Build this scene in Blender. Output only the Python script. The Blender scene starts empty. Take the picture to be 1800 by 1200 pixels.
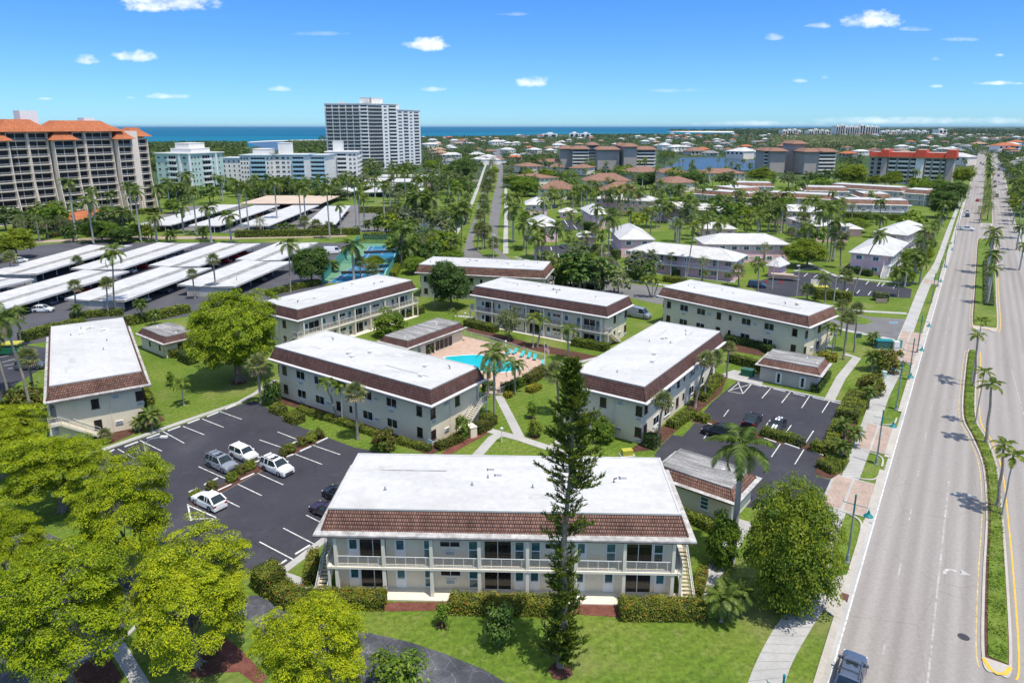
import bpy, math, random
from math import sin, cos, pi, radians, sqrt, atan2, tan
from mathutils import Vector, Matrix
RND = random.Random(11)
SC = bpy.context.scene
COL = SC.collection
# ---------------------------------------------------------------- camera model (used once, to read real positions off the survey photograph)
FPX, CXP, CYP, CAMH = 1210.0, 900.0, 525.0, 42.0
TH = atan2(303.0, FPX)
cT, sT = cos(TH), sin(TH)
def ray(px, py):
    dx = (px-CXP)/FPX; dy = (py-CYP)/FPX
    return dx, cT-dy*sT, -(dy*cT+sT)
def P(px, py, z=0.0):
    r = ray(px, py); t = (CAMH-z)/(-r[2])
    return (r[0]*t, r[1]*t)
def depth_of(x, y, z=0.0):
    return y*cT + (CAMH-z)*sT
def pxm(x, y, z=0.0):                      # pixels per metre there
    return FPX/depth_of(x, y, z)
def height_at(y, py):                      # height of the point seen at image row py above ground distance y
    r = ray(900, py); return CAMH + r[2]/r[1]*y
ORD = ('first second third fourth fifth sixth seventh eighth ninth tenth eleventh twelfth thirteenth fourteenth fifteenth sixteenth '
       'seventeenth eighteenth nineteenth twentieth').split()
def ordinal(i):
    if i < 20: return ORD[i]
    tens = ['twenty', 'thirty', 'forty', 'fifty', 'sixty', 'seventy', 'eighty', 'ninety'][(i+1)//10-2]
    u = (i+1) % 10
    return tens[:-1]+'ieth' if u == 0 else tens+'-'+ORD[u-1]
# ---------------------------------------------------------------- mesh builder
class MB:
    def __init__(s): s.v = []; s.f = []; s.m = []; s.uv = {}
    def face(s, pts, m=0, uv=None):
        n = len(s.v); s.v.extend(pts); s.f.append(tuple(range(n, n+len(pts)))); s.m.append(m)
        if uv: s.uv[len(s.f)-1] = uv
    def box(s, x0, y0, z0, x1, y1, z1, m=0, bottom=True):
        n = len(s.v)
        s.v += [(x0,y0,z0),(x1,y0,z0),(x1,y1,z0),(x0,y1,z0),(x0,y0,z1),(x1,y0,z1),(x1,y1,z1),(x0,y1,z1)]
        fs = [(4,5,6,7),(0,1,5,4),(1,2,6,5),(2,3,7,6),(3,0,4,7)]
        if bottom: fs.append((3,2,1,0))
        for f in fs: s.f.append(tuple(n+i for i in f)); s.m.append(m)
    def bar(s, p, q, w, h=None, m=0):          # rectangular bar between two points
        h = h or w; p = Vector(p); q = Vector(q); d = q-p
        if d.length < 1e-6: return
        d.normalize(); up = Vector((0,0,1)) if abs(d.z) < .95 else Vector((0,1,0))
        a = d.cross(up).normalized()*w/2; b = a.cross(d).normalized()*h/2
        n = len(s.v)
        for c in (p, q):
            for e in (-a-b, a-b, a+b, -a+b): s.v.append(tuple(c+e))
        for f in ((0,1,2,3),(7,6,5,4),(0,4,5,1),(1,5,6,2),(2,6,7,3),(3,7,4,0)):
            s.f.append(tuple(n+i for i in f)); s.m.append(m)
    def tube(s, pts, rad, n=8, m=0, cap=True):
        pts = [Vector(p) for p in pts]; b = len(s.v); k = len(pts)
        for i, p in enumerate(pts):
            d = (pts[min(i+1,k-1)]-pts[max(i-1,0)])
            d = d.normalized() if d.length > 1e-9 else Vector((0,0,1))
            up = Vector((1,0,0)) if abs(d.x) < .9 else Vector((0,1,0))
            a = d.cross(up).normalized(); c = d.cross(a)
            r = rad[i] if isinstance(rad, (list, tuple)) else rad
            for j in range(n):
                t = 2*pi*j/n; s.v.append(tuple(p+a*cos(t)*r+c*sin(t)*r))
        for i in range(k-1):
            for j in range(n):
                s.f.append((b+i*n+j, b+i*n+(j+1)%n, b+(i+1)*n+(j+1)%n, b+(i+1)*n+j)); s.m.append(m)
        if cap:
            s.f.append(tuple(b+j for j in range(n))); s.m.append(m)
            s.f.append(tuple(b+(k-1)*n+j for j in reversed(range(n)))); s.m.append(m)
    def lathe(s, prof, n=16, m=0, c=(0,0,0)):   # prof: (r, z)
        b = len(s.v)
        for r, z in prof:
            for j in range(n):
                t = 2*pi*j/n; s.v.append((c[0]+cos(t)*r, c[1]+sin(t)*r, c[2]+z))
        for i in range(len(prof)-1):
            for j in range(n):
                s.f.append((b+i*n+j, b+i*n+(j+1)%n, b+(i+1)*n+(j+1)%n, b+(i+1)*n+j)); s.m.append(m)
    def prism(s, poly, z0, z1, m=0, ms=None):
        a = sum(poly[i][0]*poly[(i+1)%len(poly)][1]-poly[(i+1)%len(poly)][0]*poly[i][1] for i in range(len(poly)))
        if a < 0: poly = poly[::-1]
        k = len(poly); n = len(s.v)
        s.v += [(x,y,z1) for x,y in poly]; s.f.append(tuple(range(n, n+k))); s.m.append(m)
        if z1-z0 > 1e-6:
            n2 = len(s.v); s.v += [(x,y,z0) for x,y in poly]+[(x,y,z1) for x,y in poly]
            for i in range(k):
                j = (i+1)%k; s.f.append((n2+i, n2+j, n2+k+j, n2+k+i)); s.m.append(m if ms is None else ms)
    def build(s, name, mats, parent=None, loc=None, rot=None, smooth=False):
        me = bpy.data.meshes.new(name); me.from_pydata(s.v, [], s.f)
        for m in (mats if isinstance(mats, (list, tuple)) else [mats]): me.materials.append(m)
        if any(s.m): me.polygons.foreach_set('material_index', s.m)
        if s.uv:
            l = me.uv_layers.new(name='UVMap').data
            for fi, uv in s.uv.items():
                ls = me.polygons[fi].loop_start
                for k, c in enumerate(uv): l[ls+k].uv = c
        if smooth: me.polygons.foreach_set('use_smooth', [True]*len(s.f))
        me.update()
        return link(name, me, parent, loc, rot)
def link(name, me, parent=None, loc=None, rot=None, scale=None):
    o = bpy.data.objects.new(name, me); COL.objects.link(o)
    if parent: o.parent = parent
    if loc: o.location = loc
    if rot is not None: o.rotation_euler = (0,0,rot) if not isinstance(rot, tuple) else rot
    if scale is not None: o.scale = scale if isinstance(scale, tuple) else (scale,)*3
    return o
def tag(o, label, cat, group=None):
    o['label'] = label; o['category'] = cat
    if group: o['group'] = group
    return o
def thing(name, label, cat, loc=(0,0,0), rot=0, group=None):
    return tag(link(name, None, None, loc, rot), label, cat, group)
def structure(o): o['kind'] = 'structure'; return o
def stuff(o): o['kind'] = 'stuff'; return o
def copy_tree(root, loc, rot=None, scale=None):
    r = root.copy(); COL.objects.link(r); r.location = loc
    if rot is not None: r.rotation_euler = (0,0,rot)
    if scale is not None: r.scale = scale if isinstance(scale, tuple) else (scale,)*3
    for ch in root.children:
        c = ch.copy(); COL.objects.link(c); c.parent = r
        for g in ch.children:
            d = g.copy(); COL.objects.link(d); d.parent = c
    return r
# ---------------------------------------------------------------- materials
def nodes(name):
    m = bpy.data.materials.new(name); m.use_nodes = True; nt = m.node_tree; nt.nodes.clear()
    out = nt.nodes.new('ShaderNodeOutputMaterial')
    return m, nt, out
def N(nt, t, **kw):
    n = nt.nodes.new(t)
    for k, v in kw.items():
        setattr(n, k, v)
    return n
def c4(c, k=1.0): return (min(c[0]*k,1), min(c[1]*k,1), min(c[2]*k,1), 1)
def ramp(nt, fac, stops):
    r = nt.nodes.new('ShaderNodeValToRGB'); e = r.color_ramp.elements
    while len(e) < len(stops): e.new(.5)
    for k, (p, c) in enumerate(stops): e[k].position = p; e[k].color = c if len(c) == 4 else (*c, 1)
    nt.links.new(fac, r.inputs[0]); return r
def coords(nt, space):
    if space == 'world': return N(nt, 'ShaderNodeNewGeometry').outputs['Position']
    return N(nt, 'ShaderNodeTexCoord').outputs['UV' if space == 'uv' else 'Object']
def noise(nt, vec, scale, detail=4, rough=.55):
    n = nt.nodes.new('ShaderNodeTexNoise'); n.inputs['Scale'].default_value = scale
    n.inputs['Detail'].default_value = detail; n.inputs['Roughness'].default_value = rough
    nt.links.new(vec, n.inputs['Vector']); return n.outputs['Fac']
def mixc(nt, fac, a, b, mode='MIX'):
    m = nt.nodes.new('ShaderNodeMix'); m.data_type = 'RGBA'; m.blend_type = mode
    for sock, v in ((m.inputs[0], fac), (m.inputs[6], a), (m.inputs[7], b)):
        if hasattr(v, 'default_value') or hasattr(v, 'is_linked'): nt.links.new(v, sock)
        else: sock.default_value = v
    return m.outputs[2]
def stretch(nt, vec, rot, scale):
    mp = nt.nodes.new('ShaderNodeMapping'); mp.inputs['Rotation'].default_value = (0,0,rot); nt.links.new(vec, mp.inputs[0])
    m2 = nt.nodes.new('ShaderNodeMapping'); m2.inputs['Scale'].default_value = scale; nt.links.new(mp.outputs[0], m2.inputs[0]); return m2.outputs[0]
def simple(name, col, rough=.75, var=.12, scale=1.5, spec=.3, metal=0.0, space='object', fine=None, bump=0.0, obj_var=0.0):
    m, nt, out = nodes(name); b = nt.nodes.new('ShaderNodeBsdfPrincipled')
    b.inputs['Roughness'].default_value = rough; b.inputs['Specular IOR Level'].default_value = spec; b.inputs['Metallic'].default_value = metal
    v = coords(nt, space); f = noise(nt, v, scale)
    r = ramp(nt, f, [(.3, c4(col, 1-var)), (.7, c4(col, 1+var))]); c = r.outputs[0]
    if fine:
        f2 = noise(nt, v, fine[0], 2); r2 = ramp(nt, f2, [(.35, (1-fine[1],)*3), (.65, (1+fine[1]*.3,)*3)])
        c = mixc(nt, 1.0, c, r2.outputs[0], 'MULTIPLY')
        if bump:
            bp = nt.nodes.new('ShaderNodeBump'); bp.inputs['Strength'].default_value = bump; bp.inputs['Distance'].default_value = .05
            nt.links.new(f2, bp.inputs['Height']); nt.links.new(bp.outputs[0], b.inputs['Normal'])
    if obj_var:
        oi = nt.nodes.new('ShaderNodeObjectInfo'); r3 = ramp(nt, oi.outputs['Random'], [(0, (1-obj_var,)*3), (1, (1.0,)*3)])
        c = mixc(nt, 1.0, c, r3.outputs[0], 'MULTIPLY')
    nt.links.new(c, b.inputs['Base Color']); nt.links.new(b.outputs[0], out.inputs[0]); return m
def leaf(name, dark, mid, light, trans=.35, flower=None, nscale=.6, obj_var=.25):
    m, nt, out = nodes(name)
    g = nt.nodes.new('ShaderNodeNewGeometry'); v = coords(nt, 'object')
    f = noise(nt, v, nscale, 3); a = N(nt, 'ShaderNodeMath', operation='ADD'); a.use_clamp = True
    s = N(nt, 'ShaderNodeMath', operation='MULTIPLY_ADD'); s.inputs[1].default_value = .55; s.inputs[2].default_value = -.27
    nt.links.new(g.outputs['Random Per Island'], s.inputs[0]); nt.links.new(s.outputs[0], a.inputs[0]); nt.links.new(f, a.inputs[1])
    r = ramp(nt, a.outputs[0], [(.22, dark), (.5, mid), (.78, light)]); c = r.outputs[0]
    oi = nt.nodes.new('ShaderNodeObjectInfo'); ov = ramp(nt, oi.outputs['Random'], [(0, (1-obj_var, 1-obj_var*.8, 1-obj_var)), (1, (1.12, 1.05, 1))])
    c = mixc(nt, 1.0, c, ov.outputs[0], 'MULTIPLY')
    if flower:
        lt = N(nt, 'ShaderNodeMath', operation='GREATER_THAN'); lt.inputs[1].default_value = 1-flower[1]
        nt.links.new(g.outputs['Random Per Island'], lt.inputs[0]); c = mixc(nt, lt.outputs[0], c, (*flower[0], 1))
    d = nt.nodes.new('ShaderNodeBsdfDiffuse'); t = nt.nodes.new('ShaderNodeBsdfTranslucent')
    nt.links.new(c, d.inputs[0]); nt.links.new(c, t.inputs[0])
    gl = nt.nodes.new('ShaderNodeBsdfGlossy'); gl.inputs['Roughness'].default_value = .45; gl.inputs[0].default_value = (.8,.85,.8,1)
    mx = nt.nodes.new('ShaderNodeMixShader'); mx.inputs[0].default_value = trans
    nt.links.new(d.outputs[0], mx.inputs[1]); nt.links.new(t.outputs[0], mx.inputs[2])
    m2 = nt.nodes.new('ShaderNodeMixShader'); m2.inputs[0].default_value = .018
    nt.links.new(mx.outputs[0], m2.inputs[1]); nt.links.new(gl.outputs[0], m2.inputs[2])
    nt.links.new(m2.outputs[0], out.inputs[0]); return m
def tiles(name, c1, c2, mortar, bw, bh, ms=.03, stain=.5, spec=.2):
    m, nt, out = nodes(name); b = nt.nodes.new('ShaderNodeBsdfPrincipled'); b.inputs['Roughness'].default_value = .8
    b.inputs['Specular IOR Level'].default_value = spec
    v = coords(nt, 'uv'); t = nt.nodes.new('ShaderNodeTexBrick'); nt.links.new(v, t.inputs['Vector'])
    t.inputs['Scale'].default_value = 1; t.inputs['Brick Width'].default_value = bw; t.inputs['Row Height'].default_value = bh
    t.inputs['Mortar Size'].default_value = ms; t.inputs['Color1'].default_value = (*c1,1); t.inputs['Color2'].default_value = (*c2,1)
    t.inputs['Mortar'].default_value = (*mortar,1); t.offset = .5; t.inputs['Bias'].default_value = 0.0
    f = noise(nt, v, .45, 5, .65); r = ramp(nt, f, [(.3, (1-stain,)*3), (.62, (1.08,)*3)])
    f2 = noise(nt, stretch(nt, v, 0, (5,.35,1)), 1.0, 3); r2 = ramp(nt, f2, [(.35, (.78,)*3), (.6, (1.06,)*3)])
    c = mixc(nt, 1, mixc(nt, 1, t.outputs[0], r.outputs[0], 'MULTIPLY'), r2.outputs[0], 'MULTIPLY')
    bp = nt.nodes.new('ShaderNodeBump'); bp.inputs['Strength'].default_value = .5; bp.inputs['Distance'].default_value = .04
    nt.links.new(t.outputs['Fac'], bp.inputs['Height']); bp.invert = True; nt.links.new(bp.outputs[0], b.inputs['Normal'])
    nt.links.new(c, b.inputs['Base Color']); nt.links.new(b.outputs[0], out.inputs[0]); return m
def ground_mat(name, stops, scale, fine, bump=.3, rot=0, st=(1,1,1), rough=.9, patches=None, fine_rot=None):
    m, nt, out = nodes(name); b = nt.nodes.new('ShaderNodeBsdfPrincipled'); b.inputs['Roughness'].default_value = rough
    b.inputs['Specular IOR Level'].default_value = .15
    w = coords(nt, 'world'); v = stretch(nt, w, rot, st)
    f = noise(nt, v, scale, 5, .6); c = ramp(nt, f, stops).outputs[0]
    f2 = noise(nt, w, fine[0], 3, .7); c = mixc(nt, 1, c, ramp(nt, f2, [(.3, (1-fine[1],)*3), (.7, (1+fine[1]*.5,)*3)]).outputs[0], 'MULTIPLY')
    if patches:
        f3 = noise(nt, w, patches[0], 4, .6); k = ramp(nt, f3, [(patches[1], (0,0,0)), (patches[1]+patches[3], (patches[4],)*3)]).outputs[0]
        c = mixc(nt, k, c, (*patches[2], 1))
    bp = nt.nodes.new('ShaderNodeBump'); bp.inputs['Strength'].default_value = bump; bp.inputs['Distance'].default_value = .06
    nt.links.new(f2, bp.inputs['Height']); nt.links.new(bp.outputs[0], b.inputs['Normal'])
    nt.links.new(c, b.inputs['Base Color']); nt.links.new(b.outputs[0], out.inputs[0]); return m
def glass(name, col, rough=.08, var=.35, spec=.6):
    m, nt, out = nodes(name); b = nt.nodes.new('ShaderNodeBsdfPrincipled'); b.inputs['Roughness'].default_value = rough
    b.inputs['Specular IOR Level'].default_value = spec
    oi = nt.nodes.new('ShaderNodeObjectInfo'); f = noise(nt, coords(nt, 'object'), 2.2, 1)
    c = ramp(nt, oi.outputs['Random'], [(0, c4(col, 1-var)), (1, c4(col, 1+var))]).outputs[0]
    c = mixc(nt, 1, c, ramp(nt, f, [(.4, (.75,)*3), (.6, (1.1,)*3)]).outputs[0], 'MULTIPLY')
    nt.links.new(c, b.inputs['Base Color']); nt.links.new(b.outputs[0], out.inputs[0]); return m
def paint(name, col, metal=.0):
    m, nt, out = nodes(name); b = nt.nodes.new('ShaderNodeBsdfPrincipled'); b.inputs['Roughness'].default_value = .28
    b.inputs['Coat Weight'].default_value = .6; b.inputs['Coat Roughness'].default_value = .06; b.inputs['Metallic'].default_value = metal
    f = noise(nt, coords(nt, 'object'), 3, 3); c = ramp(nt, f, [(.3, c4(col,.9)), (.7, c4(col,1.05))])
    nt.links.new(c.outputs[0], b.inputs['Base Color']); nt.links.new(b.outputs[0], out.inputs[0]); return m
ROADA = atan2(1734-900, 1247.4)            # heading of the avenue and of the condominium grid
DX, DY = sin(ROADA), cos(ROADA)            # along the avenue
PX, PY = DY, -DX                           # across it
M = {}
M['lawn'] = ground_mat('lawn_grass', [(.3,(.085,.155,.018)), (.5,(.125,.195,.025)), (.72,(.175,.22,.042))], .11, (2.2,.42), .6, patches=(.06,.54,(.25,.235,.10),.16,.6))
M['far_ground'] = ground_mat('far_ground', [(.3,(.035,.065,.02)), (.55,(.055,.092,.028)), (.75,(.11,.13,.055))], .02, (.3,.4), .2, patches=(.012,.60,(.3,.27,.22),.06,.5))
M['asphalt'] = ground_mat('sealed_asphalt', [(.3,(.043,.043,.055)), (.55,(.055,.055,.068)), (.75,(.082,.082,.095))], .12, (6,.12), .15, patches=(.35,.6,(.085,.085,.095),.14,.5), rough=.75)
M['yard'] = ground_mat('carport_asphalt', [(.3,(.075,.075,.09)), (.7,(.11,.11,.125))], .12, (5,.12), .1, patches=(.3,.6,(.13,.13,.14),.14,.5))
M['street'] = ground_mat('street_asphalt', [(.3,(.15,.148,.15)), (.7,(.2,.197,.195))], .15, (5,.1), .1, rot=-.2)
M['drive'] = ground_mat('driveway_asphalt', [(.3,(.035,.037,.048)), (.5,(.075,.078,.092)), (.66,(.15,.152,.165))], .22, (5,.15), .2)
M['road'] = ground_mat('road_concrete', [(.25,(.255,.234,.218)), (.5,(.315,.292,.273)), (.75,(.37,.345,.325))], .32, (3,.12), .08, rot=ROADA, st=(1,.03,1), patches=(.35,.72,(.28,.27,.265),.1,.35))
M['side'] = ground_mat('sidewalk_concrete', [(.3,(.36,.355,.34)), (.7,(.47,.46,.445))], .25, (3,.1), .15, patches=(.6,.68,(.28,.27,.25),.1,.4))
M['kerb'] = ground_mat('kerb_concrete', [(.3,(.4,.37,.33)), (.7,(.5,.47,.42))], .6, (5,.12), .1)
M['paver'] = ground_mat('brick_paver', [(.3,(.36,.27,.22)), (.7,(.46,.36,.3))], .5, (4,.2), .3)
M['deck'] = ground_mat('pool_deck', [(.3,(.44,.31,.24)), (.7,(.58,.43,.345))], 1.1, (3,.2), .2)
M['mulch'] = ground_mat('mulch', [(.3,(.07,.035,.025)), (.7,(.15,.075,.055))], 1.2, (9,.4), .8)
M['redmulch'] = ground_mat('red_mulch', [(.3,(.13,.045,.035)), (.7,(.24,.10,.075))], 1.0, (9,.35), .8)
M['line'] = simple('white_line', (.70,.70,.68), .7, .16, .5, space='world', fine=(2.6,.38))
M['faint'] = simple('worn_line', (.40,.385,.37), .8, .15, .8, space='world', fine=(1.5,.3))
M['yellow'] = simple('yellow_line', (.66,.42,.05), .7, .15, 1.2, space='world')
M['roof'] = ground_mat('white_membrane', [(.25,(.47,.465,.455)), (.5,(.555,.55,.54)), (.75,(.595,.59,.58))], .16, (1.3,.09), .1, rot=-.02, st=(.35,1.6,1), rough=.6, patches=(.24,.56,(.42,.412,.39),.16,.62))
M['oldroof'] = ground_mat('weathered_roof', [(.3,(.14,.138,.135)), (.5,(.28,.275,.27)), (.68,(.45,.44,.43))], .5, (3,.25), .3, rot=ROADA, st=(.35,2.2,1))
M['tile'] = tiles('clay_shingle', (.37,.205,.152), (.25,.135,.102), (.06,.035,.032), .22, .335, .035, .40)
M['tile_b'] = tiles('brown_shingle', (.165,.09,.078), (.125,.066,.058), (.05,.027,.025), .36, .335, .035, .22)
M['tile_r'] = tiles('red_shingle', (.33,.18,.125), (.2,.11,.085), (.06,.035,.03), .30, .335, .035, .45)
M['tile_o'] = tiles('tan_tile', (.37,.215,.155), (.30,.17,.12), (.18,.095,.07), .5, .5, .05, .3)
M['tile_h'] = tiles('orange_tile', (.56,.20,.09), (.45,.15,.065), (.30,.09,.04), .6, .6, .06, .22)
M['tile_red'] = tiles('bright_red_tile', (.62,.10,.055), (.52,.08,.045), (.36,.055,.03), .7, .8, .05, .15)
M['cream'] = simple('cream_stucco', (.76,.68,.52), .85, .06, .5, fine=(6,.06), bump=.2)
M['trimcream'] = simple('cream_trim', (.72,.67,.56), .8, .05, .8)
M['greyst'] = simple('grey_stucco', (.5,.47,.42), .85, .08, .4)
M['condo'] = simple('condo_grey', (.40,.355,.32), .85, .08, .12)
M['pink'] = simple('pink_stucco', (.84,.53,.56), .85, .06, .4)
M['sand'] = simple('sand_stucco', (.74,.655,.56), .85, .08, .1)
M['mint'] = simple('mint_stucco', (.46,.60,.54), .8, .05, .2)
M['white'] = simple('white_paint', (.78,.78,.77), .6, .05, .7)
M['offwhite'] = simple('off_white', (.78,.755,.70), .7, .06, .4)
M['bluetrim'] = simple('blue_trim', (.36,.58,.70), .6, .05, .7)
M['metalroof'] = simple('white_metal_roof', (.57,.56,.54), .5, .09, .25, fine=(.8,.10))
M['ledge'] = simple('eave_ledge_grey', (.46,.45,.44), .8, .3, .7, fine=(2,.25))
M['ledgew'] = simple('eave_ledge_white', (.66,.66,.655), .7, .05, .7)
M['brown'] = simple('brown_fascia', (.085,.05,.045), .6, .1, 1)
M['steel'] = simple('galvanised', (.5,.52,.54), .45, .12, 3, metal=.4)
M['dark'] = simple('dark_metal', (.05,.05,.055), .5, .1, 3)
M['rail'] = simple('railing_white', (.66,.68,.68), .5, .06, 3)
M['step'] = simple('stair_tread', (.55,.49,.38), .8, .1, 2)
M['teal'] = simple('teal_paint', (.01,.20,.21), .45, .08, 3)
M['pole'] = simple('grey_pole', (.24,.27,.28), .5, .1, 2)
M['wood'] = simple('wood_pole', (.30,.24,.19), .85, .15, 2)
M['conc'] = simple('concrete', (.45,.44,.42), .85, .1, 1.2)
M['wglass'] = glass('dark_window', (.020,.018,.018), .12, .5, .45)
M['tglass'] = glass('teal_window', (.035,.115,.125), .08, .5)
M['hglass'] = glass('hotel_window', (.016,.018,.026), .15, .5, .22)
M['cglass'] = glass('car_glass', (.018,.028,.032), .05, .2, .7)
M['tyre'] = simple('tyre_rubber', (.02,.02,.021), .8, .1, 6)
M['rim'] = simple('alloy_rim', (.42,.43,.44), .35, .05, 6, metal=.7)
M['lamp'] = simple('lamp_lens', (.75,.76,.78), .2, .04, 6)
M['tail'] = simple('tail_lens', (.35,.015,.012), .25, .05, 6)
M['chair'] = simple('turquoise_sling', (.06,.44,.47), .6, .08, 4)
M['green'] = simple('dumpster_green', (.015,.13,.065), .55, .12, 2)
M['box'] = simple('utility_green', (.05,.13,.11), .6, .1, 2)
M['trunk'] = simple('tree_bark', (.24,.2,.16), .9, .25, 1.4, fine=(8,.3), bump=.5)
M['ptrunk'] = simple('palm_bark', (.33,.295,.25), .9, .18, 1.4, fine=(7,.3), bump=.4)
M['rtrunk'] = simple('royal_palm_trunk', (.40,.39,.37), .8, .15, .8, fine=(5,.14))
M['shaft'] = simple('crownshaft', (.13,.22,.04), .5, .15, 2)
LEAF = {
 'yellow': leaf('yellow_green_leaf', (.085,.15,.004), (.272,.352,.005), (.485,.54,.014), .25, nscale=.75),
 'lime': leaf('lime_leaf', (.10,.17,.010), (.22,.30,.016), (.38,.43,.03), .42),
 'green': leaf('mid_green_leaf', (.06,.13,.012), (.145,.25,.022), (.27,.37,.04), .4),
 'deep': leaf('deep_green_leaf', (.035,.085,.016), (.075,.15,.026), (.16,.25,.05), .38),
 'pine': leaf('pine_needle', (.045,.09,.014), (.10,.165,.02), (.25,.28,.035), .32, nscale=1.1),
 'palm': leaf('palm_leaf', (.075,.13,.024), (.14,.215,.04), (.26,.32,.07), .42, nscale=1.5),
 'palmy': leaf('bright_palm_leaf', (.09,.15,.018), (.18,.25,.03), (.32,.37,.06), .42, nscale=1.5),
 'fan': leaf('fan_palm_leaf', (.10,.145,.045), (.19,.235,.08), (.33,.35,.14), .38, nscale=1.5),
 'silver': leaf('silver_palm_leaf', (.17,.22,.2), (.27,.33,.30), (.4,.46,.43), .25, nscale=1.5),
 'dead': leaf('dry_frond', (.2,.15,.09), (.3,.23,.14), (.4,.32,.2), .2, nscale=1.5),
 'grey': leaf('grey_green_leaf', (.08,.115,.05), (.15,.195,.085), (.25,.29,.13), .38),
 'hedge': leaf('hedge_leaf', (.08,.13,.012), (.19,.25,.022), (.34,.39,.05), .35, nscale=.9),
 'ixora': leaf('ixora_hedge', (.085,.13,.012), (.19,.225,.02), (.35,.36,.05), .33, flower=((.62,.12,.04), .022), nscale=.9),
 'croton': leaf('croton_leaf', (.06,.09,.012), (.13,.17,.02), (.24,.22,.04), .3, flower=((.24,.10,.05), .10), nscale=1.2),
 'gold': leaf('golden_shrub', (.2,.2,.012), (.38,.36,.02), (.5,.47,.04), .35),
 'far': leaf('distant_leaf', (.026,.055,.016), (.05,.092,.024), (.11,.15,.04), .3, nscale=.02),
 'mangrove': leaf('mangrove_leaf', (.06,.10,.022), (.095,.145,.032), (.14,.19,.045), .3, nscale=.02),
}

# seams of the roofing rolls and wheel tracks of the lanes
def seams(m, col_k, bw, bh, rot):
    nt = m.node_tree; bs = [n for n in nt.nodes if n.type == 'BSDF_PRINCIPLED'][0]; src = bs.inputs['Base Color'].links[0].from_socket
    t = nt.nodes.new('ShaderNodeTexBrick'); nt.links.new(coords(nt, 'object'), t.inputs['Vector']); t.inputs['Scale'].default_value = 1
    t.inputs['Brick Width'].default_value = bw; t.inputs['Row Height'].default_value = bh; t.inputs['Mortar Size'].default_value = .018; t.inputs['Mortar Smooth'].default_value = .3
    t.inputs['Color1'].default_value = (1,1,1,1); t.inputs['Color2'].default_value = (.972,.972,.97,1); t.inputs['Mortar'].default_value = (col_k,)*3+(1,)
    nt.links.new(mixc(nt, 1, src, t.outputs[0], 'MULTIPLY'), bs.inputs['Base Color'])
seams(M['roof'], .90, 9.0, 1.05, 0); seams(M['oldroof'], .75, 6.0, .95, 0)
def tracks(m):
    nt = m.node_tree; bs = [n for n in nt.nodes if n.type == 'BSDF_PRINCIPLED'][0]; src = bs.inputs['Base Color'].links[0].from_socket
    o = P(1457,1198); mp = nt.nodes.new('ShaderNodeVectorMath'); mp.operation = 'SUBTRACT'; nt.links.new(coords(nt,'world'), mp.inputs[0]); mp.inputs[1].default_value = (o[0],o[1],0)
    dt = nt.nodes.new('ShaderNodeVectorMath'); dt.operation = 'DOT_PRODUCT'; nt.links.new(mp.outputs[0], dt.inputs[0]); dt.inputs[1].default_value = (PX,PY,0)
    w_ = nt.nodes.new('ShaderNodeMath'); w_.operation = 'MULTIPLY'; w_.inputs[1].default_value = 2*pi/1.575; nt.links.new(dt.outputs['Value'], w_.inputs[0])
    sn = nt.nodes.new('ShaderNodeMath'); sn.operation = 'COSINE'; nt.links.new(w_.outputs[0], sn.inputs[0])
    ad = nt.nodes.new('ShaderNodeMath'); ad.operation = 'MULTIPLY_ADD'; ad.inputs[1].default_value = .5; ad.inputs[2].default_value = .5; nt.links.new(sn.outputs[0], ad.inputs[0])
    c = ramp(nt, ad.outputs[0], [(0,(.90,.895,.89)), (1,(1.03,1.03,1.03))]); c = mixc(nt, 1, src, c.outputs[0], 'MULTIPLY')
    # transverse slab joints and cracks
    v = nt.nodes.new('ShaderNodeTexVoronoi'); v.feature = 'DISTANCE_TO_EDGE'; v.inputs['Scale'].default_value = .16; nt.links.new(stretch(nt, coords(nt,'world'), ROADA, (1,.6,1)), v.inputs['Vector'])
    k = ramp(nt, v.outputs['Distance'], [(0,(.80,.79,.78)), (.012,(1,1,1))]); nt.links.new(mixc(nt, .55, c, mixc(nt, 1, c, k.outputs[0], 'MULTIPLY')), bs.inputs['Base Color'])
tracks(M['road'])
def cracks(m, scale, k0, w):
    nt = m.node_tree; bs = [n for n in nt.nodes if n.type == 'BSDF_PRINCIPLED'][0]; src = bs.inputs['Base Color'].links[0].from_socket
    n_ = nt.nodes.new('ShaderNodeTexNoise'); n_.inputs['Scale'].default_value = .8; wv = coords(nt,'world'); nt.links.new(wv, n_.inputs['Vector'])
    ad = nt.nodes.new('ShaderNodeVectorMath'); ad.operation = 'ADD'; nt.links.new(wv, ad.inputs[0]); nt.links.new(n_.outputs['Color'], ad.inputs[1])
    v = nt.nodes.new('ShaderNodeTexVoronoi'); v.feature = 'DISTANCE_TO_EDGE'; v.inputs['Scale'].default_value = scale; nt.links.new(ad.outputs[0], v.inputs['Vector'])
    k = ramp(nt, v.outputs['Distance'], [(0,(k0,)*3), (w,(1,1,1))]); nt.links.new(mixc(nt, 1, src, k.outputs[0], 'MULTIPLY'), bs.inputs['Base Color'])
cracks(M['drive'], .8, 2.2, .02)
cracks(M['asphalt'], .28, .72, .012)
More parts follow.
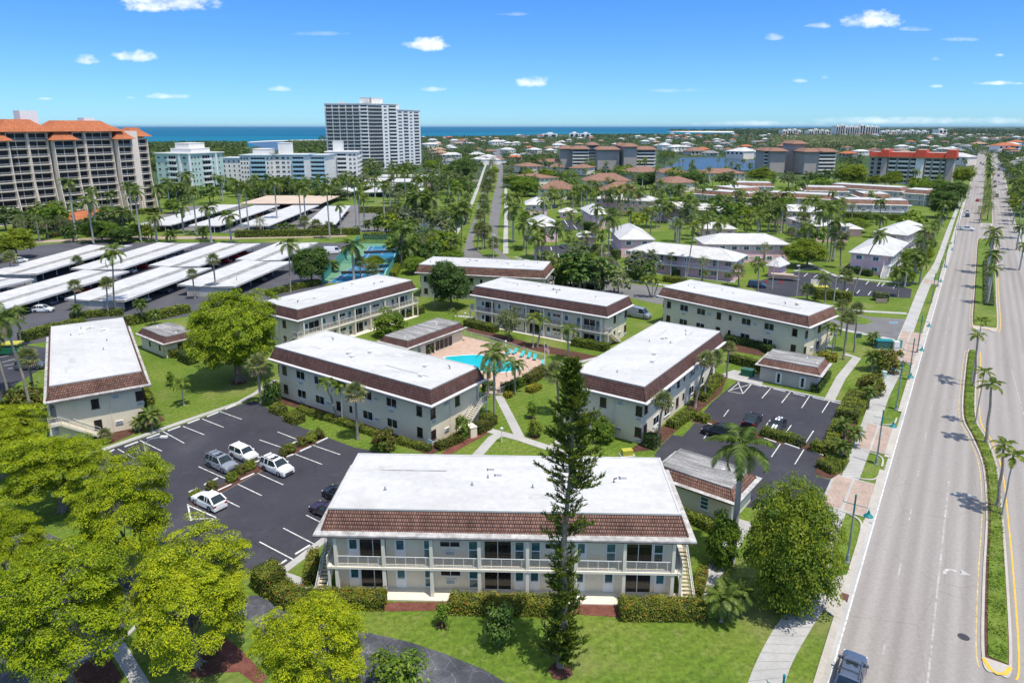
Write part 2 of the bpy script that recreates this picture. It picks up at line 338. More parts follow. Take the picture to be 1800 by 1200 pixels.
def mown(m):
    nt = m.node_tree; bs = [n for n in nt.nodes if n.type == 'BSDF_PRINCIPLED'][0]; src = bs.inputs['Base Color'].links[0].from_socket
    wv = nt.nodes.new('ShaderNodeTexWave'); wv.inputs['Scale'].default_value = .28; wv.inputs['Distortion'].default_value = 1.6; wv.inputs['Detail'].default_value = 1; wv.inputs['Detail Scale'].default_value = .4
    nt.links.new(stretch(nt, coords(nt,'world'), .9, (1,1,1)), wv.inputs['Vector']); k = ramp(nt, wv.outputs['Fac'], [(.2,(.93,.94,.93)), (.8,(1.05,1.04,1.03))])
    f = noise(nt, coords(nt,'world'), .55, 5, .7); d = ramp(nt, f, [(.56,(0,0,0)), (.72,(.55,)*3)])
    c = mixc(nt, 1, src, k.outputs[0], 'MULTIPLY'); nt.links.new(mixc(nt, d.outputs[0], c, (.24,.215,.10,1)), bs.inputs['Base Color'])
mown(M['lawn'])
# ---------------------------------------------------------------- camera, sun, sky
cam = bpy.data.cameras.new('camera'); co = bpy.data.objects.new('camera', cam); COL.objects.link(co)
cam.sensor_width = 36; cam.lens = 36*FPX/1800; cam.shift_y = -(600-CYP)/1800; cam.clip_start = .5; cam.clip_end = 200000
co.location = (0,0,CAMH); co.rotation_euler = (pi/2-TH, 0, 0); SC.camera = co
SUN_EL = radians(70); SUN_V = Vector((.70,-.71,0)).normalized()*cos(SUN_EL)+Vector((0,0,sin(SUN_EL)))
sl = bpy.data.lights.new('sun', 'SUN'); sl.energy = 3.1; sl.angle = radians(.5); sl.color = (1,.935,.83)
so = bpy.data.objects.new('sun', sl); COL.objects.link(so); so.rotation_euler = SUN_V.to_track_quat('Z', 'Y').to_euler(); so.location = (50,-50,200)
w = bpy.data.worlds.new('World'); SC.world = w; w.use_nodes = True; nt = w.node_tree; nt.nodes.clear()
wo = nt.nodes.new('ShaderNodeOutputWorld'); bg = nt.nodes.new('ShaderNodeBackground'); bg.inputs[1].default_value = .15
sky = nt.nodes.new('ShaderNodeTexSky'); sky.sky_type = 'NISHITA'; sky.sun_disc = False; sky.sun_elevation = SUN_EL
sky.sun_rotation = atan2(SUN_V.x, SUN_V.y); sky.altitude = 40; sky.air_density = 1.0; sky.dust_density = .12; sky.ozone_density = 2.2
hs = nt.nodes.new('ShaderNodeHueSaturation'); hs.inputs['Saturation'].default_value = .92; hs.inputs['Hue'].default_value = .5
nt.links.new(sky.outputs[0], hs.inputs['Color'])
# small fair-weather clouds, fixed in compass direction
tc = nt.nodes.new('ShaderNodeTexCoord'); sp = nt.nodes.new('ShaderNodeSeparateXYZ'); nt.links.new(tc.outputs['Generated'], sp.inputs[0])
def MA(op, a, b=None, c=None, clamp=False):
    n = nt.nodes.new('ShaderNodeMath'); n.operation = op; n.use_clamp = clamp
    for k, v in enumerate((a, b, c)):
        if v is None: continue
        if isinstance(v, (int, float)): n.inputs[k].default_value = v
        else: nt.links.new(v, n.inputs[k])
    return n.outputs[0]
yy = MA('MAXIMUM', sp.outputs[1], .02); aa = MA('DIVIDE', sp.outputs[0], yy); ee = MA('DIVIDE', sp.outputs[2], yy)
cb = nt.nodes.new('ShaderNodeCombineXYZ'); nt.links.new(MA('MULTIPLY', aa, .55), cb.inputs[0]); nt.links.new(ee, cb.inputs[1])
n1 = noise(nt, cb.outputs[0], 95, 6, .62); n2 = noise(nt, cb.outputs[0], 30, 4, .6)
nn = MA('ADD', MA('MULTIPLY', MA('SUBTRACT', n1, .5), 2.6), MA('MULTIPLY', MA('SUBTRACT', n2, .5), 2.4))
CL = [(298,8,92,22,1.0),(236,101,46,14,1.0),(150,108,28,12,.85),(750,81,46,16,1.0),(936,146,36,14,.95),(1536,38,62,20,1.0),(1440,46,26,7,.6),(1362,67,22,9,.6),
      (296,170,46,7,.6),(490,158,22,7,.5),(765,158,26,6,.45),(1405,143,18,5,.45),(1760,147,46,5,.6),(1645,152,16,4,.45),(1758,98,10,4,.5),(1610,52,30,6,.3),(78,174,16,3,.3),(230,172,12,3,.3),(1620,213,240,9,.42),(1330,218,150,6,.4),(905,26,40,4,.25),(1690,70,40,5,.25),(560,60,60,5,.15),(1180,160,70,5,.15),(1450,137,10,4,.3),(1645,105,10,5,.25)]
acc = None
for (px, py, rx, ry, op) in CL:
    r = ray(px, py); a0, e0 = r[0]/r[1], r[2]/r[1]; k = 1/(FPX*cT)
    u = MA('DIVIDE', MA('SUBTRACT', aa, a0), rx*k*1.05); v = MA('DIVIDE', MA('SUBTRACT', ee, e0), ry*k*1.1)
    v = MA('ADD', v, MA('MULTIPLY', MA('LESS_THAN', v, 0), MA('MULTIPLY', v, .7)))          # flatter bases
    d2 = MA('ADD', MA('MULTIPLY', u, u), MA('MULTIPLY', v, v))
    q = MA('ADD', MA('SUBTRACT', .62, d2), MA('MULTIPLY', nn, .62))
    q = MA('MULTIPLY', MA('MULTIPLY', q, 1.1, clamp=True), op)
    q = MA('MULTIPLY', q, MA('LESS_THAN', d2, 4.0))
    acc = q if acc is None else MA('MAXIMUM', acc, q)
acc = MA('MULTIPLY', acc, MA('GREATER_THAN', sp.outputs[1], .05))
cs = ramp(nt, n2, [(.3, (4.6,4.7,5.2,1)), (.6, (6.3,6.3,6.4,1))])
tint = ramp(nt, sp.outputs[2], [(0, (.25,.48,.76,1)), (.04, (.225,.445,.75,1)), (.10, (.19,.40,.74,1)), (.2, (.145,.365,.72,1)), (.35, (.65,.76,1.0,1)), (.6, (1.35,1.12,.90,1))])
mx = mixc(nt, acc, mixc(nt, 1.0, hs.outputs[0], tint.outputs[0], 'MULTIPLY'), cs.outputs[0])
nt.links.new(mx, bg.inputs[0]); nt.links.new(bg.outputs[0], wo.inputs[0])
SC.view_settings.view_transform = 'Standard'; SC.view_settings.look = 'None'; SC.view_settings.exposure = 0.62; SC.view_settings.gamma = 1
SC.cycles.max_bounces = 6; SC.cycles.transparent_max_bounces = 8
AO = P(1457, 1198)
def A(s, t): return (AO[0]+DX*s+PX*t, AO[1]+DY*s+PY*t)
def sheet(name, poly, z, mat, th=0.0, side=None, world=False, kind=True):
    pts = poly if world else [P(*p) for p in poly]
    b = MB(); b.prism(pts, z-th, z, 0, 1 if side else 0)
    o = b.build(name, [mat, side] if side else [mat]); return structure(o) if kind else o
# --- the land in one sheet, then everything laid on it
b = MB(); b.face([(-60000,-300,-.6),(60000,-300,-.6),(60000,60000,-.6),(-60000,60000,-.6)]); structure(b.build('ground', M['far_ground']))
lawn_poly = [(-420,-80),(140,-80),(420,200),(600,620),(330,600),(150,560),(-60,470),(-230,470),(-330,330),(-260,120)]
sheet('lawn', lawn_poly, 0, M['lawn'], .6, world=True)
# --- the gulf, lagoon and beaches
def water(name, stops, rough, scale, strength, spec=.5):
    m, nt, out = nodes(name); bs = nt.nodes.new('ShaderNodeBsdfPrincipled'); bs.inputs['Roughness'].default_value = rough
    bs.inputs['Specular IOR Level'].default_value = spec; wv = coords(nt, 'world')
    f = noise(nt, stretch(nt, wv, 0, (.2,1,1)), scale*.08, 4); nt.links.new(ramp(nt, f, stops).outputs[0], bs.inputs['Base Color'])
    bp = nt.nodes.new('ShaderNodeBump'); bp.inputs['Strength'].default_value = strength; bp.inputs['Distance'].default_value = .3
    nt.links.new(noise(nt, wv, scale, 4), bp.inputs['Height']); nt.links.new(bp.outputs[0], bs.inputs['Normal'])
    nt.links.new(bs.outputs[0], out.inputs[0]); return m
M['sea'] = water('gulf_water', [(.3,(.001,.085,.175)), (.7,(.002,.12,.215))], .6, .02, .3, .05)
M['shal'] = water('shallow_gulf_water', [(.3,(.003,.115,.20)), (.7,(.005,.145,.235))], .6, .02, .3, .05)
M['lag'] = water('lagoon_water', [(.3,(.035,.062,.09)), (.7,(.045,.078,.108))], .3, .3, .3, .12)
M['sandy'] = simple('beach_sand', (.72,.66,.56), .9, .06, .02)
sheet('sea', [(-1600,257),(445,257),(575,248),(745,240),(1000,235.5),(1180,232.5),(1230,228.8),(1330,226),(1700,222.75),(-1600,222.75)], -.30, M['sea'])
sheet('shallow_water', [(-1600,258),(445,258),(580,249),(745,240.5),(1000,236),(1290,234.8),(1300,233.2),(1190,232.0),(1000,231.6),(745,234.0),(575,239.5),(-1600,243)], -.26, M['shal'])
sheet('beach', [(434,250.6),(440,249.2),(470,247.4),(520,246.2),(580,245.6),(580,246.5),(520,247.3),(470,248.7)], -.2, M['sandy'])
sheet('inlet_water', [(434,250.6),(470,248.7),(505,247.6),(508,250),(497,256),(492,264),(478,266),(455,258)], -.22, M['lag'])
sheet('barrier_beach', [(1172,231.2),(1200,230.2),(1290,230.9),(1290,233),(1220,232.6)], -.2, M['sandy'])
sheet('lagoon', [(1150,299),(1186,288),(1196,277.5),(1250,276.5),(1300,279.5),(1350,284),(1370,292),(1350,300),(1280,299.5),(1230,303),(1190,303)], -.15, M['lag'])
# --- avenue
S0, S1 = -110, 1500
sheet('main_road', [A(S0,-.45), A(S1,-.45), A(S1,25), A(700,23.2), A(380,20.6), A(S0,20.2)], .02, M['road'], .02, world=True)
def strip(name, pts, w, z, mat, th=.0):                      # ribbon along a world polyline
    bb = MB(); L = []; Rr = []
    for i, p in enumerate(pts):
        a = Vector(pts[max(i-1,0)]); c = Vector(pts[min(i+1,len(pts)-1)]); d = (c-a).normalized(); n = Vector((-d.y, d.x))*w/2
        L.append((p[0]+n.x, p[1]+n.y)); Rr.append((p[0]-n.x, p[1]-n.y))
    for i in range(len(pts)-1):
        bb.face([(*Rr[i],z),(*Rr[i+1],z),(*L[i+1],z),(*L[i],z)])
        if th:
            bb.face([(*Rr[i],z-th),(*Rr[i+1],z-th),(*Rr[i+1],z),(*Rr[i],z)]); bb.face([(*L[i+1],z-th),(*L[i],z-th),(*L[i],z),(*L[i+1],z)])
    return structure(bb.build(name, mat))
def curve(pts, n=6):                                          # Catmull-Rom through world points
    out = []; Q = [pts[0]]+list(pts)+[pts[-1]]
    for i in range(1, len(Q)-2):
        p0, p1, p2, p3 = [Vector(q) for q in Q[i-1:i+3]]
        for k in range(n):
            t = k/n; out.append(tuple(.5*((2*p1)+(p2-p0)*t+(2*p0-5*p1+4*p2-p3)*t*t+(3*p1-p0-3*p2+p3)*t**3)))
    out.append(tuple(pts[-1])); return out
def st_line(name, s0, s1, t, w, mat, z=.028): return strip(name, [A(s0,t), A(s1,t)], w, z, mat)
st_line('edge_marking', S0, 600, .0, .13, M['line'])
st_line('lane_marking', 4, 42, 6.4, .17, M['faint'])
for s in range(-20, 150, 12):
    st_line('lane_marking', s+1.2, s+4.2, 3.15, .13, M['faint'])
    st_line('lane_marking', s+3, s+6, 15.9, .13, M['faint'])
strip('lane_marking', [A(40,16.2), A(95,13.9)], .13, .028, M['faint'])
st_line('edge_marking', S0, 300, 19.7, .14, M['faint'])
M['faint2'] = simple('worn_arrow', (.52,.51,.50), .8, .15, .8, space='world', fine=(1.5,.4))
def arrow(s, t, k=1):                                         # left-turn arrow, worn paint
    bb = MB(); z = .028
    shaft = curve([A(s-.2,t-.55), A(s+.5,t-.5), A(s+.9,t-.1), A(s+1.0,t+.75)], 5)
    for i in range(len(shaft)-1):
        a, c = Vector(shaft[i]), Vector(shaft[i+1]); d = (c-a).normalized(); n = Vector((-d.y,d.x))*.14
        bb.face([(*(a-n),z),(*(c-n),z),(*(c+n),z),(*(a+n),z)])
    bb.face([(*A(s+.5,t+.7),z),(*A(s+1.0,t+1.6),z),(*A(s+1.5,t+.7),z)])
    structure(bb.build('turn_arrow_marking', M['faint2']))
arrow(20.8, 7.4); arrow(38.2, 7.6)
bb = MB(); bb.lathe([(0,.032),(.42,.032),(.45,.028)], 20); mh = bb.build('manhole_cover', M['dark'], loc=(*A(11.6,8.6),0)); tag(mh, 'round iron manhole cover in the turn lane of the avenue', 'manhole cover')
# medians: raised island with kerb, planting strip on top
def island(name, left, right, grass='lawn', tip=True, z=.16):
    Lc = curve(left, 8); Rc = curve(right, 8); out = Lc+Rc[::-1]
    b = MB(); b.prism(out, .0, z-.04, 0, 0); structure(b.build(name+'_kerb', M['kerb']))
    def inset(c, sg, d):
        r = []
        for i in range(len(c)):
            a_, c_ = Vector(c[max(i-1,0)]), Vector(c[min(i+1,len(c)-1)]); t_ = (c_-a_).normalized(); k = min(i, len(c)-1-i)
            r.append((c[i][0]+t_.y*d*sg+t_.x*(d if i == 0 else -d if i == len(c)-1 else 0), c[i][1]-t_.x*d*sg+t_.y*(d if i == 0 else -d if i == len(c)-1 else 0)))
        return r
    def bed(n_, mt, dl, dr, zz):
        La, Ra = inset(Lc[8:-4], 1, dl), inset(Rc[8:-4], -1, dr); bb = MB()
        for A_, B_ in ((La, Ra),):
            m_ = 40
            def at(C, u): x = u*(len(C)-1); i = min(int(x), len(C)-2); return Vector(C[i]).lerp(Vector(C[i+1]), x-i)
            for i in range(m_):
                q = [at(La,i/m_), at(Ra,i/m_), at(Ra,(i+1)/m_), at(La,(i+1)/m_)]; bb.face([(v.x,v.y,zz) for v in q])
        structure(bb.build(n_, mt))
    bed(name+'_bed', M['mulch'], .22, .22, z-.03); bed(name, M[grass], .46, .28, z+.02)
    return Lc, Rc
m1 = island('median', [A(8.2,10.8), A(9.5,9.9), A(22,9.9), A(36,10.15), A(49,9.75), A(58,8.45), A(66,7.15), A(84,6.95), A(102,7.15), A(104,7.8)],
            [A(8.2,11.0), A(9.5,11.9), A(22,11.95), A(36,11.75), A(49,11.4), A(58,10.4), A(66,9.0), A(84,8.8), A(102,8.8), A(104,8.0)])
m2 = island('median', [A(122,9.5), A(124,7.6), A(160,7.4), A(210,7.3), A(262,7.4), A(266,8.6)], [A(122,10.3), A(124,12.2), A(160,12.4), A(210,12.6), A(262,12.5), A(266,11.5)])
m3 = island('median', [A(318,9), A(321,8.0), A(500,8.4), A(800,9.2), A(1080,9.8), A(1090,11)], [A(318,11.5), A(321,12.5), A(500,13.2), A(800,14.3), A(1080,15.2), A(1090,14)])
M['oldyellow'] = simple('worn_yellow_line', (.55,.43,.20), .8, .15, 1.2, space='world', fine=(2,.3))
for Lc, k in ((m1[0], -1), (m2[0], -1)): strip('yellow_edge_marking', [(p[0]-PX*.35, p[1]-PY*.35) for p in Lc[6:-6]], .10, .028, M['oldyellow'])
for Rc in (m1[1], m2[1]): strip('yellow_edge_marking', [(p[0]+PX*.45, p[1]+PY*.45) for p in Rc[6:-6]], .14, .028, M['yellow'])
strip('yellow_kerb_marking', [(p[0]-DX*.06, p[1]-DY*.06) for p in (A(9.6,9.98), A(8.5,10.45), A(8.25,10.9), A(8.5,11.4), A(9.6,11.82))], .3, .135, M['yellow'])
strip('yellow_kerb_marking', [A(124.3,7.75), A(122.4,9.4), A(122.3,10.3), A(124.3,12.1)], .3, .135, M['yellow'])
# left kerb and gutter
for s0, s1 in ((-110,26.5),(27.3,40.3),(45.5,55),(62.3,88),(94,102),(112,166),(172,240),(250,420)):
    strip('kerb', [A(s0,-.72), A(s1,-.72)], .55, .14, M['kerb'], .14)
strip('gutter', [A(S0,-.25), A(420,-.25)], .46, .026, M['side'])
strip('kerb', [A(S0,20.45), A(380,20.85), A(700,23.4)], .6, .14, M['kerb'], .14)
# sidewalk (meandering), aprons of brick pavers
swl = [P(1296,1260),P(1315,1198),P(1337,1147),P(1362,1103),P(1392,1058),P(1420,1000),P(1442,940),P(1460,890),P(1477,843),P(1487,817),P(1517,737),P(1533,697),P(1563,653),P(1573,613),P(1580,590),P(1597,550),P(1610,517),P(1623,490),P(1643,460),P(1663,407),P(1673,383),P(1690,340)]
swr = [P(1367,1260),P(1383,1190),P(1400,1150),P(1427,1103),P(1450,1063),P(1458,1017),P(1466,970),P(1484,910),P(1510,843),P(1520,817),P(1550,737),P(1563,697),P(1585,652),P(1593,622),P(1601,598),P(1615,557),P(1628,522),P(1638,497),P(1652,466),P(1672,407),P(1681,380),P(1696,340)]
Lc, Rc = curve(swl, 3), curve(swr, 3)
b = MB(); z = .07
for i in range(len(Lc)-1):
    b.face([(*Lc[i],z),(*Rc[i],z),(*Rc[i+1],z),(*Lc[i+1],z)])
    b.face([(*Rc[i],0),(*Rc[i+1],0),(*Rc[i+1],z),(*Rc[i],z)]); b.face([(*Lc[i+1],0),(*Lc[i],0),(*Lc[i],z),(*Lc[i+1],z)])
structure(b.build('sidewalk', M['side']))
joints = MB()
for i in range(2, len(Lc)-1):
    if i < 50:
        a, c = Vector(Lc[i]), Vector(Rc[i]); d = (c-a).normalized(); n = Vector((-d.y, d.x))*.025
        joints.face([(*(a-n),.074),(*(c-n),.074),(*(c+n),.074),(*(a+n),.074)])
structure(joints.build('sidewalk_joints', simple('joint', (.25,.245,.23))))
def apron(s0, s1, t0, t1=-.47, bands=True):
    sheet('driveway_apron', [A(s0,t0), A(s1,t0), A(s1,t1), A(s0,t1)], .085, M['paver'], .085, world=True)
    if bands:
        for t in (t0+.1, (t0+t1)/2-.3): strip('apron_band', [A(s0,t), A(s1,t)], .28, .091, M['side'])
        for s in (s0+.12, s1-.12): strip('apron_band', [A(s,t0), A(s,t1)], .24, .095, M['side'])
    strip('apron_band', [A(s0-.9,-.55), A(s1+.9,-.55)], .8, .10, M['kerb'])
apron(27.3, 36.0, -5.6); apron(45.5, 55.2, -4.4); apron(88.6, 111, -4.8); apron(166, 172, -4.6)
# verge islands between the sidewalk and the kerb read as grass; rounded aprons are kerbed
for s0, s1 in ((36.2,45.3),(55.4,88.4)):
    strip('verge_kerb', curve([A(s0+.3,-3.4), A(s0+.5,-1.9), A(s0+1.6,-1.0), A(s0+4,-.85)], 5), .22, .13, M['kerb'], .13)
    strip('verge_kerb', curve([A(s1-4,-.85), A(s1-1.6,-1.0), A(s1-.5,-1.9), A(s1-.3,-3.3)], 5), .22, .13, M['kerb'], .13)
strip('verge_kerb', curve([A(27.2,-3.6), A(26.9,-2.2), A(25.6,-1.1), A(22,-.9)], 5), .22, .13, M['kerb'], .13)
# storm drain inlet
b = MB(); b.prism([A(8.6,-2.0),A(11.0,-2.3),A(14.0,-1.9),A(15.2,-.8),A(8.0,-.8)], 0, .17); structure(b.build('storm_drain_slab', M['kerb']))
b = MB(); b.box(-.5,-.3,.0,.5,.3,.19); o = b.build('drain_grate', simple('rusty_iron', (.13,.06,.045)), loc=(*A(11.4,-.62),0), rot=pi/2-ROADA); tag(o, 'rusty storm drain grate in the kerb of the avenue', 'drain grate')
# --- car parks of the condominium
sheet('parking_lot', [(140,812),(195,789),(300,753),(420,712),(447,704),(512,742),(532,752),(552,758),(574,768),(622,786),(680,797),(760,812),(700,900),(600,935),(572,946),(490,1005),(420,1010),(300,960),(160,900)], .03, M['asphalt'], .03)
lot_edge = [P(150,806),P(195,789),P(300,753),P(420,712)]
strip('kerb_walk', [P(180,791),P(300,749),P(420,708),P(452,690)], .9, .10, M['side'], .1)
strip('kerb_walk', [P(487,1012),P(530,980),P(574,946),P(640,892)], .9, .10, M['side'], .1)
sheet('planting_strip', [(333,884),(399,848),(450,820),(500,795),(548,770),(567,766),(573,771),(520,797),(470,823),(405,858),(345,892)], .10, M['mulch'], .10, M['kerb'])
sheet('parking_lot', [(1297,669),(1494,710),(1471,753),(1447,800),(1427,862),(1395,905),(1310,890),(1200,850),(1150,800),(1165,780),(1182,764),(1200,767),(1227,737),(1250,708)], .03, M['asphalt'], .03)
strip('kerb_walk', [P(1297,669),P(1390,688),P(1494,710)], .5, .12, M['side'], .12)
sheet('planting_strip', [(1218,735),(1270,742),(1330,760),(1410,777),(1456,795),(1450,803),(1405,787),(1330,771),(1262,752),(1216,742)], .10, M['mulch'], .1, M['kerb'])
sheet('planting_bed', [(1432,832),(1443,800),(1462,765),(1478,742),(1488,712),(1512,724),(1500,770),(1478,832),(1462,842),(1446,840)], .10, M['mulch'], .1, M['kerb'])
sheet('parking_exit', [(1427,862),(1436,838),(1466,845),(1450,880)], .034, M['asphalt'])
sheet('dumpster_pad', [(1262,660),(1290,650),(1345,662),(1338,680),(1297,669)], .04, M['side'], .04)
# stall lines (seen ones), both lots
def lines(segs, w=.13, mat='line', z=.036):
    for x0,y0,x1,y1 in segs: strip('stall_marking', [P(x0,y0), P(x1,y1)], w, z, M[mat])
lines([(207,789,236,805),(246,774,285,793),(286,758,324,779),(321,749,359,764),(355,736,393,751),(386,723,425,737),
       (349,820,396,841),(456,773,500,788),(488,759,527,774),(410,847,460,871),(447,829,498,852),(516,797,566,816),(549,782,598,799),
       (395,878,421,891),(456,952,517,984),(498,928,560,960),(538,905,566,919),(380,800,420,818),(418,786,462,806)])
lines([(331,888,379,909),(330,886,336,915),(336,912,379,911),(368,916,379,910),(379,909,379,912)], .16)
lines([(1300,672,1280,688),(1282,688,1306,692),(1306,692,1322,674),(1297,671,1306,692),(1280,687,1321,675),(1355,682,1339,700),(1389,689,1374,708),(1423,696,1409,717),(1458,705,1445,725),
       (1281,720,1272,732),(1354,738,1341,755),(1391,747,1381,761),(1430,757,1415,780),(1373,778,1356,803),(1413,790,1397,816),(1247,757,1237,771),(1325,845,1309,869)])
# other drives and streets
sheet('entrance_drive', [(402,1052),(430,1046),(455,1046),(510,1076),(560,1094),(627,1107),(720,1128),(785,1150),(850,1176),(895,1203),(930,1230),(560,1290),(560,1180),(475,1123),(425,1078)], .03, M['drive'], .03)
sheet('rear_drive', [(-200,960),(0,930),(60,925),(130,960),(200,1000),(300,1045),(402,1052),(425,1078),(330,1100),(240,1085),(228,1088),(180,1150),(80,1215),(-60,1290),(-300,1250)], .026, M['drive'], .026)
strip('kerb', curve([P(80,1203),P(140,1162),P(192,1138),P(222,1118),(P(245,1096)),P(262,1090),P(300,1092)], 4), .35, .12, M['kerb'], .12)
sheet('path', [(193,1142),(219,1128),(262,1198),(275,1225),(238,1225),(228,1199)], .06, M['side'], .06)
sheet('mulch_bed', [(345,1130),(380,1105),(432,1150),(470,1190),(455,1205),(420,1180),(380,1182),(350,1165)], .03, M['redmulch'], .03)
sheet('mulch_bed', [(90,1205),(150,1165),(185,1142),(215,1190),(190,1215)], .03, M['mulch'], .03)
sheet('street', [(832,452),(870,452),(905,458),(1000,484),(1095,497),(1200,510),(1300,525),(1420,543),(1530,557),(1592,561),(1605,575),(1577,596),(1540,591),(1492,583),(1400,566),(1250,548),(1150,533),(1040,508),(960,492),(840,482)], .022, M['street'], .022)
sheet('street_island', [(1440,553),(1480,548),(1528,562),(1534,567),(1520,571),(1480,566)], .14, M['lawn'], .14, M['kerb'])
strip('path', [P(905,452),P(1000,477),P(1095,491),P(1160,500),P(1300,517),P(1420,537),P(1519,547),P(1594,551)], 1.6, .05, M['side'], .05)
strip('path', [P(1450,572),P(1492,582),P(1535,590),P(1572,598)], 1.5, .055, M['side'], .055)
# boulevard with its planted median
bl = [(806,490),(815,450),(818,425),(837,375),(850,325),(856,308),(866,282),(872,262)]; br = [(900,457),(877,440),(875,407),(881,360),(884,320),(884,295),(884,280),(882,262)]
sheet('boulevard', bl+br[::-1], .018, M['street'], .018)
sheet('boulevard_median', [(832,432),(833,424),(836,397),(844,362),(858,320),(864,300),(868,285),(873,285),(874,300),(874,320),(866,350),(859,395),(868,440),(880,452),(852,452),(840,442)], .15, M['lawn'], .15, M['kerb'])
strip('path', [P(889,446),P(889,410),P(890,380),P(889,330)], 1.8, .05, M['side'], .05)
strip('path', [P(800,412),P(826,365),P(840,330),P(850,300),P(858,280)], 2.0, .05, M['side'], .05)
# walks and lawns details of the court
strip('path', [P(800,846),P(832,808),P(866,770),P(880,762)], 1.4, .05, M['side'], .05)
strip('path', [P(845,745),P(862,757),P(915,771),P(975,791),P(1010,805)], 1.4, .054, M['side'], .05)
strip('path', [P(915,771),P(897,735),P(885,712),P(877,696)], 1.35, .05, M['side'], .05)
strip('path', [P(970,787),P(985,775),P(1003,768)], 1.2, .048, M['side'], .05)
strip('path', [P(1457,705),P(1478,664),P(1506,629),P(1483,622)], 1.5, .05, M['side'], .05)
strip('path', [P(985,640),P(1020,636),P(1050,629)], 1.0, .05, M['side'], .05)
strip('path', [P(452,690),P(470,676),P(487,668)], 1.1, .05, M['side'], .05)
strip('path', [P(1222,1050),P(1258,1000),P(1290,950),P(1310,915)], 1.6, .05, M['side'], .05)
strip('path', [P(497,1010),P(520,1018),P(545,1034)], .9, .05, M['side'], .05)
strip('path', [P(800,555),P(850,560),P(870,563)], 1.0, .05, M['side'], .05)
# mulch round the front block
b1_mulch = [(555,1066),(640,1062),(700,1058),(790,1058),(990,1058),(1085,1062),(1245,1064),(1244,1084),(1085,1084),(1010,1079),(900,1078),(780,1072),(690,1074),(600,1070)]
sheet('red_mulch_bed', b1_mulch, .03, M['redmulch'], .03)
sheet('red_mulch_bed', [(770,803),(800,775),(826,757),(862,760),(815,785),(790,800)], .03, M['redmulch'], .03)
for cx, cy, w in ((777,1098,20),(985,1178,42),(365,1168,60),(420,672,26),(940,768,18),(935,735,14),(1527,720,20)):
    x, y = P(cx, cy); r = w/2/pxm(x, y); b = MB(); b.prism([(x+cos(t*pi/7)*r*(1+.12*sin(3*t)), y+sin(t*pi/7)*r*(1+.1*cos(2*t))) for t in range(14)], 0, .035); structure(b.build('mulch_ring', M['mulch']))
for poly in ([(598,737),(480,706),(470,690),(492,684),(640,737),(760,783),(830,745),(850,757),(755,800),(650,760)], [(1100,796),(1180,738),(1258,668),(1282,652),(1268,690),(1150,790)], [(470,596),(500,600),(640,566),(730,535),(735,545),(650,578),(500,612)],
             [(820,572),(930,602),(1060,628),(1055,640),(920,612),(820,582)], [(1160,585),(1300,607),(1345,618),(1340,626),(1290,617),(1160,595)], [(150,765),(195,780),(290,738),(270,720),(220,740)]):
    sheet('foundation_bed', poly, .028, M['mulch'], .028)
# other complexes' car parks
carport_lot = [(-120,478),(-60,440),(130,426),(620,427),(640,440),(612,462),(575,500),(540,522),(440,540),(360,552),(260,566),(150,592),(40,606),(-160,640)]
sheet('carport_yard', carport_lot, .02, M['yard'], .02)
sheet('carport_yard', [(230,398),(330,362),(640,361),(800,372),(800,402),(640,408),(430,412)], .02, M['street'], .02)
strip('paved_lane', [P(60,425),P(230,418),P(420,418),P(610,414)], 6.0, .03, M['paver'], .03)
sheet('pink_house_lot', [(1313,500),(1340,492),(1397,478),(1440,480),(1500,490),(1603,508),(1600,524),(1560,522),(1433,519),(1350,524)], .02, M['asphalt'], .02)
sheet('pink_house_lot', [(945,432),(1060,430),(1082,452),(1090,470),(960,470)], .02, M['asphalt'], .02)
sheet('pink_house_lot', [(985,388),(1015,386),(1030,404),(992,406)], .02, M['asphalt'], .02)
lines([(952,446,954,457),(968,434,970,440),(981,446,984,457),(1036,446,1043,456),(1050,444,1057,453),(992,387,999,398),(1008,395,1014,403)], .3, 'line', .03)
lines([(1420,480,1413,486),(1437,483,1430,488),(1527,494,1522,500),(1547,496,1542,503),(1555,497,1550,503),(1575,500,1570,507),(1473,506,1467,512),(1491,507,1485,514),(1511,510,1506,516),(1531,512,1526,519),(1551,514,1546,521)], .2, 'line', .03)
sheet('side_lot', [(-160,612),(-20,600),(90,612),(92,640),(60,655),(20,680),(-10,720),(-200,760)], .02, M['asphalt'], .02)
lines([(0,628,18,624),(4,637,26,631),(6,643,24,640),(14,648,22,647),(33,652,95,637)], .13)
strip('path', [P(1660,470),P(1672,430)], 1, .06, M['side'])
strip('path', [P(1436,470),P(1452,478),P(1475,487),P(1560,495),P(1600,500)], 1.5, .05, M['side'], .05)
strip('path', [P(1420,462),P(1436,470),P(1396,476)], 1.2, .048, M['side'], .05)
sheet('east_parking', [A(130,22.5), A(330,23), A(330,38), A(130,38)], .02, M['street'], .02, world=True)
sheet('east_walk', [A(0,21), A(330,21.6), A(330,22.6), A(0,22.4)], .05, M['side'], .05, world=True)
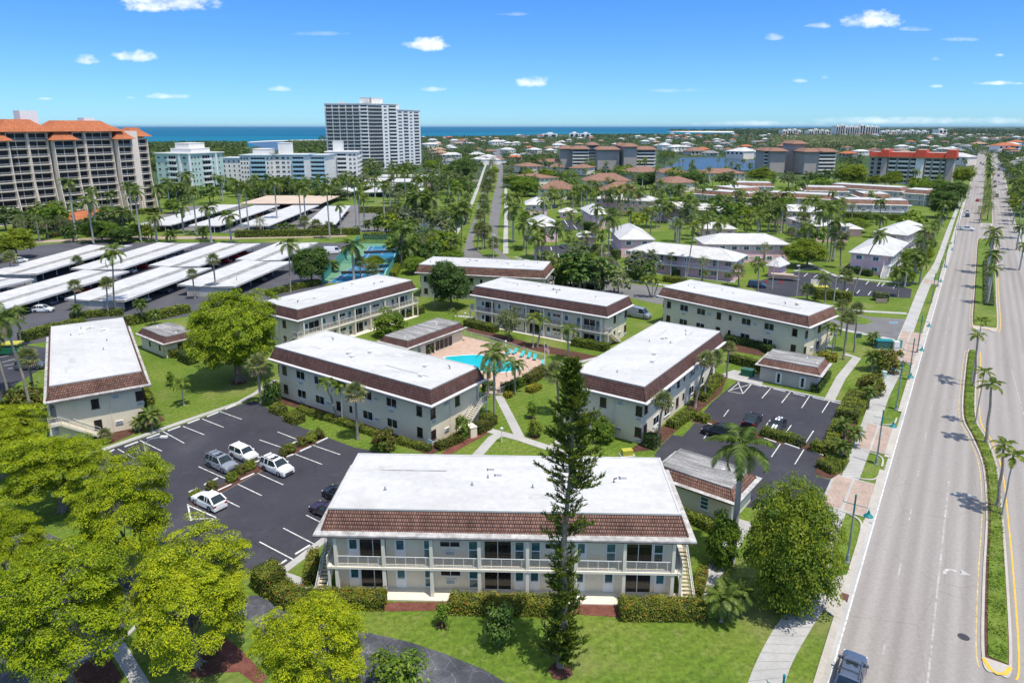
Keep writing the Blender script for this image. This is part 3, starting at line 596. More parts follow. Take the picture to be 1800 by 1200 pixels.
# tennis courts
def quadpt(q, u, v):
    a = Vector(q[0])*(1-u)+Vector(q[1])*u; c = Vector(q[3])*(1-u)+Vector(q[2])*u; return tuple(a*(1-v)+c*v)
TQ = [P(566,497), P(680,497), P(716,428), P(632,428)]
M['cgreen'] = simple('court_green', (.12,.26,.16), .85, .08, .3, space='world'); M['cblue'] = simple('court_blue', (.012,.15,.28), .85, .08, .3, space='world')
M['pinkline'] = simple('court_line_pink', (.62,.40,.52), .8, .1, 1, space='world'); M['limeline'] = simple('court_line_lime', (.5,.66,.42), .8, .1, 1, space='world')
sheet('tennis_court', TQ, .03, M['cgreen'], .03, world=True)
for k, (Q0, hi) in enumerate((([P(634,454), P(702,454), P(706,433), P(650,433)], 0), ([P(578,497), P(668,497), P(684,465), P(625,465)], 1))):
    sheet('court_surface', Q0, .036, M['cblue'], world=True)
    for (u0,v0,u1,v1,mm) in ((0,0,1,0,'pinkline'),(0,.28,1,.28,'pinkline'),(0,.76,1,.76,'pinkline'),(0,1,1,1,'pinkline'),(0,0,0,1,'pinkline'),(.14,0,.14,1,'pinkline'),(.86,0,.86,1,'limeline'),(1,0,1,1,'limeline'),(.5,.28,.5,.76,'pinkline')):
        strip('court_marking', [quadpt(Q0,u0,v0), quadpt(Q0,u1,v1)], .14, .042, M[mm])
# pool and deck
deck_poly = [P(715,608),P(745,612),P(812,590),P(868,604),P(920,622),P(958,636),P(952,650),P(925,668),P(905,685),P(880,694),P(855,692),P(838,670),P(772,640),P(712,620)]
sheet('pool_deck', deck_poly, .06, M['deck'], .06, world=True)
pool_pts = curve([P(782,628),P(800,626),P(836,624),P(862,627),P(884,634),P(905,640),P(913,649),P(895,653),P(868,655),P(846,652),P(812,643),P(786,634),P(782,628)], 6)
M['pool'] = water('pool_water', [(.3,(.0,.40,.46)), (.7,(.01,.5,.54))], .12, 1.5, .12, .3)
sheet('pool_coping', [(x+(x-P(850,640)[0])*.035, y+(y-P(850,640)[1])*.05) for x, y in pool_pts], .072, M['white'], .01, world=True)
sheet('pool_water', pool_pts, .078, M['pool'], world=True)
# ---------------------------------------------------------------- parts shared by the buildings
FACE = {'-y': 0, '+x': pi/2, '+y': pi, '-x': -pi/2}
def mesh_of(mb, name, mats):
    o = mb.build(name, mats); me = o.data; bpy.data.objects.remove(o); return me
def pane_mesh(w, h, nx=1, ny=1, fw=.07, glass='wglass', frame='white', d=.07, sill=None):
    f = MB(); f.box(-w/2,-d,0,-w/2+fw,0,h); f.box(w/2-fw,-d,0,w/2,0,h); f.box(-w/2+fw,-d,0,w/2-fw,0,fw); f.box(-w/2+fw,-d,h-fw,w/2-fw,0,h)
    for i in range(1, nx): x = -w/2+w*i/nx; f.box(x-fw/2,-d+.004,fw,x+fw/2,0,h-fw)
    for j in range(1, ny): z = h*j/ny; f.box(-w/2+fw,-d+.008,z-fw/2,w/2-fw,0,z+fw/2)
    if sill: f.box(-w/2-.06,-d-.07,-.09,w/2+.06,0,-.003)
    p = MB(); p.box(-w/2+fw*.5,-.03,fw*.5,w/2-fw*.5,.0,h-fw*.5)
    return mesh_of(f, 'frame', M[frame]), mesh_of(p, 'pane', M[glass])
def door_mesh():
    f = MB(); f.box(-.52,-.07,0,.52,0,2.12); f.box(-.43,-.09,.06,.43,-.065,.95)
    p = MB(); p.box(-.33,-.085,1.02,.33,-.06,1.95)
    return mesh_of(f, 'door', M['white']), mesh_of(p, 'pane', M['tglass'])
def ac_mesh():
    f = MB(); f.box(-.48,-.14,0,.48,0,.46); p = MB()
    for k in range(5): p.box(-.4,-.155,.06+k*.075,.4,-.138,.10+k*.075)
    return mesh_of(f, 'air_conditioner', M['offwhite']), mesh_of(p, 'grille', M['pole'])
def shutter_mesh(w=1.5, h=1.15, gl='tglass'):
    a, p = pane_mesh(w, h, 2, 1, .07, gl)
    s = MB(); s.box(-w/2-.5,-.06,-.05,-w/2-.06,0,h+.05); s.box(w/2+.06,-.06,-.05,w/2+.5,0,h+.05)
    return a, p, mesh_of(s, 'shutter', M['white'])
WK = {'s': ('window', pane_mesh(.95,1.35,1,1,.06,'wglass','brown',sill=1)), 'd': ('window', pane_mesh(2.0,1.35,2,1,.07,'wglass','rail',sill=1)), 't': ('window', pane_mesh(.55,1.05,1,1,.06,'wglass','brown')),
      'hi': ('window', pane_mesh(1.9,.62,2,1,.06,'wglass','rail')), 'slider': ('sliding_door', pane_mesh(2.55,2.1,2,1,.06,'wglass','offwhite')),
      'win': ('window', pane_mesh(.92,1.95,1,2,.09,'tglass','white')), 'door': ('door', door_mesh()), 'ac': ('air_conditioner', ac_mesh()),
      'pw': ('window', shutter_mesh()), 'pn': ('window', pane_mesh(1.7,1.2,2,2,.08,'tglass','white')), 'sash': ('window', pane_mesh(1.0,1.5,1,3,.08,'tglass','white',sill=1)),
      'udoor': ('door', pane_mesh(1.0,2.1,1,1,.28,'wglass','white'))}
def put(parent, kind, x, y, z, face='-y'):
    name, ms = WK[kind]
    r = link(name, ms[0], parent, (x,y,z), FACE[face])
    for k, me in enumerate(ms[1:]): link('grille' if kind == 'ac' else ('shutter' if k else 'pane'), me, r)
    return r
def fit(px, z):
    w = [Vector(P(x,y,z)) for x, y in px]; l = ((w[1]-w[0])+(w[2]-w[3]))/2; d = ((w[3]-w[0])+(w[2]-w[1]))/2
    c = sum(w, Vector((0,0)))/4; L = l.length; return c.x, c.y, atan2(l.y, l.x), L, abs(l.x*d.y-l.y*d.x)/L
def front(fl, fr, z, D):                    # rectangle from its near edge and a depth
    a, c = Vector(P(*fl, z)), Vector(P(*fr, z)); l = c-a; n = Vector((-l.y, l.x)).normalized()
    m = (a+c)/2+n*D/2; return m.x, m.y, atan2(l.y, l.x), l.length, D
def ring(mb, hx, hy, o0, z0, o1, z1, m=0, v0=0, sides='fbrl', uvs=True):
    sl = sqrt((o1-o0)**2+(z1-z0)**2)
    A0 = [(-hx-o0,-hy-o0),(hx+o0,-hy-o0),(hx+o0,hy+o0),(-hx-o0,hy+o0)]; A1 = [(-hx-o1,-hy-o1),(hx+o1,-hy-o1),(hx+o1,hy+o1),(-hx-o1,hy+o1)]
    for i in range(4):
        j = (i+1) % 4; L0 = (hx if i%2 == 0 else hy)+o0; L1 = (hx if i%2 == 0 else hy)+o1
        mb.face([(*A1[i],z1),(*A1[j],z1),(*A0[j],z0),(*A0[i],z0)], m, [(-L1+i*37,v0-sl),(L1+i*37,v0-sl),(L0+i*37,v0),(-L0+i*37,v0)] if uvs else None)
def mansard(parent, hx, hy, z0, z1, off, n, mat, lip=.05):
    mb = MB()
    for k in range(n):
        za = z1-(z1-z0)*k/n; zb = z1-(z1-z0)*(k+1)/n; oa = off*k/n; ob = off*(k+1)/n
        ring(mb, hx, hy, oa+.01, za, ob+lip, zb+.005, 0, -k*sqrt(((z1-z0)/n)**2+(off/n)**2)); ring(mb, hx, hy, ob+lip, zb+.005, ob+.008, zb, 0, -k*.3)
    for sx in (-1,1):
        for sy in (-1,1): mb.bar((sx*(hx+.02),sy*(hy+.02),z1-.01),(sx*(hx+off+.05),sy*(hy+off+.05),z0+.04),.16,.10)
    r = mb.build('mansard_roof', M[mat], parent)
    return r
M['patch'] = simple('roof_patch', (.47,.465,.45), .7, .12, 1); M['patch2'] = simple('roof_patch_light', (.60,.60,.60), .6, .06, 1)
def flat_top(parent, hx, hy, z, mat, n_vents=9, seed=0):
    rr = random.Random(seed); b = MB(); b.box(-hx,-hy,z-.16,hx,hy,z)
    b.box(-hx-.06,-hy-.06,z-.1,hx+.06,-hy+.14,z+.06); b.box(-hx-.06,hy-.14,z-.1,hx+.06,hy+.06,z+.06); b.box(-hx-.06,-hy+.14,z-.1,-hx+.14,hy-.14,z+.06); b.box(hx-.14,-hy+.14,z-.1,hx+.06,hy-.14,z+.06)
    r = b.build('flat_roof', M[mat], parent)
    if n_vents > 4:
        for k in range(4):
            w_, l_ = rr.uniform(.4,1.1), rr.uniform(1.2,5.0); x, y = rr.uniform(-hx*.85,hx*.7), rr.uniform(-hy*.8,hy*.6); pb = MB(); pb.box(x,y,z+.002,x+l_,y+w_,z+.008); pb.build('roof_patch', M['patch' if k % 2 else 'patch2'], r)
        pb = MB(); pb.bar((-hx*.8,hy*.35,z+.05),(hx*rr.uniform(-.7,-.2),hy*.35,z+.05),.05); pb.build('conduit', M['ledge'], r)
    for k in range(n_vents):
        x, y = rr.uniform(-hx*.9,hx*.9), rr.uniform(-hy*.5,hy*.5); v = MB(); t = rr.random()
        if t < .6: v.lathe([(.0,.34),(.06,.34),(.06,.02),(.2,.005)], 8); v.build('vent_pipe', M['offwhite' if rr.random() < .5 else 'pole'], r, (x,y,z))
        elif t < .8: v.bar((0,0,0),(0,0,.4),.09); v.bar((0,0,.4),(.3,.05,.45),.09); v.build('vent_pipe', M['dark'], r, (x,y,z))
        else: v.box(-.3,-.25,0,.3,.25,.3); v.box(-.36,-.31,.3,.36,.31,.36); v.build('vent_box', M['offwhite'], r, (x,y,z))
    return r
M['baluster'] = simple('baluster_shade_taupe', (.34,.31,.27), .6, .08, 3)  # bars darkened: shade of the wall behind is put into their colour
def railing(parent, p, q, h=1.02, gap=.115, mat='rail', name='railing', th=.045):
    b = MB(); p = Vector(p); q = Vector(q); d = q-p; n = max(int(d.length/gap), 1); up = Vector((0,0,h))
    b.bar(p+up, q+up, .06, .05); b.bar(p+Vector((0,0,.1)), q+Vector((0,0,.1)), .05, .04)
    for k in range(n+1):
        c = p+d*k/n; b.bar(c+Vector((0,0,.06)), c+up, .06 if k % 8 == 0 else th, None, 0 if k % 8 == 0 or gap > .2 else 1)
    return b.build(name, [M[mat], M['baluster']], parent)
def stair(parent, x0, x1, y_top, sgn, z_top=3.15, z_bot=.12, run=.29, mat='step'):
    n = 15; b = MB(); dz = (z_top-z_bot)/n
    for k in range(n):
        y = y_top+sgn*run*k; z = z_top-dz*(k+1); ya, yb = sorted((y, y+sgn*(run+.03)))
        b.box(x0+.06,ya,z-.06,x1-.06,yb,z)
    st = b.build('stair', M[mat], parent)
    s = MB(); ye = y_top+sgn*run*n
    for x in (x0+.03, x1-.03): s.bar((x,y_top,z_top-.12),(x,ye,z_bot+.05),.06,.3)
    s.build('stringer', M['trimcream'], st)
    for x in (x0+.02, x1-.02):
        r = MB(); r.tube([(x,y_top,z_top+.98),(x,ye,z_bot+.98)], .03, 6); r.tube([(x,y_top,z_top+.5),(x,ye,z_bot+.5)], .02, 5)
        for k in range(0, n+1, 3): y = y_top+sgn*run*k; z = z_top-dz*k; r.tube([(x,y,z-.1),(x,y,z+.98)], .025, 5)
        r.build('handrail', M['rail'], st)
    return st
BAYS = [('door',.30,'slider',.72),('door',.30,'win',.90),('hi',.36,'win',.85),('slider',.37,'win',.83),('win',.17,'hi',.58),('door',.12,'win',.75),('slider',.32,'win',.74)]
BAYL = [('door',.30,'slider',.72),('door',.30,'win',.90),('hi',.36,'win',.85),('slider',.37,'door',.83),('door',.15,'hi',.58),('door',.10,'door',.72),('slider',.32,'door',.80)]
def apartment_block(label, rect, flip, tile='tile_b', ledge='ledgew', wall='cream', stairs='down', simple_=False, seed=1, roofmat='roof', nb=7, e_off=1.0):
    cx, cy, rot, L, W = rect; hx, hy = L/2, W/2
    t = thing('apartment_building', label, 'apartment building', (cx,cy,0), rot+(pi if flip else 0), 'brown roofed apartment blocks')
    EX = hx-.2; yw = -(hy-.2); yb = hy-.2; yc = -(hy+e_off-.26)
    b = MB(); b.box(-EX, yw, 0, EX, yb, 6.2); b.build('wall', M[wall], t)
    b = MB(); b.box(-EX, yc-.12, 2.93, EX, yw-.01, 3.15); b.build('balcony_deck', M['trimcream'], t)
    b = MB(); b.box(-hx-.7, yc-.5, 0, hx+.7, yw-.01, .12); b.build('walkway', M['trimcream'], t)
    b = MB(); ring(b, hx, hy, .6, 6.52, e_off, 6.46, 0, uvs=False); ring(b, hx, hy, e_off, 6.46, e_off+.004, 6.3, 0, uvs=False); b.build('eave', M[ledge], t)
    b = MB(); ring(b, hx, hy, e_off+.006, 6.3, e_off+.01, 6.2, 0, uvs=False); ring(b, hx, hy, e_off+.006, 6.2, -.3, 6.19, 0, uvs=False); b.build('fascia', M['brown' if ledge != 'ledge' else 'brown'], t)
    mansard(t, hx, hy, 6.53, 8.27, .6, 6, tile); flat_top(t, hx, hy, 8.4, roofmat, 5 if simple_ else 10, seed)
    xs = [-hx+.6+(2*hx-1.2)*k/nb for k in range(nb+1)]
    for x in xs:
        c = MB(); c.box(x-.15,yc-.06,.12,x+.15,yc+.24,6.2); c.build('column', M['trimcream'], t)
    for k in range(nb):
        railing(t, (xs[k]+.16,yc+.05,3.15), (xs[k+1]-.16,yc+.05,3.15))
        for z, bays in ((3.18, BAYS), (.14, BAYL)):
            bb = bays[k % 7]; x0, w = xs[k], xs[k+1]-xs[k]
            for kind, f in ((bb[0],bb[1]),(bb[2],bb[3])):
                zz = z+(1.35 if kind == 'hi' else (.12 if kind == 'win' else 0))
                put(t, kind, x0+w*f, yw, zz)
                if kind == 'hi': put(t, 'ac', x0+w*f, yw, z+.55)
    for sx, fc in ((1,'+x'),(-1,'-x')):
        xa = sx*(EX+.05); xo = sx*(EX+(1.3 if stairs == 'down' else .45)); X0, X1 = sorted((xa, xo))
        dk = MB(); dk.box(X0, yc-.118, 2.95, X1, yc+1.35, 3.148); lp = dk.build('landing', M['trimcream'], t)
        if stairs == 'down':
            railing(lp, (xo-sx*.05,yc-.08,3.15), (xo-sx*.05,yc+1.3,3.15)); railing(lp, (xa,yc-.08,3.15), (xo-sx*.05,yc-.08,3.15))
            X0, X1 = sorted((xa+sx*.05, xo)); stair(t, X0, X1, yc+1.35, 1)
        else:
            xi = sx*(EX+.48); xq = sx*(EX+1.62); X0, X1 = sorted((xi, xq)); y2 = yc+3.9
            dk = MB(); A0, A1 = sorted((xa, xi)); dk.box(A0,yc+1.36,2.95,A1,y2+1.2,3.148); dk.box(X0+.01,y2,2.95,X1,y2+1.2,3.145); dk.build('landing', M['trimcream'], t)
            stair(t, X0, X1, y2, -1)
            railing(lp, (xo-sx*.03,yc-.08,3.15), (xo-sx*.03,y2-.1,3.15)); railing(lp, (xq-sx*.04,y2,3.15), (xq-sx*.04,y2+1.2,3.15))
        c = MB(); c.box(xo-sx*.12-.1,yc-.05,.0,xo-sx*.12+.1,yc+.15,2.95); c.build('column', M['trimcream'], t)
        for z in (4.05, .95):
            put(t, 's', sx*EX, hy-.6, z, fc); put(t, 's', sx*EX, -hy*.12, z, fc)
            put(t, 'ac', sx*EX, hy-.6, z-.72, fc); put(t, 'ac', sx*EX, hy*.35, z+(.9 if z > 3 else .2), fc)
        pp = MB(); pp.tube([(sx*(EX+.06),hy*.2,0),(sx*(EX+.06),hy*.2,6.1)], .05, 6); pp.build('downpipe', M['trimcream'], t)
    for z, pat in ((4.05, 'sdDsTddS'), (.95, 'sddsTdds')):
        for f, k in zip((.05,.17,.30,.43,.51,.62,.77,.93), pat):
            x = hx-f*2*hx; k = k.lower(); put(t, k, x, yb, z+(.2 if k == 't' else 0), '+y')
            if k == 'd': put(t, 'ac', x-(0 if f in (.17,.77) else 1.9), yb, z-(.8 if f in (.17,.77) else -.35), '+y')
    return t
B = {}
B['front'] = apartment_block('long cream two storey block with reddish shingle mansard and railed balconies behind the ixora hedges', fit([(581,892.5),(1197.5,903.75),(1158.75,805),(628.75,797.5)], 8.4), False, 'tile', 'ledge', 'cream', 'front', seed=3, e_off=1.28)
B['w1'] = apartment_block('cream block with dark brown mansard between the striped car park and the swimming pool', fit([(482.5,608.75),(757.5,683.75),(838.75,645),(575,581.25)], 8.4), True, seed=4)
B['w2'] = apartment_block('brown mansard block with open balconies between the tennis courts and the grey roofed pool house', fit([(523.75,543.75),(722.5,492.5),(665,482.5),(461.25,530)], 8.4), False, seed=5)
B['b3'] = apartment_block('brown mansard block with balconies facing the pool and a white van parked at its end', fit([(836,502.5),(1065,538),(1105,520),(882.5,487.5)], 8.4), False, seed=6)
B['b5'] = apartment_block('cream block with reddish brown mansard and fan palms at its end beside the side street', fit([(1166.7,504.2),(1419.4,555),(1465.3,537.5),(1213.9,491.7)], 8.4), True, 'tile', 'ledgew', seed=7)
B['b4'] = apartment_block('brown mansard block between the pool lawn and the small car park with the striped car', fit([(1131,680),(1264,583),(1161,564),(1009,651)], 8.4), True, seed=8)
B['b0'] = apartment_block('brown mansard block standing end on between the carport hedge and the striped car park', fit([(247.5,652.5),(216,558.75),(90,573.75),(88,677)], 8.4), True, 'tile_r', 'ledge', seed=9)
B['b6'] = apartment_block('mottled red mansard block behind the round dark tree, next to the tennis courts', fit([(737.5,465),(956,474.5),(966,460),(761,450.75)], 8.4), True, 'tile_r', 'ledge', seed=10)
def utility_house(label, rect, ow, tile, wins, roofmat='oldroof', wall='cream', flip=False):
    cx, cy, rot, L, W = rect; hx, hy = L/2, W/2; t = thing('utility_house', label, 'utility building', (cx,cy,0), rot, 'small mansard outbuildings')
    b = MB(); b.box(-hx-.35,-hy-.35,0,hx+.35,hy+.35,2.75); b.build('wall', M[wall], t)
    b = MB(); ring(b, hx, hy, .62, 2.98, ow, 2.93, 0, uvs=False); b.build('eave', M['ledge'], t)
    b = MB(); ring(b, hx, hy, ow, 2.93, ow+.004, 2.76, 0, uvs=False); ring(b, hx, hy, ow, 2.76, .2, 2.75, 0, uvs=False); b.build('fascia', M['brown'], t)
    mansard(t, hx, hy, 2.99, 3.92, .62, 3, tile); flat_top(t, hx, hy, 4.02, roofmat, 2, int(L*10))
    for kind, x, y, z, fc in wins:
        X = {'-y': (x*hx,-hy-.35), '+y': (x*hx,hy+.35), '+x': (hx+.35,y*hy), '-x': (-hx-.35,y*hy)}[fc]; put(t, kind, X[0], X[1], z, fc)
    return t
utility_house('grey flat roofed outbuilding with two white doors at the head of the small car park', fit([(1344.5,628),(1436,647),(1450,628),(1358,614)], 4), 1.15, 'tile', [('udoor',-.35,0,.05,'-y'),('udoor',.55,0,.05,'-y')], wall='greyst')
utility_house('stained grey roofed outbuilding beside the tall royal palm and the front block', fit([(1165,820),(1289,859),(1313,826),(1192,787)], 4), 1.2, 'tile', [('sash',-.72,0,.7,'-y'),('sash',.36,0,.7,'-y')])
U2 = utility_house('pool house with weathered grey roof and glass doors opening on the pink deck', fit([(715,599),(810,566.7),(768,559),(676.7,590)], 4), 1.2, 'tile_b', [('slider',-.25,0,.1,'-y'),('slider',.12,0,.1,'-y'),('slider',.45,0,.1,'-y'),('sash',-.65,0,.7,'-y')])
utility_house('small weathered outbuilding left of the big round yellow green tree', fit([(248.7,578),(293.7,591),(336,582),(298.7,565)], 4), 1.15, 'tile_b', [('t',-.3,0,1.0,'-y'),('t',.55,0,1.0,'-y'),('s',0,-.1,1.0,'+x'),('s',0,.35,1.0,'+x')])
# ---------------------------------------------------------------- hipped houses: the pink complex and the tiled condominiums
def hip_roof(parent, L, W, z, h, mat, ov=0, n=0, seams=True, name='roof'):
    hx, hy = L/2, W/2; b = MB(); r = max(hx-hy, 0.01) if hx >= hy else .01; ry = 0 if hx >= hy else hy-hx
    q = [(-hx,-hy,z),(hx,-hy,z),(hx,hy,z),(-hx,hy,z)]; e0 = (-r,-ry,z+h); e1 = (r,ry,z+h)
    def sl(p): return None
    if hx >= hy:
        s = sqrt(hy*hy+h*h)
        b.face([q[0],q[1],e1,e0], 0, [(-hx,0),(hx,0),(r,s),(-r,s)]); b.face([q[2],q[3],e0,e1], 0, [(-hx,0),(hx,0),(r,s),(-r,s)])
        b.face([q[1],q[2],e1], 0, [(-hy,0),(hy,0),(0,s)]); b.face([q[3],q[0],e0], 0, [(-hy,0),(hy,0),(0,s)])
    else:
        s = sqrt(hx*hx+h*h)
        b.face([q[1],q[2],e1,e0], 0, [(-hy,0),(hy,0),(ry,s),(-ry,s)]); b.face([q[3],q[0],e0,e1], 0, [(-hy,0),(hy,0),(ry,s),(-ry,s)])
        b.face([q[0],q[1],e0], 0, [(-hx,0),(hx,0),(0,s)]); b.face([q[2],q[3],e1], 0, [(-hx,0),(hx,0),(0,s)])
    ring(b, hx, hy, 0, z, 0.003, z-.22, 0, uvs=False); b.face([(-hx,hy,z-.22),(hx,hy,z-.22),(hx,-hy,z-.22),(-hx,-hy,z-.22)], 0)
    if seams:
        for c in q: b.bar(c, e0 if (c[0] < 0 if hx >= hy else c[1] < 0) else e1, .2, .1)
        b.bar(e0, e1, .2, .1)
        if seams == 'metal' and hx >= hy:
            k = int(L/.9)
            for i in range(1, k):
                x = -hx+L*i/k; f = min(1, (hx-abs(x))/max(hx-r, .01)); xr = x
                for sy in (-1,1): b.bar((x,sy*hy,z+.02),(xr,sy*hy*(1-f),z+h*f+.02),.05,.04)
    return b.build(name, M[mat], parent)
def hip_house(label, rect, ze, h, wall='pink', roof='metalroof', name='pink_house', group='pink houses with white hipped roofs', gallery=(), wins=(), inset=.75, cat='house', seams='metal', kind='pw'):
    cx, cy, rot, L, W = rect; hx, hy = L/2, W/2; t = thing(name, label, cat, (cx,cy,0), rot, group)
    g = {k: 1.5 if k in gallery else 0 for k in ('-y','+y','+x','-x')}
    x0, x1, y0, y1 = -hx+inset+g['-x'], hx-inset-g['+x'], -hy+inset+g['-y'], hy-inset-g['+y']
    b = MB(); b.box(x0,y0,0,x1,y1,ze-.2); b.build('wall', M[wall], t)
    hip_roof(t, L, W, ze, h, roof, seams=seams)
    two = ze > 4.5
    for fc in ('-y','+x','-x'):
        ln = (x1-x0) if fc == '-y' else (y1-y0)
        if fc not in wins and fc not in gallery: continue
        n = max(int(ln/3.6), 1)
        for zi, z in enumerate((4.1, 1.0) if two else (1.0,)):
            for k in range(n):
                u = -ln/2+ln*(k+.5)/n; kd = kind
                if fc in gallery: kd = ('pn','door','win','pn')[(k+zi) % 4]
                zz = z-(.95 if kd in ('door',) else (.6 if kd == 'win' else 0))
                X = {'-y': ((x0+x1)/2+u, y0), '+x': (x1,(y0+y1)/2+u), '-x': (x0,(y0+y1)/2-u)}[fc]; put(t, kd, X[0], X[1], zz, fc)
    for fc in gallery:
        if fc == '-y': a, c = (x0-.3,-hy+.35), (x1+.3,-hy+.35); bx = (x0-.3,-hy+.25,x1+.3,y0-.01)
        elif fc == '+x': a, c = (hx-.35,y0-.3), (hx-.35,y1+.3); bx = (x1+.01,y0-.3,hx-.25,y1+.3)
        else: a, c = (-hx+.35,y0-.3), (-hx+.35,y1+.3); bx = (-hx+.25,y0-.3,x0-.01,y1+.3)
        d = MB(); d.box(bx[0],bx[1],2.88,bx[2],bx[3],3.1); d.build('gallery_deck', M['white'], t)
        d = MB(); d.box(bx[0]-.2,bx[1]-.2,0,bx[2]+.2,bx[3]+.2,.1); d.build('walkway', M['side'], t)
        ln = Vector(c)-Vector(a); n = max(int(ln.length/4), 2)
        for k in range(n+1):
            p = Vector(a)+ln*k/n; cc = MB(); cc.box(p.x-.09,p.y-.09,.1,p.x+.09,p.y+.09,ze-.2); cc.build('column', M['white'], t)
        railing(t, (*a,3.1), (*c,3.1), 1.0, .3, th=.04)
        if fc == '+x': stair(t, bx[0]+.2, bx[2], bx[1]-.05, -1, 3.1, .1, mat='white')
    return t
H = hip_house
H('long pink house with white hipped roof and railed gallery along the side street hedges', front((1100.8,440.3),(1294,460),6.0,12.5), 6.0, 2.3, gallery=('-y',), wins=('+x',))
H('pink house with long white roof behind the gallery house and above the spreading lawn tree', front((1236,429),(1392,430),6.0,13), 6.0, 2.5, wins=('-y','+x'))
H('pink house with outside stair beside the leaning coconut palm and the avenue walk', front((1490.8,443),(1570,450.8),6.0,30), 6.0, 2.4, gallery=('+x',), wins=('-y',))
H('pink house with white hipped roof right behind the stair house by the avenue', front((1531,408),(1595,414),6.0,30), 6.0, 2.4, gallery=('+x',), wins=('-y',))
H('tall pink gable end house with ribbed white roof left of the long gallery house', front((1088,421),(1152.5,421),6.0,24), 6.0, 3.0, wins=('-y','-x'))
H('upper pink house beside the boulevard palms with pyramid white roof', front((923,360),(965,360),6.0,16), 6.0, 2.8, wins=('-y',), gallery=('-x',))
H('lower pink house beside the boulevard palms, its white roof over the parked cars', front((931.7,398),(985,397.5),6.0,18), 6.0, 3.0, wins=('-y',), gallery=('-x',))
H('tiny pink outbuilding behind the upper marked bays of the pink house car park', front((982.5,373),(1016,373),3.0,8), 3.0, 1.7, wins=('-y',))
H('small white roofed outbuilding hidden among palms beside the pink house car park', front((1015,416.7),(1049,416.7),3.0,8), 3.0, 1.7, wins=('-y',))
H('pink house with white hip roof between the two small outbuildings and the palm lawn', front((1038,377.5),(1080,377),6.0,24), 6.0, 2.8, wins=('-y','-x'))
H('wide pink house behind tall coconut palms in front of the brown tiled condominiums', front((1041.7,348.7),(1146.7,354),6.0,14), 6.0, 2.5, wins=('-y',))
H('pink gallery house half hidden by palms above the courtyard pavilion', front((1140,364),(1262,371),6.0,13), 6.0, 2.4, gallery=('-y',), wins=('+x',))
H('low white roofed courtyard pavilion with glass doors among the pink houses', front((1232,402),(1297,402.5),3.2,12), 3.2, 2.0, wins=('-y',), kind='pn')
H('pink balcony house turned sideways behind the row of royal palms on the lawn', front((1381.7,382.5),(1428,397.5),6.0,15), 6.0, 2.0, gallery=('-y',), wins=('+x',))
H('long white roofed house behind the balcony house and the tall palms', front((1352,369),(1443,374),6.0,15), 6.0, 2.2, wins=('-y',))
H('small pink garage with white roof behind the broad leaved bush near the avenue', front((1478,402),(1520,403),3.0,10), 3.0, 1.6, wins=())
H('little pink hut with pyramid white roof behind the boat at the car park edge', front((1345,466),(1370,469.5),3.4,7.5), 3.4, 2.0, wins=())
# tiled and flat condominiums further back
def T_(label, fl, fr, D, ze=6.2, h=3.0, roof='tile_o', wall='sand'):
    hip_house(label, front(fl, fr, ze, D), ze, h, wall, roof, 'tiled_condominium', 'tan tiled low condominiums', (), ('-y',), .9, 'apartment building', True, 'pn')
T_('tan tiled condominium nearest the boulevard behind the clump of broad trees', (945,332), (1008,333), 16, h=4.5)
T_('long tan tiled condominium with plain roof behind the dome shaped dark tree', (1027,318), (1112,318), 22, h=4.5)
T_('long tan tiled condominium directly behind the palms of the wide pink house', (1058,336), (1130,336), 18, h=4.8)
T_('small tiled condominium with pyramid roof at the bend of the boulevard', (922,293), (959,292), 26)
T_('pair roofed tan condominium in front of the stepped grey apartment block', (968,294), (993,294), 24)
T_('tan condominium with dark windows below the stepped grey apartment block', (998,295), (1029,296), 24)
T_('low tan roofed condominium behind the pyramid roofed one near the boulevard', (928,284), (995,285), 26, h=2.6)
T_('flat pitched tan roof behind the round dark tree by the boulevard', (915,315), (985,312), 26, h=2.6)
T_('tan tiled condominium at the lagoon end of the row beside the dark domed tree', (1150,318), (1178,322), 22, h=3.6)
T_('tan tiled condominium with broad roof on the lagoon shore', (1165,304), (1216,303.5), 30, h=3.2)
T_('low tan tiled condominium just before the broad roof on the lagoon shore', (1157,318.5), (1206,319), 20, h=2.6)
T_('long tan tiled condominium with square windows on the lagoon bank', (1227,304.5), (1313,305), 24, h=3.2)
T_('tan tiled condominium at the corner of the lagoon below the grey block', (1122,303), (1178,300), 28, h=3.4)
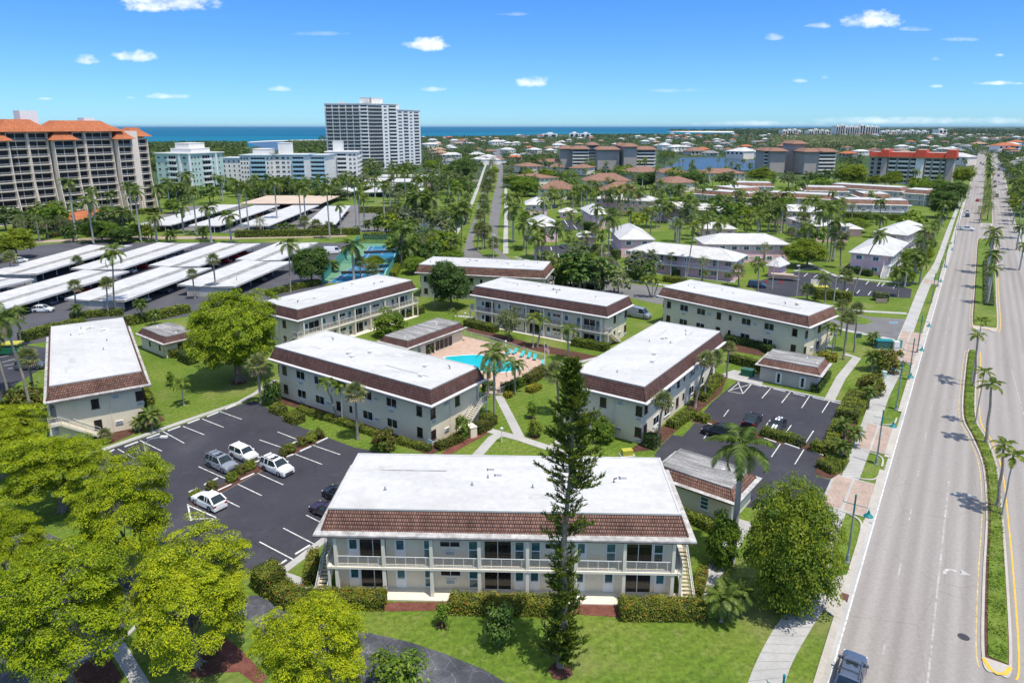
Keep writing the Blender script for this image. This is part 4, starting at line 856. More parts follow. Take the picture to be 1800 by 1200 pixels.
def RB(label, fl, fr, D=11, tile='tile_o'):
    cx, cy, rot, L, W = front(fl, fr, 6.4, D+3.4)
    hx, hy = (L-3.4)/2, D/2; t = thing('mansard_condominium', label, 'apartment building', (cx,cy,0), rot, 'low condominiums with tan mansards')
    b = MB(); b.box(-hx-.9,-hy-.9,0,hx+.9,hy+.9,6.2); b.build('wall', M['greyst'], t)
    b = MB(); ring(b, hx, hy, 1.0, 6.4, 1.7, 6.3, 0, uvs=False); ring(b, hx, hy, 1.7, 6.3, 1.71, 6.1, 0, uvs=False); b.build('eave', M['white'], t)
    mansard(t, hx, hy, 6.42, 8.3, 1.0, 3, tile); flat_top(t, hx, hy, 8.45, 'roof', 2, int(L*7))
    d = MB(); d.box(-hx-.9,-hy-2.0,2.9,hx+.9,-hy-.91,3.1); d.build('balcony_deck', M['white'], t)
    n = max(int(2*hx/3.6), 2)
    for k in range(n):
        x = -hx+2*hx*(k+.5)/n
        for z in (3.9, .9): put(t, ('pn','win','pn','door')[k % 4], x, -hy-.9, z-(.75 if k % 4 in (1,3) else 0))
    for k in range(0, n+1, 2):
        x = -hx+2*hx*k/n; c = MB(); c.box(x-.12,-hy-2.0,0,x+.12,-hy-1.76,6.1); c.build('column', M['white'], t)
    railing(t, (-hx-.8,-hy-1.9,3.1), (hx+.8,-hy-1.9,3.1), 1.0, .4, th=.05)
RB('tan mansard condominium with white galleries behind the avenue stair houses', (1468,358), (1604,361))
RB('tan mansard condominium left of the boxy one, behind the tall lawn palms', (1345,345), (1466,351))
RB('long tan mansard condominium with dark galleries behind the pink gallery house', (1217,340), (1318,348))
RB('tan mansard condominium peeking out beside the big dark trees of the avenue', (1585,339), (1632,342), 14)
RB('tan mansard condominium in the back row before the grey balcony block', (1411,335), (1494,337), 12)
RB('square tan mansard box standing behind the galleried avenue condominium', (1514,348), (1571,349), 16)
RB('square tan mansard box behind the long dark galleried condominium', (1286,338), (1341,336), 16)
RB('low tan mansard condominium at the foot of the bright broad tree', (1288,327), (1362,328), 12)
RB('white roofed tan condominium behind the silver palm near the red roofed block', (1455,329), (1585,337), 12)
# ---------------------------------------------------------------- mid-rise and high-rise blocks
_wc = {}
def wmesh(w, h, nx, gl, fr):
    k = (round(w,1), round(h,1), nx, gl, fr)
    if k not in _wc:
        b = MB(); b.box(-w/2,-.06,0,w/2,0,h,0); fw = .11
        for x0,x1,z0,z1 in ((-w/2,w/2,-.02,fw),(-w/2,w/2,h-fw,h),(-w/2,-w/2+fw,fw,h-fw),(w/2-fw,w/2,fw,h-fw)): b.box(x0,-.12,z0,x1,-.061,z1,1)
        for i in range(1, nx): b.box(-w/2+w*i/nx-.05,-.12,fw,-w/2+w*i/nx+.05,-.061,h-fw,1)
        _wc[k] = mesh_of(b, 'window', [M[gl], M[fr]])
    return _wc[k]
_bc = {}
def bmesh_(w, d, solid, mt, h=1.0):
    k = (round(w,1), round(d,1), solid, mt)
    if k not in _bc:
        b = MB(); b.box(-w/2,-d,-.25,w/2,-.005,0,0)
        if solid: b.box(-w/2,-d,0,w/2,-d+.12,h,0); b.box(-w/2,-d+.12,0,-w/2+.1,-.01,h,0); b.box(w/2-.1,-d+.12,0,w/2,-.01,h,0)
        else:
            b.box(-w/2,-d,h-.08,w/2,-d+.06,h,1)
            for i in range(int(w/.45)+1): x = -w/2+.03+(w-.06)*i/int(w/.45); b.box(x-.03,-d,0,x+.03,-d+.06,h-.08,1)
        _bc[k] = mesh_of(b, 'balcony', [M[mt], M['rail' if mt != 'dark' else 'dark']])
    return _bc[k]
def grid(t, plane, wins, balcs, budget=100):
    """place window and balcony parts; plane(u, face) gives x, y"""
    for name, lst in (('window', wins), ('balcony', balcs)):
        for (me, x, y, z, fc) in lst[:budget]: link(name, me, t, (x,y,z), FACE[fc])
        if len(lst) > budget:
            b = MB(); mats = []
            for (me, x, y, z, fc) in lst[budget:]:
                a = FACE[fc]; ca, sa = cos(a), sin(a); base = len(b.v)
                for v in me.vertices: b.v.append((x+v.co.x*ca-v.co.y*sa, y+v.co.x*sa+v.co.y*ca, z+v.co.z))
                for p in me.polygons:
                    mm = me.materials[p.material_index]
                    if mm not in mats: mats.append(mm)
                    b.f.append(tuple(base+i for i in p.vertices)); b.m.append(mats.index(mm))
            stuff(b.build('more_'+('windows' if name == 'window' else 'balconies'), mats, t))
def condo(label, rect, floors, fh=3.0, wall='offwhite', cols=None, trim='white', over=.9, boxes=(), z0=.0, name='apartment_block', group=None, roof='roof', gl='hglass', base=None, btrim=None):
    cx, cy, rot, L, W = rect; hx, hy = L/2, W/2; Ht = z0+floors*fh+.6
    t = thing(name, label, 'apartment block', (cx,cy,0), rot, group)
    b = MB(); b.box(-hx,-hy,0,hx,hy,Ht); b.build('wall', M[wall], t)
    b = MB(); b.box(-hx-over,-hy-over,Ht,hx+over,hy+over,Ht+.45); b.build('roof_edge', M[trim], t)
    b = MB(); b.box(-hx-over+.3,-hy-over+.3,Ht+.45,hx+over-.3,hy+over-.3,Ht+.5); r = b.build('roof', M[roof], t)
    for (x0,y0,x1,y1,h) in boxes:
        b = MB(); b.box(x0*hx,y0*hy,Ht+.5,x1*hx,y1*hy,Ht+.5+h); b.box(x0*hx-.2,y0*hy-.2,Ht+.5+h,x1*hx+.2,y1*hy+.2,Ht+.8+h); b.build('plant_room', M['offwhite'], t)
    wins, bal = [], []
    for fc, lst in (cols or {}).items():
        ln = L if fc in ('-y','+y') else W
        for (u0, u1, ty) in lst:
            w = (u1-u0)*ln; u = ((u0+u1)/2-.5)*ln
            for f in range(floors):
                z = z0+f*fh
                def at(off=0):
                    return {'-y': (u,-hy-off), '+x': (hx+off,u), '-x': (-hx-off,-u)}[fc]
                if ty[0] == 'w': x, y = at(); wins.append((wmesh(w, 1.5, 2 if w > 1.3 else 1, gl, 'white'), x, y, z+1.0, fc))
                elif ty[0] == 'g': x, y = at(); wins.append((wmesh(w, fh-.75, max(2,int(w/1.6)), gl, 'pole' if ty == 'gd' else 'white'), x, y, z+.3, fc))
                elif ty[0] == 'b':
                    x, y = at(); wins.append((wmesh(w-.5, fh-.8, max(2,int(w/1.8)), gl, 'white'), x, y, z+.2, fc)); bal.append((bmesh_(w, 1.5, ty != 'br', btrim or trim), x, y, z+.12, fc))
                elif ty[0] == 's': x, y = at(); bal.append((bmesh_(w, .35, False, btrim or trim, .3), x, y, z+fh-.3, fc))
    grid(t, None, wins, bal)
    for fc, lst in (cols or {}).items():
        for (u0, u1, ty) in lst:
            if ty[0] == 'p':                           # projecting pier, full height
                ln = L if fc in ('-y','+y') else W; a, c = (u0-.5)*ln, (u1-.5)*ln; b = MB()
                if fc == '-y': b.box(a,-hy-.7,0,c,-hy-.002,Ht)
                elif fc == '+x': b.box(hx+.002,a,0,hx+.7,c,Ht)
                else: b.box(-hx-.7,-c,0,-hx-.002,-a,Ht)
                b.build('pier', M[trim], t)
    return t
def evenly(n, ty, u0=.03, u1=.97, fill=.6):
    w = (u1-u0)/n; return [(u0+w*(i+.5-fill/2), u0+w*(i+.5+fill/2), ty) for i in range(n)]
# --- the orange roofed hotel block: stepped bays of dark glass between battered fins
def hotel():
    o = Vector(P(25,394)); e = Vector(P(283,366)); d = e-o; L = d.length; rot = atan2(d.y, d.x)
    t = thing('hotel_tower', 'big beige apartment tower with orange pagoda roofs and dark glass balconies', 'apartment tower', (o.x,o.y,0), rot)
    fh = 3.58; b = MB(); b.box(-14,3.2,0,L-6,19,39.6); b.box(L-8,8,0,L+.5,19,37.4); b.build('wall', M['sand'], t)
    # bay: x0, x1, forward offset, floors, number of glazed leaves
    bays = [(-14,2,-2.5,10,3),(3,11,.5,11,2),(11.8,19.5,.5,11,2),(21,30,-2.2,10,2),(31,36,.5,11,1),(36.8,49,.5,11,3),(50.5,57.5,-2.2,10,2),(L-7.2,L-.3,4.5,10,2)]
    wins, bal = [], []
    for (x0,x1,y,fl,n) in bays:
        w = x1-x0; bb = MB(); bb.box(x0,y+1.4,0,x1,(9 if x0 > 58 else 4),fl*fh); bb.build('wall', M['sand'], t)
        for f in range(fl):
            z = f*fh+.2; by = y+1.4
            for k in range(n): wins.append((wmesh(w/n-.35, fh-.75, 3, 'hglass', 'dark'), x0+w*(k+.5)/n, by, z+.05, '-y'))
            bal.append((bmesh_(w+.3, 1.5, False, 'sand', .95), (x0+x1)/2, by, z, '-y'))
            if f % 1 == 0:
                pass
        for x in (x0-.15, x1+.15):                       # fin: splays outward toward its foot
            pts = [(y-.15, fl*fh),(y-.15, fl*fh*.45),(y-2.6, 0),(y+3.0,0),(y+3.0,fl*fh)]
            fn = MB(); n0 = len(fn.v)
            for sx in (-.15,.15):
                for (yy_, zz_) in pts: fn.v.append((x+sx, yy_, zz_))
            k5 = len(pts); fn.f.append(tuple(range(k5))); fn.m.append(0); fn.f.append(tuple(reversed(range(k5, 2*k5)))); fn.m.append(0)
            for i in range(k5): j = (i+1)%k5; fn.f.append((i, i+k5, j+k5, j)); fn.m.append(0)
            fn.build('fin', M['sand'], t)
    wins.sort(key=lambda q: -q[3])
    grid(t, None, wins, bal)
    def pagoda(x0, x1, y0, y1, z, h=4.2, back=True):
        b = MB(); cx, cy = (x0+x1)/2, (y0+y1)/2; a, c = (x1-x0)/2, (y1-y0)/2
        prof = [(1.6,0),(.2,h*.25),(-min(a,c)*.35,h*.62),(-min(a,c)*.62,h)]
        for i in range(3):
            mb2 = MB(); ring(mb2, a, c, prof[i+1][0], z+prof[i+1][1], prof[i][0], z+prof[i][1], 0, -i*3)
            for f, m_, in zip(mb2.f, mb2.m):
                idx = mb2.f.index(f); pts = [(mb2.v[j][0]+cx, mb2.v[j][1]+cy, mb2.v[j][2]) for j in f]; b.face(pts, 0, mb2.uv[idx])
        q = prof[3][0]; b.face([(cx-a-q,cy-c-q,z+h),(cx+a+q,cy-c-q,z+h),(cx+a+q,cy+c+q,z+h),(cx-a-q,cy+c+q,z+h)], 0, [(0,0),(a,0),(a,c),(0,c)])
        q = 1.6; b.face([(cx-a-q,cy+c+q,z-.1),(cx+a+q,cy+c+q,z-.1),(cx+a+q,cy-c-q,z-.1),(cx-a-q,cy-c-q,z-.1)], 0, [(0,0),(a,0),(a,c),(0,c)])
        b.build('roof', M['tile_h'], t)
    pagoda(1,21,0,17,39.6,5.4); pagoda(22,53,0,17,39.6,5.0); pagoda(-14,2.5,-2,8,35.9,4.6); pagoda(20.5,30.5,-2,6,35.9,4.2); pagoda(50,58,-2,6,35.9,4.0); pagoda(L-9,L+1,5,17,36.9,4.4)
    for x0,x1,h in ((-8,0,8.5),(14,21.5,9.3),(42,47,6.4)):
        b = MB(); b.box(x0,9,39.6,x1,14.5,39.6+h); b.build('lift_house', M['conc' if x0 < 0 else 'white'], t)
    for x0,x1 in ((18,44),):
        c = thing('entrance_pavilion', 'low salmon tiled entrance pavilion at the foot of the orange roofed tower', 'pavilion', tuple(Vector(P(160,395)))+(0,), rot-.1)
        b = MB(); b.box(-11,-4,0,11,4,3.2); b.build('wall', M['sand'], c); hip_roof(c, 26, 11, 3.2, 3.2, 'tile_h')
hotel()
C_ = condo
Wb = dict(wall='mint', trim='white')
C_('pale mint seven storey block with white bands beside the orange roofed tower', front((281,342),(338,344.5),0,29), 7, 3.55, 'mint', {'-y': [(.06,.14,'w'),(.27,.35,'w'),(.40,.64,'bs'),(.72,.78,'p'),(.84,.93,'w')], '+x': [(.08,.12,'w'),(.17,.21,'w'),(.0,.04,'p'),(.27,.31,'w'),(.38,.62,'bs'),(.68,.72,'w'),(.76,.8,'p'),(.86,.9,'w')]}, boxes=((-.5,-.3,.35,.6,5.5),(-.7,-.4,.55,.7,2.2)))
C_('plain white link block between the mint block and the blue balconies', front((392,328),(430,328),0,18), 6, 3.2, 'offwhite', {'-y': evenly(4,'w',.05,.95,.35)}, trim='bluetrim')
C_('white block with pale blue balconies in the middle of the beach row', front((426,331),(478,331),0,24), 7, 3.1, 'offwhite', {'-y': [(.03,.09,'w'),(.13,.19,'w'),(.22,.28,'w'),(.36,.86,'bs'),(.9,.96,'w')], '+x': evenly(4,'w')}, boxes=((-.25,-.6,.8,.5,3.6),), btrim='bluetrim', trim='bluetrim')
C_('white end block with pale blue balconies next to the cream block', front((540,327),(577,327),0,22), 7, 3.0, 'offwhite', {'-y': [(.05,.15,'w'),(.25,.9,'bs')]}, btrim='bluetrim', trim='bluetrim')
C_('white block with blue eaves stepping toward the tall tower', front((478,329.5),(541,329.5),0,24), 7, 3.1, 'offwhite', {'-y': [(.04,.1,'w'),(.16,.26,'w'),(.33,.42,'w'),(.48,.54,'w'),(.62,.95,'bs')], '-x': evenly(3,'w')}, boxes=((-.7,-.3,-.1,.5,7.5),), btrim='bluetrim', trim='bluetrim')
C_('cream block with white balconies right below the tall tower', front((575,322),(630,321.5),0,26), 7, 3.2, 'offwhite', {'-y': [(.05,.12,'w'),(.2,.28,'w'),(.36,.66,'bs'),(.74,.82,'w'),(.88,.95,'w')], '+x': evenly(4,'bs')}, boxes=((-.6,-.3,0,.5,7),))
# --- the tall white tower: three slabs, the right one in sunlit steps
tw = Vector(P(579,296)); tg = 'slabs of the white high rise tower'
C_('white high rise tower slab with dark glazed storeys, widest and farthest from the boulevard', front((577,297),(652,297),0,26), 18, 3.5, 'offwhite', {'-y': evenly(5,'br',.02,.80,.94)+[(.82,.98,'bs')]}, boxes=((.55,-.4,.95,.5,5.5),(-.45,-.3,-.2,.3,1.5)), name='tower_block', over=.6)
C_('white high rise tower slab with curved balcony bands, in the middle of the three', front((650,297),(701,295),0,30), 18, 3.5, 'white', {'-y': [(.02,.50,'br'),(.56,.66,'w'),(.72,.98,'bs')], '+x': evenly(5,'w')}, boxes=((-.4,-.4,.35,.5,5.5),), name='tower_block', over=.5)
C_('white high rise tower slab stepping back toward the boulevard, narrowest one', front((701,293),(741,289),0,30), 17, 3.42, 'white', {'-y': [(.05,.2,'w'),(.27,.46,'bs'),(.54,.64,'w'),(.72,.93,'bs')], '+x': evenly(5,'w')}, boxes=((-.8,-.4,-.2,.4,5),), name='tower_block', over=.5)
# --- stepped grey apartment blocks with tan overhanging roofs
def stepped(label, blocks):
    base = Vector(P(*blocks[0][0])); t = None
    f0, f1 = Vector(P(*blocks[0][0])), Vector(P(*blocks[-1][1])); rot = 0
    t = thing('stepped_apartments', label, 'apartment block', (base.x,base.y,0), rot, 'stepped grey apartments with tan roofs')
    wins, bal = [], []
    for (fl, fr, fls, D, kind, sd) in blocks:
        a = Vector(P(*fl))-base; c = Vector(P(*fr))-base; x0, x1, y = a.x, c.x, a.y; Ht = fls*3.2+.6
        b = MB(); b.box(x0,y,0,x1,y+D,Ht); b.build('wall', M['condo'], t)
        b = MB(); q = [(x0-2,y-2.6),(x1+2,y-2.6),(x1+2,y+D+2),(x0-2,y+D+2)]; q2 = [(x0+2.5,y+3),(x1-2.5,y+3),(x1-2.5,y+D-3),(x0+2.5,y+D-3)]
        for i in range(4):
            j = (i+1)%4; b.face([(*q[i],Ht),(*q[j],Ht),(*q2[j],Ht+2.6),(*q2[i],Ht+2.6)], 0, [(0,0),(20,0),(18,5),(2,5)]); b.face([(*q[i],Ht-.4),(*q[j],Ht-.4),(*q[j],Ht),(*q[i],Ht)], 0, [(0,0),(9,0),(9,.5),(0,.5)])
        b.face([(*p,Ht+2.6) for p in q2], 0, [(0,0),(9,0),(9,9),(0,9)]); b.face([(*p,Ht-.4) for p in q[::-1]], 0, [(0,0),(9,0),(9,9),(0,9)]); b.build('roof', M['tile_o'], t)
        w = x1-x0
        for f in range(fls):
            z = f*3.2+.3
            if kind == 'b': wins.append((wmesh(w*.94, 2.2, 6, 'hglass', 'pole'), (x0+x1)/2, y, z, '-y')); bal.append((bmesh_(w, 1.6, True, 'offwhite'), (x0+x1)/2, y, z-.05, '-y'))
            elif kind == 'g': wins.append((wmesh(w*.9, 2.5, 4, 'tglass', 'white'), (x0+x1)/2, y, z, '-y'))
            if sd: wins.append((wmesh(D*.5, 2.1, 4, 'hglass', 'pole'), x1, y+D*.4, z, '+x')); bal.append((bmesh_(D*.6, 1.5, True, 'offwhite'), x1, y+D*.4, z-.05, '+x'))
    grid(t, None, wins, bal)
stepped('stepped grey apartment block with many tan roofs facing the lagoon, the wider one', [((985,296),(1006,296),6,24,'n',0),((1006,297),(1034,297),6,22,'b',0),((1034,294),(1050,294),7,22,'g',0),((1050,299),(1086,299),6,24,'n',0),((1086,295),(1096,295),7,20,'g',0),((1096,300),(1118,300),7,30,'n',0),((1118,299),(1150,299),6,26,'b',1)])
stepped('stepped grey apartment block behind the bright broad tree, the narrower one', [((1341,303),(1352,303),6,24,'b',0),((1352,304),(1378,304),6,24,'n',0),((1378,300),(1391,300),7,20,'g',0),((1391,303),(1411,303),8,26,'n',0),((1412,306),(1436,306),6,24,'n',0),((1436,306),(1465,306),6,26,'b',1)])
# --- the red roofed apartment block near the avenue
def red_block():
    a = Vector(P(1524,321)); c = Vector(P(1671,327)); d = c-a; L = d.length
    t = thing('red_roofed_apartments', 'grey apartment block with bright red mansard and balconies near the far avenue', 'apartment block', (a.x,a.y,0), atan2(d.y,d.x))
    b = MB(); b.box(0,0,0,L,20,19.8); b.build('wall', M['condo'], t); wins, bal = [], []
    for f in range(6):
        z = f*3.2+.3
        for u0,u1,k in ((.02,.06,'w'),(.1,.15,'d'),(.24,.33,'b'),(.35,.48,'b'),(.5,.56,'b'),(.68,.74,'b'),(.76,.84,'b'),(.86,.90,'b')):
            w = (u1-u0)*L; x = (u0+u1)/2*L; wins.append((wmesh(w*.9, 2.0, max(2,int(w/2)), 'hglass', 'pole'), x, 0, z+.3, '-y'))
            if k == 'b': bal.append((bmesh_(w, 1.5, True, 'offwhite'), x, 0, z, '-y'))
    grid(t, None, wins, bal)
    for u0,u1,y in ((.155,.22,-3.5),(.565,.66,-2.5),(.92,1.0,-4.5)):
        b = MB(); x0, x1 = u0*L, u1*L
        b.v += [(x0,y-2,0),(x1,y-2,0),(x1,-.002,0),(x0,-.002,0),(x0,y,19.8),(x1,y,19.8),(x1,-.002,19.8),(x0,-.002,19.8)]
        for f in ((4,5,6,7),(0,1,5,4),(1,2,6,5),(2,3,7,6),(3,0,4,7)): b.f.append(f); b.m.append(0)
        b.build('stair_pier', M['condo' if u0 != .565 else 'offwhite'], t)
    def mans(x0,x1,y0,y1,z,h):
        b = MB(); a_, c_ = (x1-x0)/2, (y1-y0)/2; mb2 = MB(); ring(mb2, a_, c_, 0, z+h, .9, z, 0)
        for k, f in enumerate(mb2.f): b.face([(mb2.v[j][0]+(x0+x1)/2, mb2.v[j][1]+(y0+y1)/2, mb2.v[j][2]) for j in f], 0, mb2.uv[k])
        r = b.build('mansard_roof', M['tile_red'], t)
        b = MB(); b.face([(x0,y0,z+h-.3),(x1,y0,z+h-.3),(x1,y1,z+h-.3),(x0,y1,z+h-.3)]); b.build('flat_roof', M['roof'], r)
    mans(0,L,-1.5,20,19.8,3.6); mans(.14*L,.23*L,-5,19,19.85,5.4); mans(.555*L,.67*L,-4.5,19,19.85,5.6); mans(.91*L,1.01*L,-6.5,19,19.85,6.0)
    b = MB(); b.box(-1,-1.8,19.5,L+1,-.003,19.78); b.build('eave', M['white'], t)
red_block()
# --- skyline across the bay: slabs, each its own building
sky_x = [(1469,1476,14.5),(1477,1484,15.8),(1486,1493,13.2),(1494,1501,13.6),(1502,1509,13.0),(1511,1520,16.0),(1521,1529,13.8),(1530,1537,13.6),(1538,1545,13.0)]
def far_block(label, x0, x1, hp, yb, wall, group, D=60):
    a = Vector(P(x0,yb)); c = Vector(P(x1,yb)); s = 1/pxm(a.x,a.y); Ht = hp*s*1.03; w = c.x-a.x
    t = thing('skyline_tower', label, 'apartment tower', ((a.x+c.x)/2,a.y,0), 0, group)
    b = MB(); b.box(-w/2,0,-.5,w/2,D,Ht); b.box(-w*.15,D*.2,Ht,w*.2,D*.6,Ht+5); b.build('wall', M[wall], t)
    b = MB(); n = max(int(Ht/7), 2)
    for k in range(2):
        x = -w/2+w*(k+.5)/2
        b.box(x-w*.13,-1.5,3,x+w*.13,-.01,Ht-4)
    b.build('window', M['hglass'], t)
for x0,x1,h in sky_x: far_block('grey white tower in the tall cluster on the horizon above the pine wood', x0,x1,h,237,'offwhite','skyline cluster across the bay')
for x0,x1,h in ((1376,1384,6.5),(1386,1393,7.5),(1395,1402,8),(1404,1410,6),(1422,1430,6.5),(1432,1440,8),(1444,1450,7),(1452,1460,6),(1550,1558,5),(1560,1566,6),(1569,1575,5.5),(1578,1585,6.5),(1590,1598,5),(1602,1610,6.5),(1613,1620,5),(1624,1632,5.5),(1650,1664,8)):
    far_block('pale low tower of the hazy shore line on either side of the tall cluster', x0,x1,h,236.5,'offwhite','low towers along the far shore')
for x0,x1,h in ((953,980,6),(1001,1018,7),(1020,1038,6.5)): far_block('white beach villa with many roofs at the edge of the gulf', x0,x1,h,241.5,'white','white beach villas at the gulf edge',25)
# ---------------------------------------------------------------- carports
M['louvre'] = simple('louvre_panel', (.36,.345,.32), .8, .12, .4)
M['cpstrip'] = simple('dull_roof_strip', (.3,.295,.285), .85, .25, .3, fine=(1.2,.25))
def carport(label, quad, z=2.9, shed=True, strip_=True, mat='metalroof', post=True, group='white roofed carports'):
    cx, cy, rot, L, W = fit(quad, z); hx, hy = L/2, W/2; t = thing('carport', label, 'carport', (cx,cy,0), rot, group)
    sw = hx*.16 if strip_ else 0
    b = MB()
    if strip_:
        b.v += [(-hx,-hy,z+.15),(-sw,-hy,z-.12),(-sw,hy,z-.12),(-hx,hy,z+.15),(hx,-hy,z+.15),(sw,-hy,z-.12),(sw,hy,z-.12),(hx,hy,z+.15)]
        b.f += [(0,1,2,3),(5,4,7,6)]; b.m += [0,0]
        for (a, c) in ((-hx,-sw),(sw,hx)): b.box(min(a,c),-hy,z-.32,max(a,c),hy,z-.125)
        for x in (-hx,hx): b.box(x-.02,-hy,z-.32,x+.02,hy,z+.149)
    else: b.box(-hx,-hy,z-.3,hx,hy,z+.1)
    b.build('roof', M[mat], t)
    if strip_: b = MB(); b.box(-sw+.003,-hy,z-.34,sw-.003,hy,z-.10); b.build('roof_strip', M['cpstrip'], t)
    if post:
        n = max(int(2*hy/5.6), 2)
        for k in range(n+1):
            y = -hy+.4+(2*hy-.8)*k/n
            for x in (-hx*.62, hx*.62): c = MB(); c.box(x-.08,y-.08,0,x+.08,y+.08,z-.3); c.build('post', M['white'], t)
    if shed:
        c = MB(); c.box(-hx*.72,-hy+.3,0,hx*.72,-hy+2.6,z-.33); s = c.build('store_shed', M['greyst'], t)
        c = MB()
        for k in range(3):
            x0 = -hx*.66+k*hx*.46
            if k == 1: continue
            for i in range(12): c.box(x0+i*hx*.036,-hy+.26,.3,x0+i*hx*.036+.09,-hy+.30,z-.5)
        c.build('louvre', M['louvre'], s)
    return t
carport('white carport with louvred shed end facing the hedge, nearest the big yellow green tree', [(125,526),(234,529),(360,471),(275,469)])
carport('white carport continuing the hedge facing one toward the paved lane', [(276,467),(361,469),(447,428),(372,427)])
carport('long white carport over the white parked car, left of the louvred hedge facing one', [(-66,540),(17,545.5),(220,476),(130,475)], shed=False)
carport('white carport directly behind the palm with the tall grey trunk', [(132,472),(220,474),(345,427),(272,427)])
carport('short white carport at the photo edge below the small white van', [(-90,500),(0,508),(54,489),(-22,487)], shed=True)
carport('white carport running from the photo edge to the yellow round tree lane', [(-26,481),(72,482),(226,431),(158,431)])
carport('white carport with shed end behind the tall utility pole and the fan palms', [(327,502),(430,504),(499,460),(415,457)])
carport('white carport beside the white van at the tennis court lot', [(416,456),(499,458.5),(552,426),(490,426)])
for q, l in (([(240,396),(307,396),(420,360),(375,360)],'cream carport of the middle row closest to the orange roofed tower'), ([(327,397),(387,397),(491,361),(450,361)],'cream carport of the middle row second from the orange roofed tower'),
             ([(421,397),(472,397),(562,361),(510,361)],'cream carport of the middle row third from the orange roofed tower'), ([(520,396),(580,394),(625,362),(585,362)],'cream carport of the middle row nearest the open car park')):
    carport(l, q, shed=False, strip_=False, group='carports of the middle row')
M['tanroof'] = simple('tan_gravel_roof', (.52,.42,.33), .9, .1, .2)
for q, l in (([(440,358),(582,358),(582,344),(452,344)],'wide tan flat roofed garage in front of the blue trimmed white blocks'),([(590,339),(620,339),(632,330),(600,330)],'pale carport left end of the row under the tall tower'),([(640,338),(688,338),(692,330),(655,330)],'pale carport in the row under the tall tower behind the flag'),
             ([(696,339),(742,339),(744,331),(712,331)],'pale carport under the tall tower nearest the flag'),([(640,327),(745,327),(745,322),(642,322)],'long pale carport strip in front of the tower palms'),([(640,319),(678,319),(680,313),(645,313)],'short pale carport strip closest to the tower foot'),([(692,320),(726,320),(724,314),(690,314)],'short pale carport strip second from the tower foot'),([(668,311),(800,311),(800,307),(668,307)],'longest pale carport strip along the tower hedge')):
    carport(l, q, z=3.0, shed=False, strip_=False, mat='tanroof' if 'tan' in l else 'metalroof', group='carports by the tower')
# ---------------------------------------------------------------- foliage meshes (many leaf-sized faces)
def leaf_quad(b, c, n, s, asp=.55, rr=RND, m=0):
    n = Vector(n).normalized(); u = n.cross(Vector((rr.uniform(-1,1),rr.uniform(-1,1),rr.uniform(-1,1))))
    if u.length < 1e-3: u = n.orthogonal()
    u.normalize(); v = n.cross(u); u = u*s*.5; v = v*s*asp*.5; k = n*s*.12
    i = len(b.v); b.v += [tuple(c-u), tuple(c-v*1+k), tuple(c+u), tuple(c+v+k)]; b.f.append((i,i+1,i+2,i+3)); b.m.append(m)
def blob(dirn, rr, lobes):
    k = 1.0
    for d, a, w in lobes: k += a*max(0, dirn.dot(d)-w)
    return k
def crown(name, mat, rx, rz, n_cl, per, ls, seed, flat=.45, clr=.9, shell=.55, zmin=-1.0, parts=1, top_bias=0, lift=.6, holes=.0, up=0):
    """crown of clumps (flattened leaf pads) through an uneven ellipsoid; origin at crown centre"""
    rr = random.Random(seed); b = MB()
    lobes = [(Vector((rr.uniform(-1,1),rr.uniform(-1,1),rr.uniform(-.4,1))).normalized(), rr.uniform(.5,1.1), rr.uniform(.65,.85)) for _ in range(9)]
    for _ in range(n_cl):
        while True:
            d = Vector((rr.gauss(0,1),rr.gauss(0,1),rr.gauss(0,1)+top_bias)).normalized()
            if d.z > zmin: break
        rad = (shell+(1-shell)*rr.random()**.5)*blob(d, rr, lobes)*rr.uniform(.88,1.06)
        c = Vector((d.x*rx*rad, d.y*rx*rad, d.z*rz*rad)); cr = clr*rr.uniform(.6,1.35)
        ax = (Vector((d.x*.5,d.y*.5,max(d.z,0)+lift))+Vector((rr.uniform(-.3,.3),rr.uniform(-.3,.3),0))).normalized()
        e1 = ax.orthogonal().normalized(); e2 = ax.cross(e1)
        for _ in range(int(per*rr.uniform(.7,1.3))):
            a = rr.uniform(0,2*pi); q = sqrt(rr.random())*cr; h = rr.gauss(0,.5)*cr*flat
            p = c+e1*cos(a)*q+e2*sin(a)*q+ax*h-ax*(q/cr)**2*cr*.22
            nn = ax*(1.2+up)+(p-c).normalized()*.7+Vector((rr.uniform(-.8,.8),rr.uniform(-.8,.8),rr.uniform(-.2,.8)))*.7
            leaf_quad(b, p, nn, ls*rr.uniform(.6,1.35), .55, rr)
    return mesh_of(b, name, LEAF[mat])
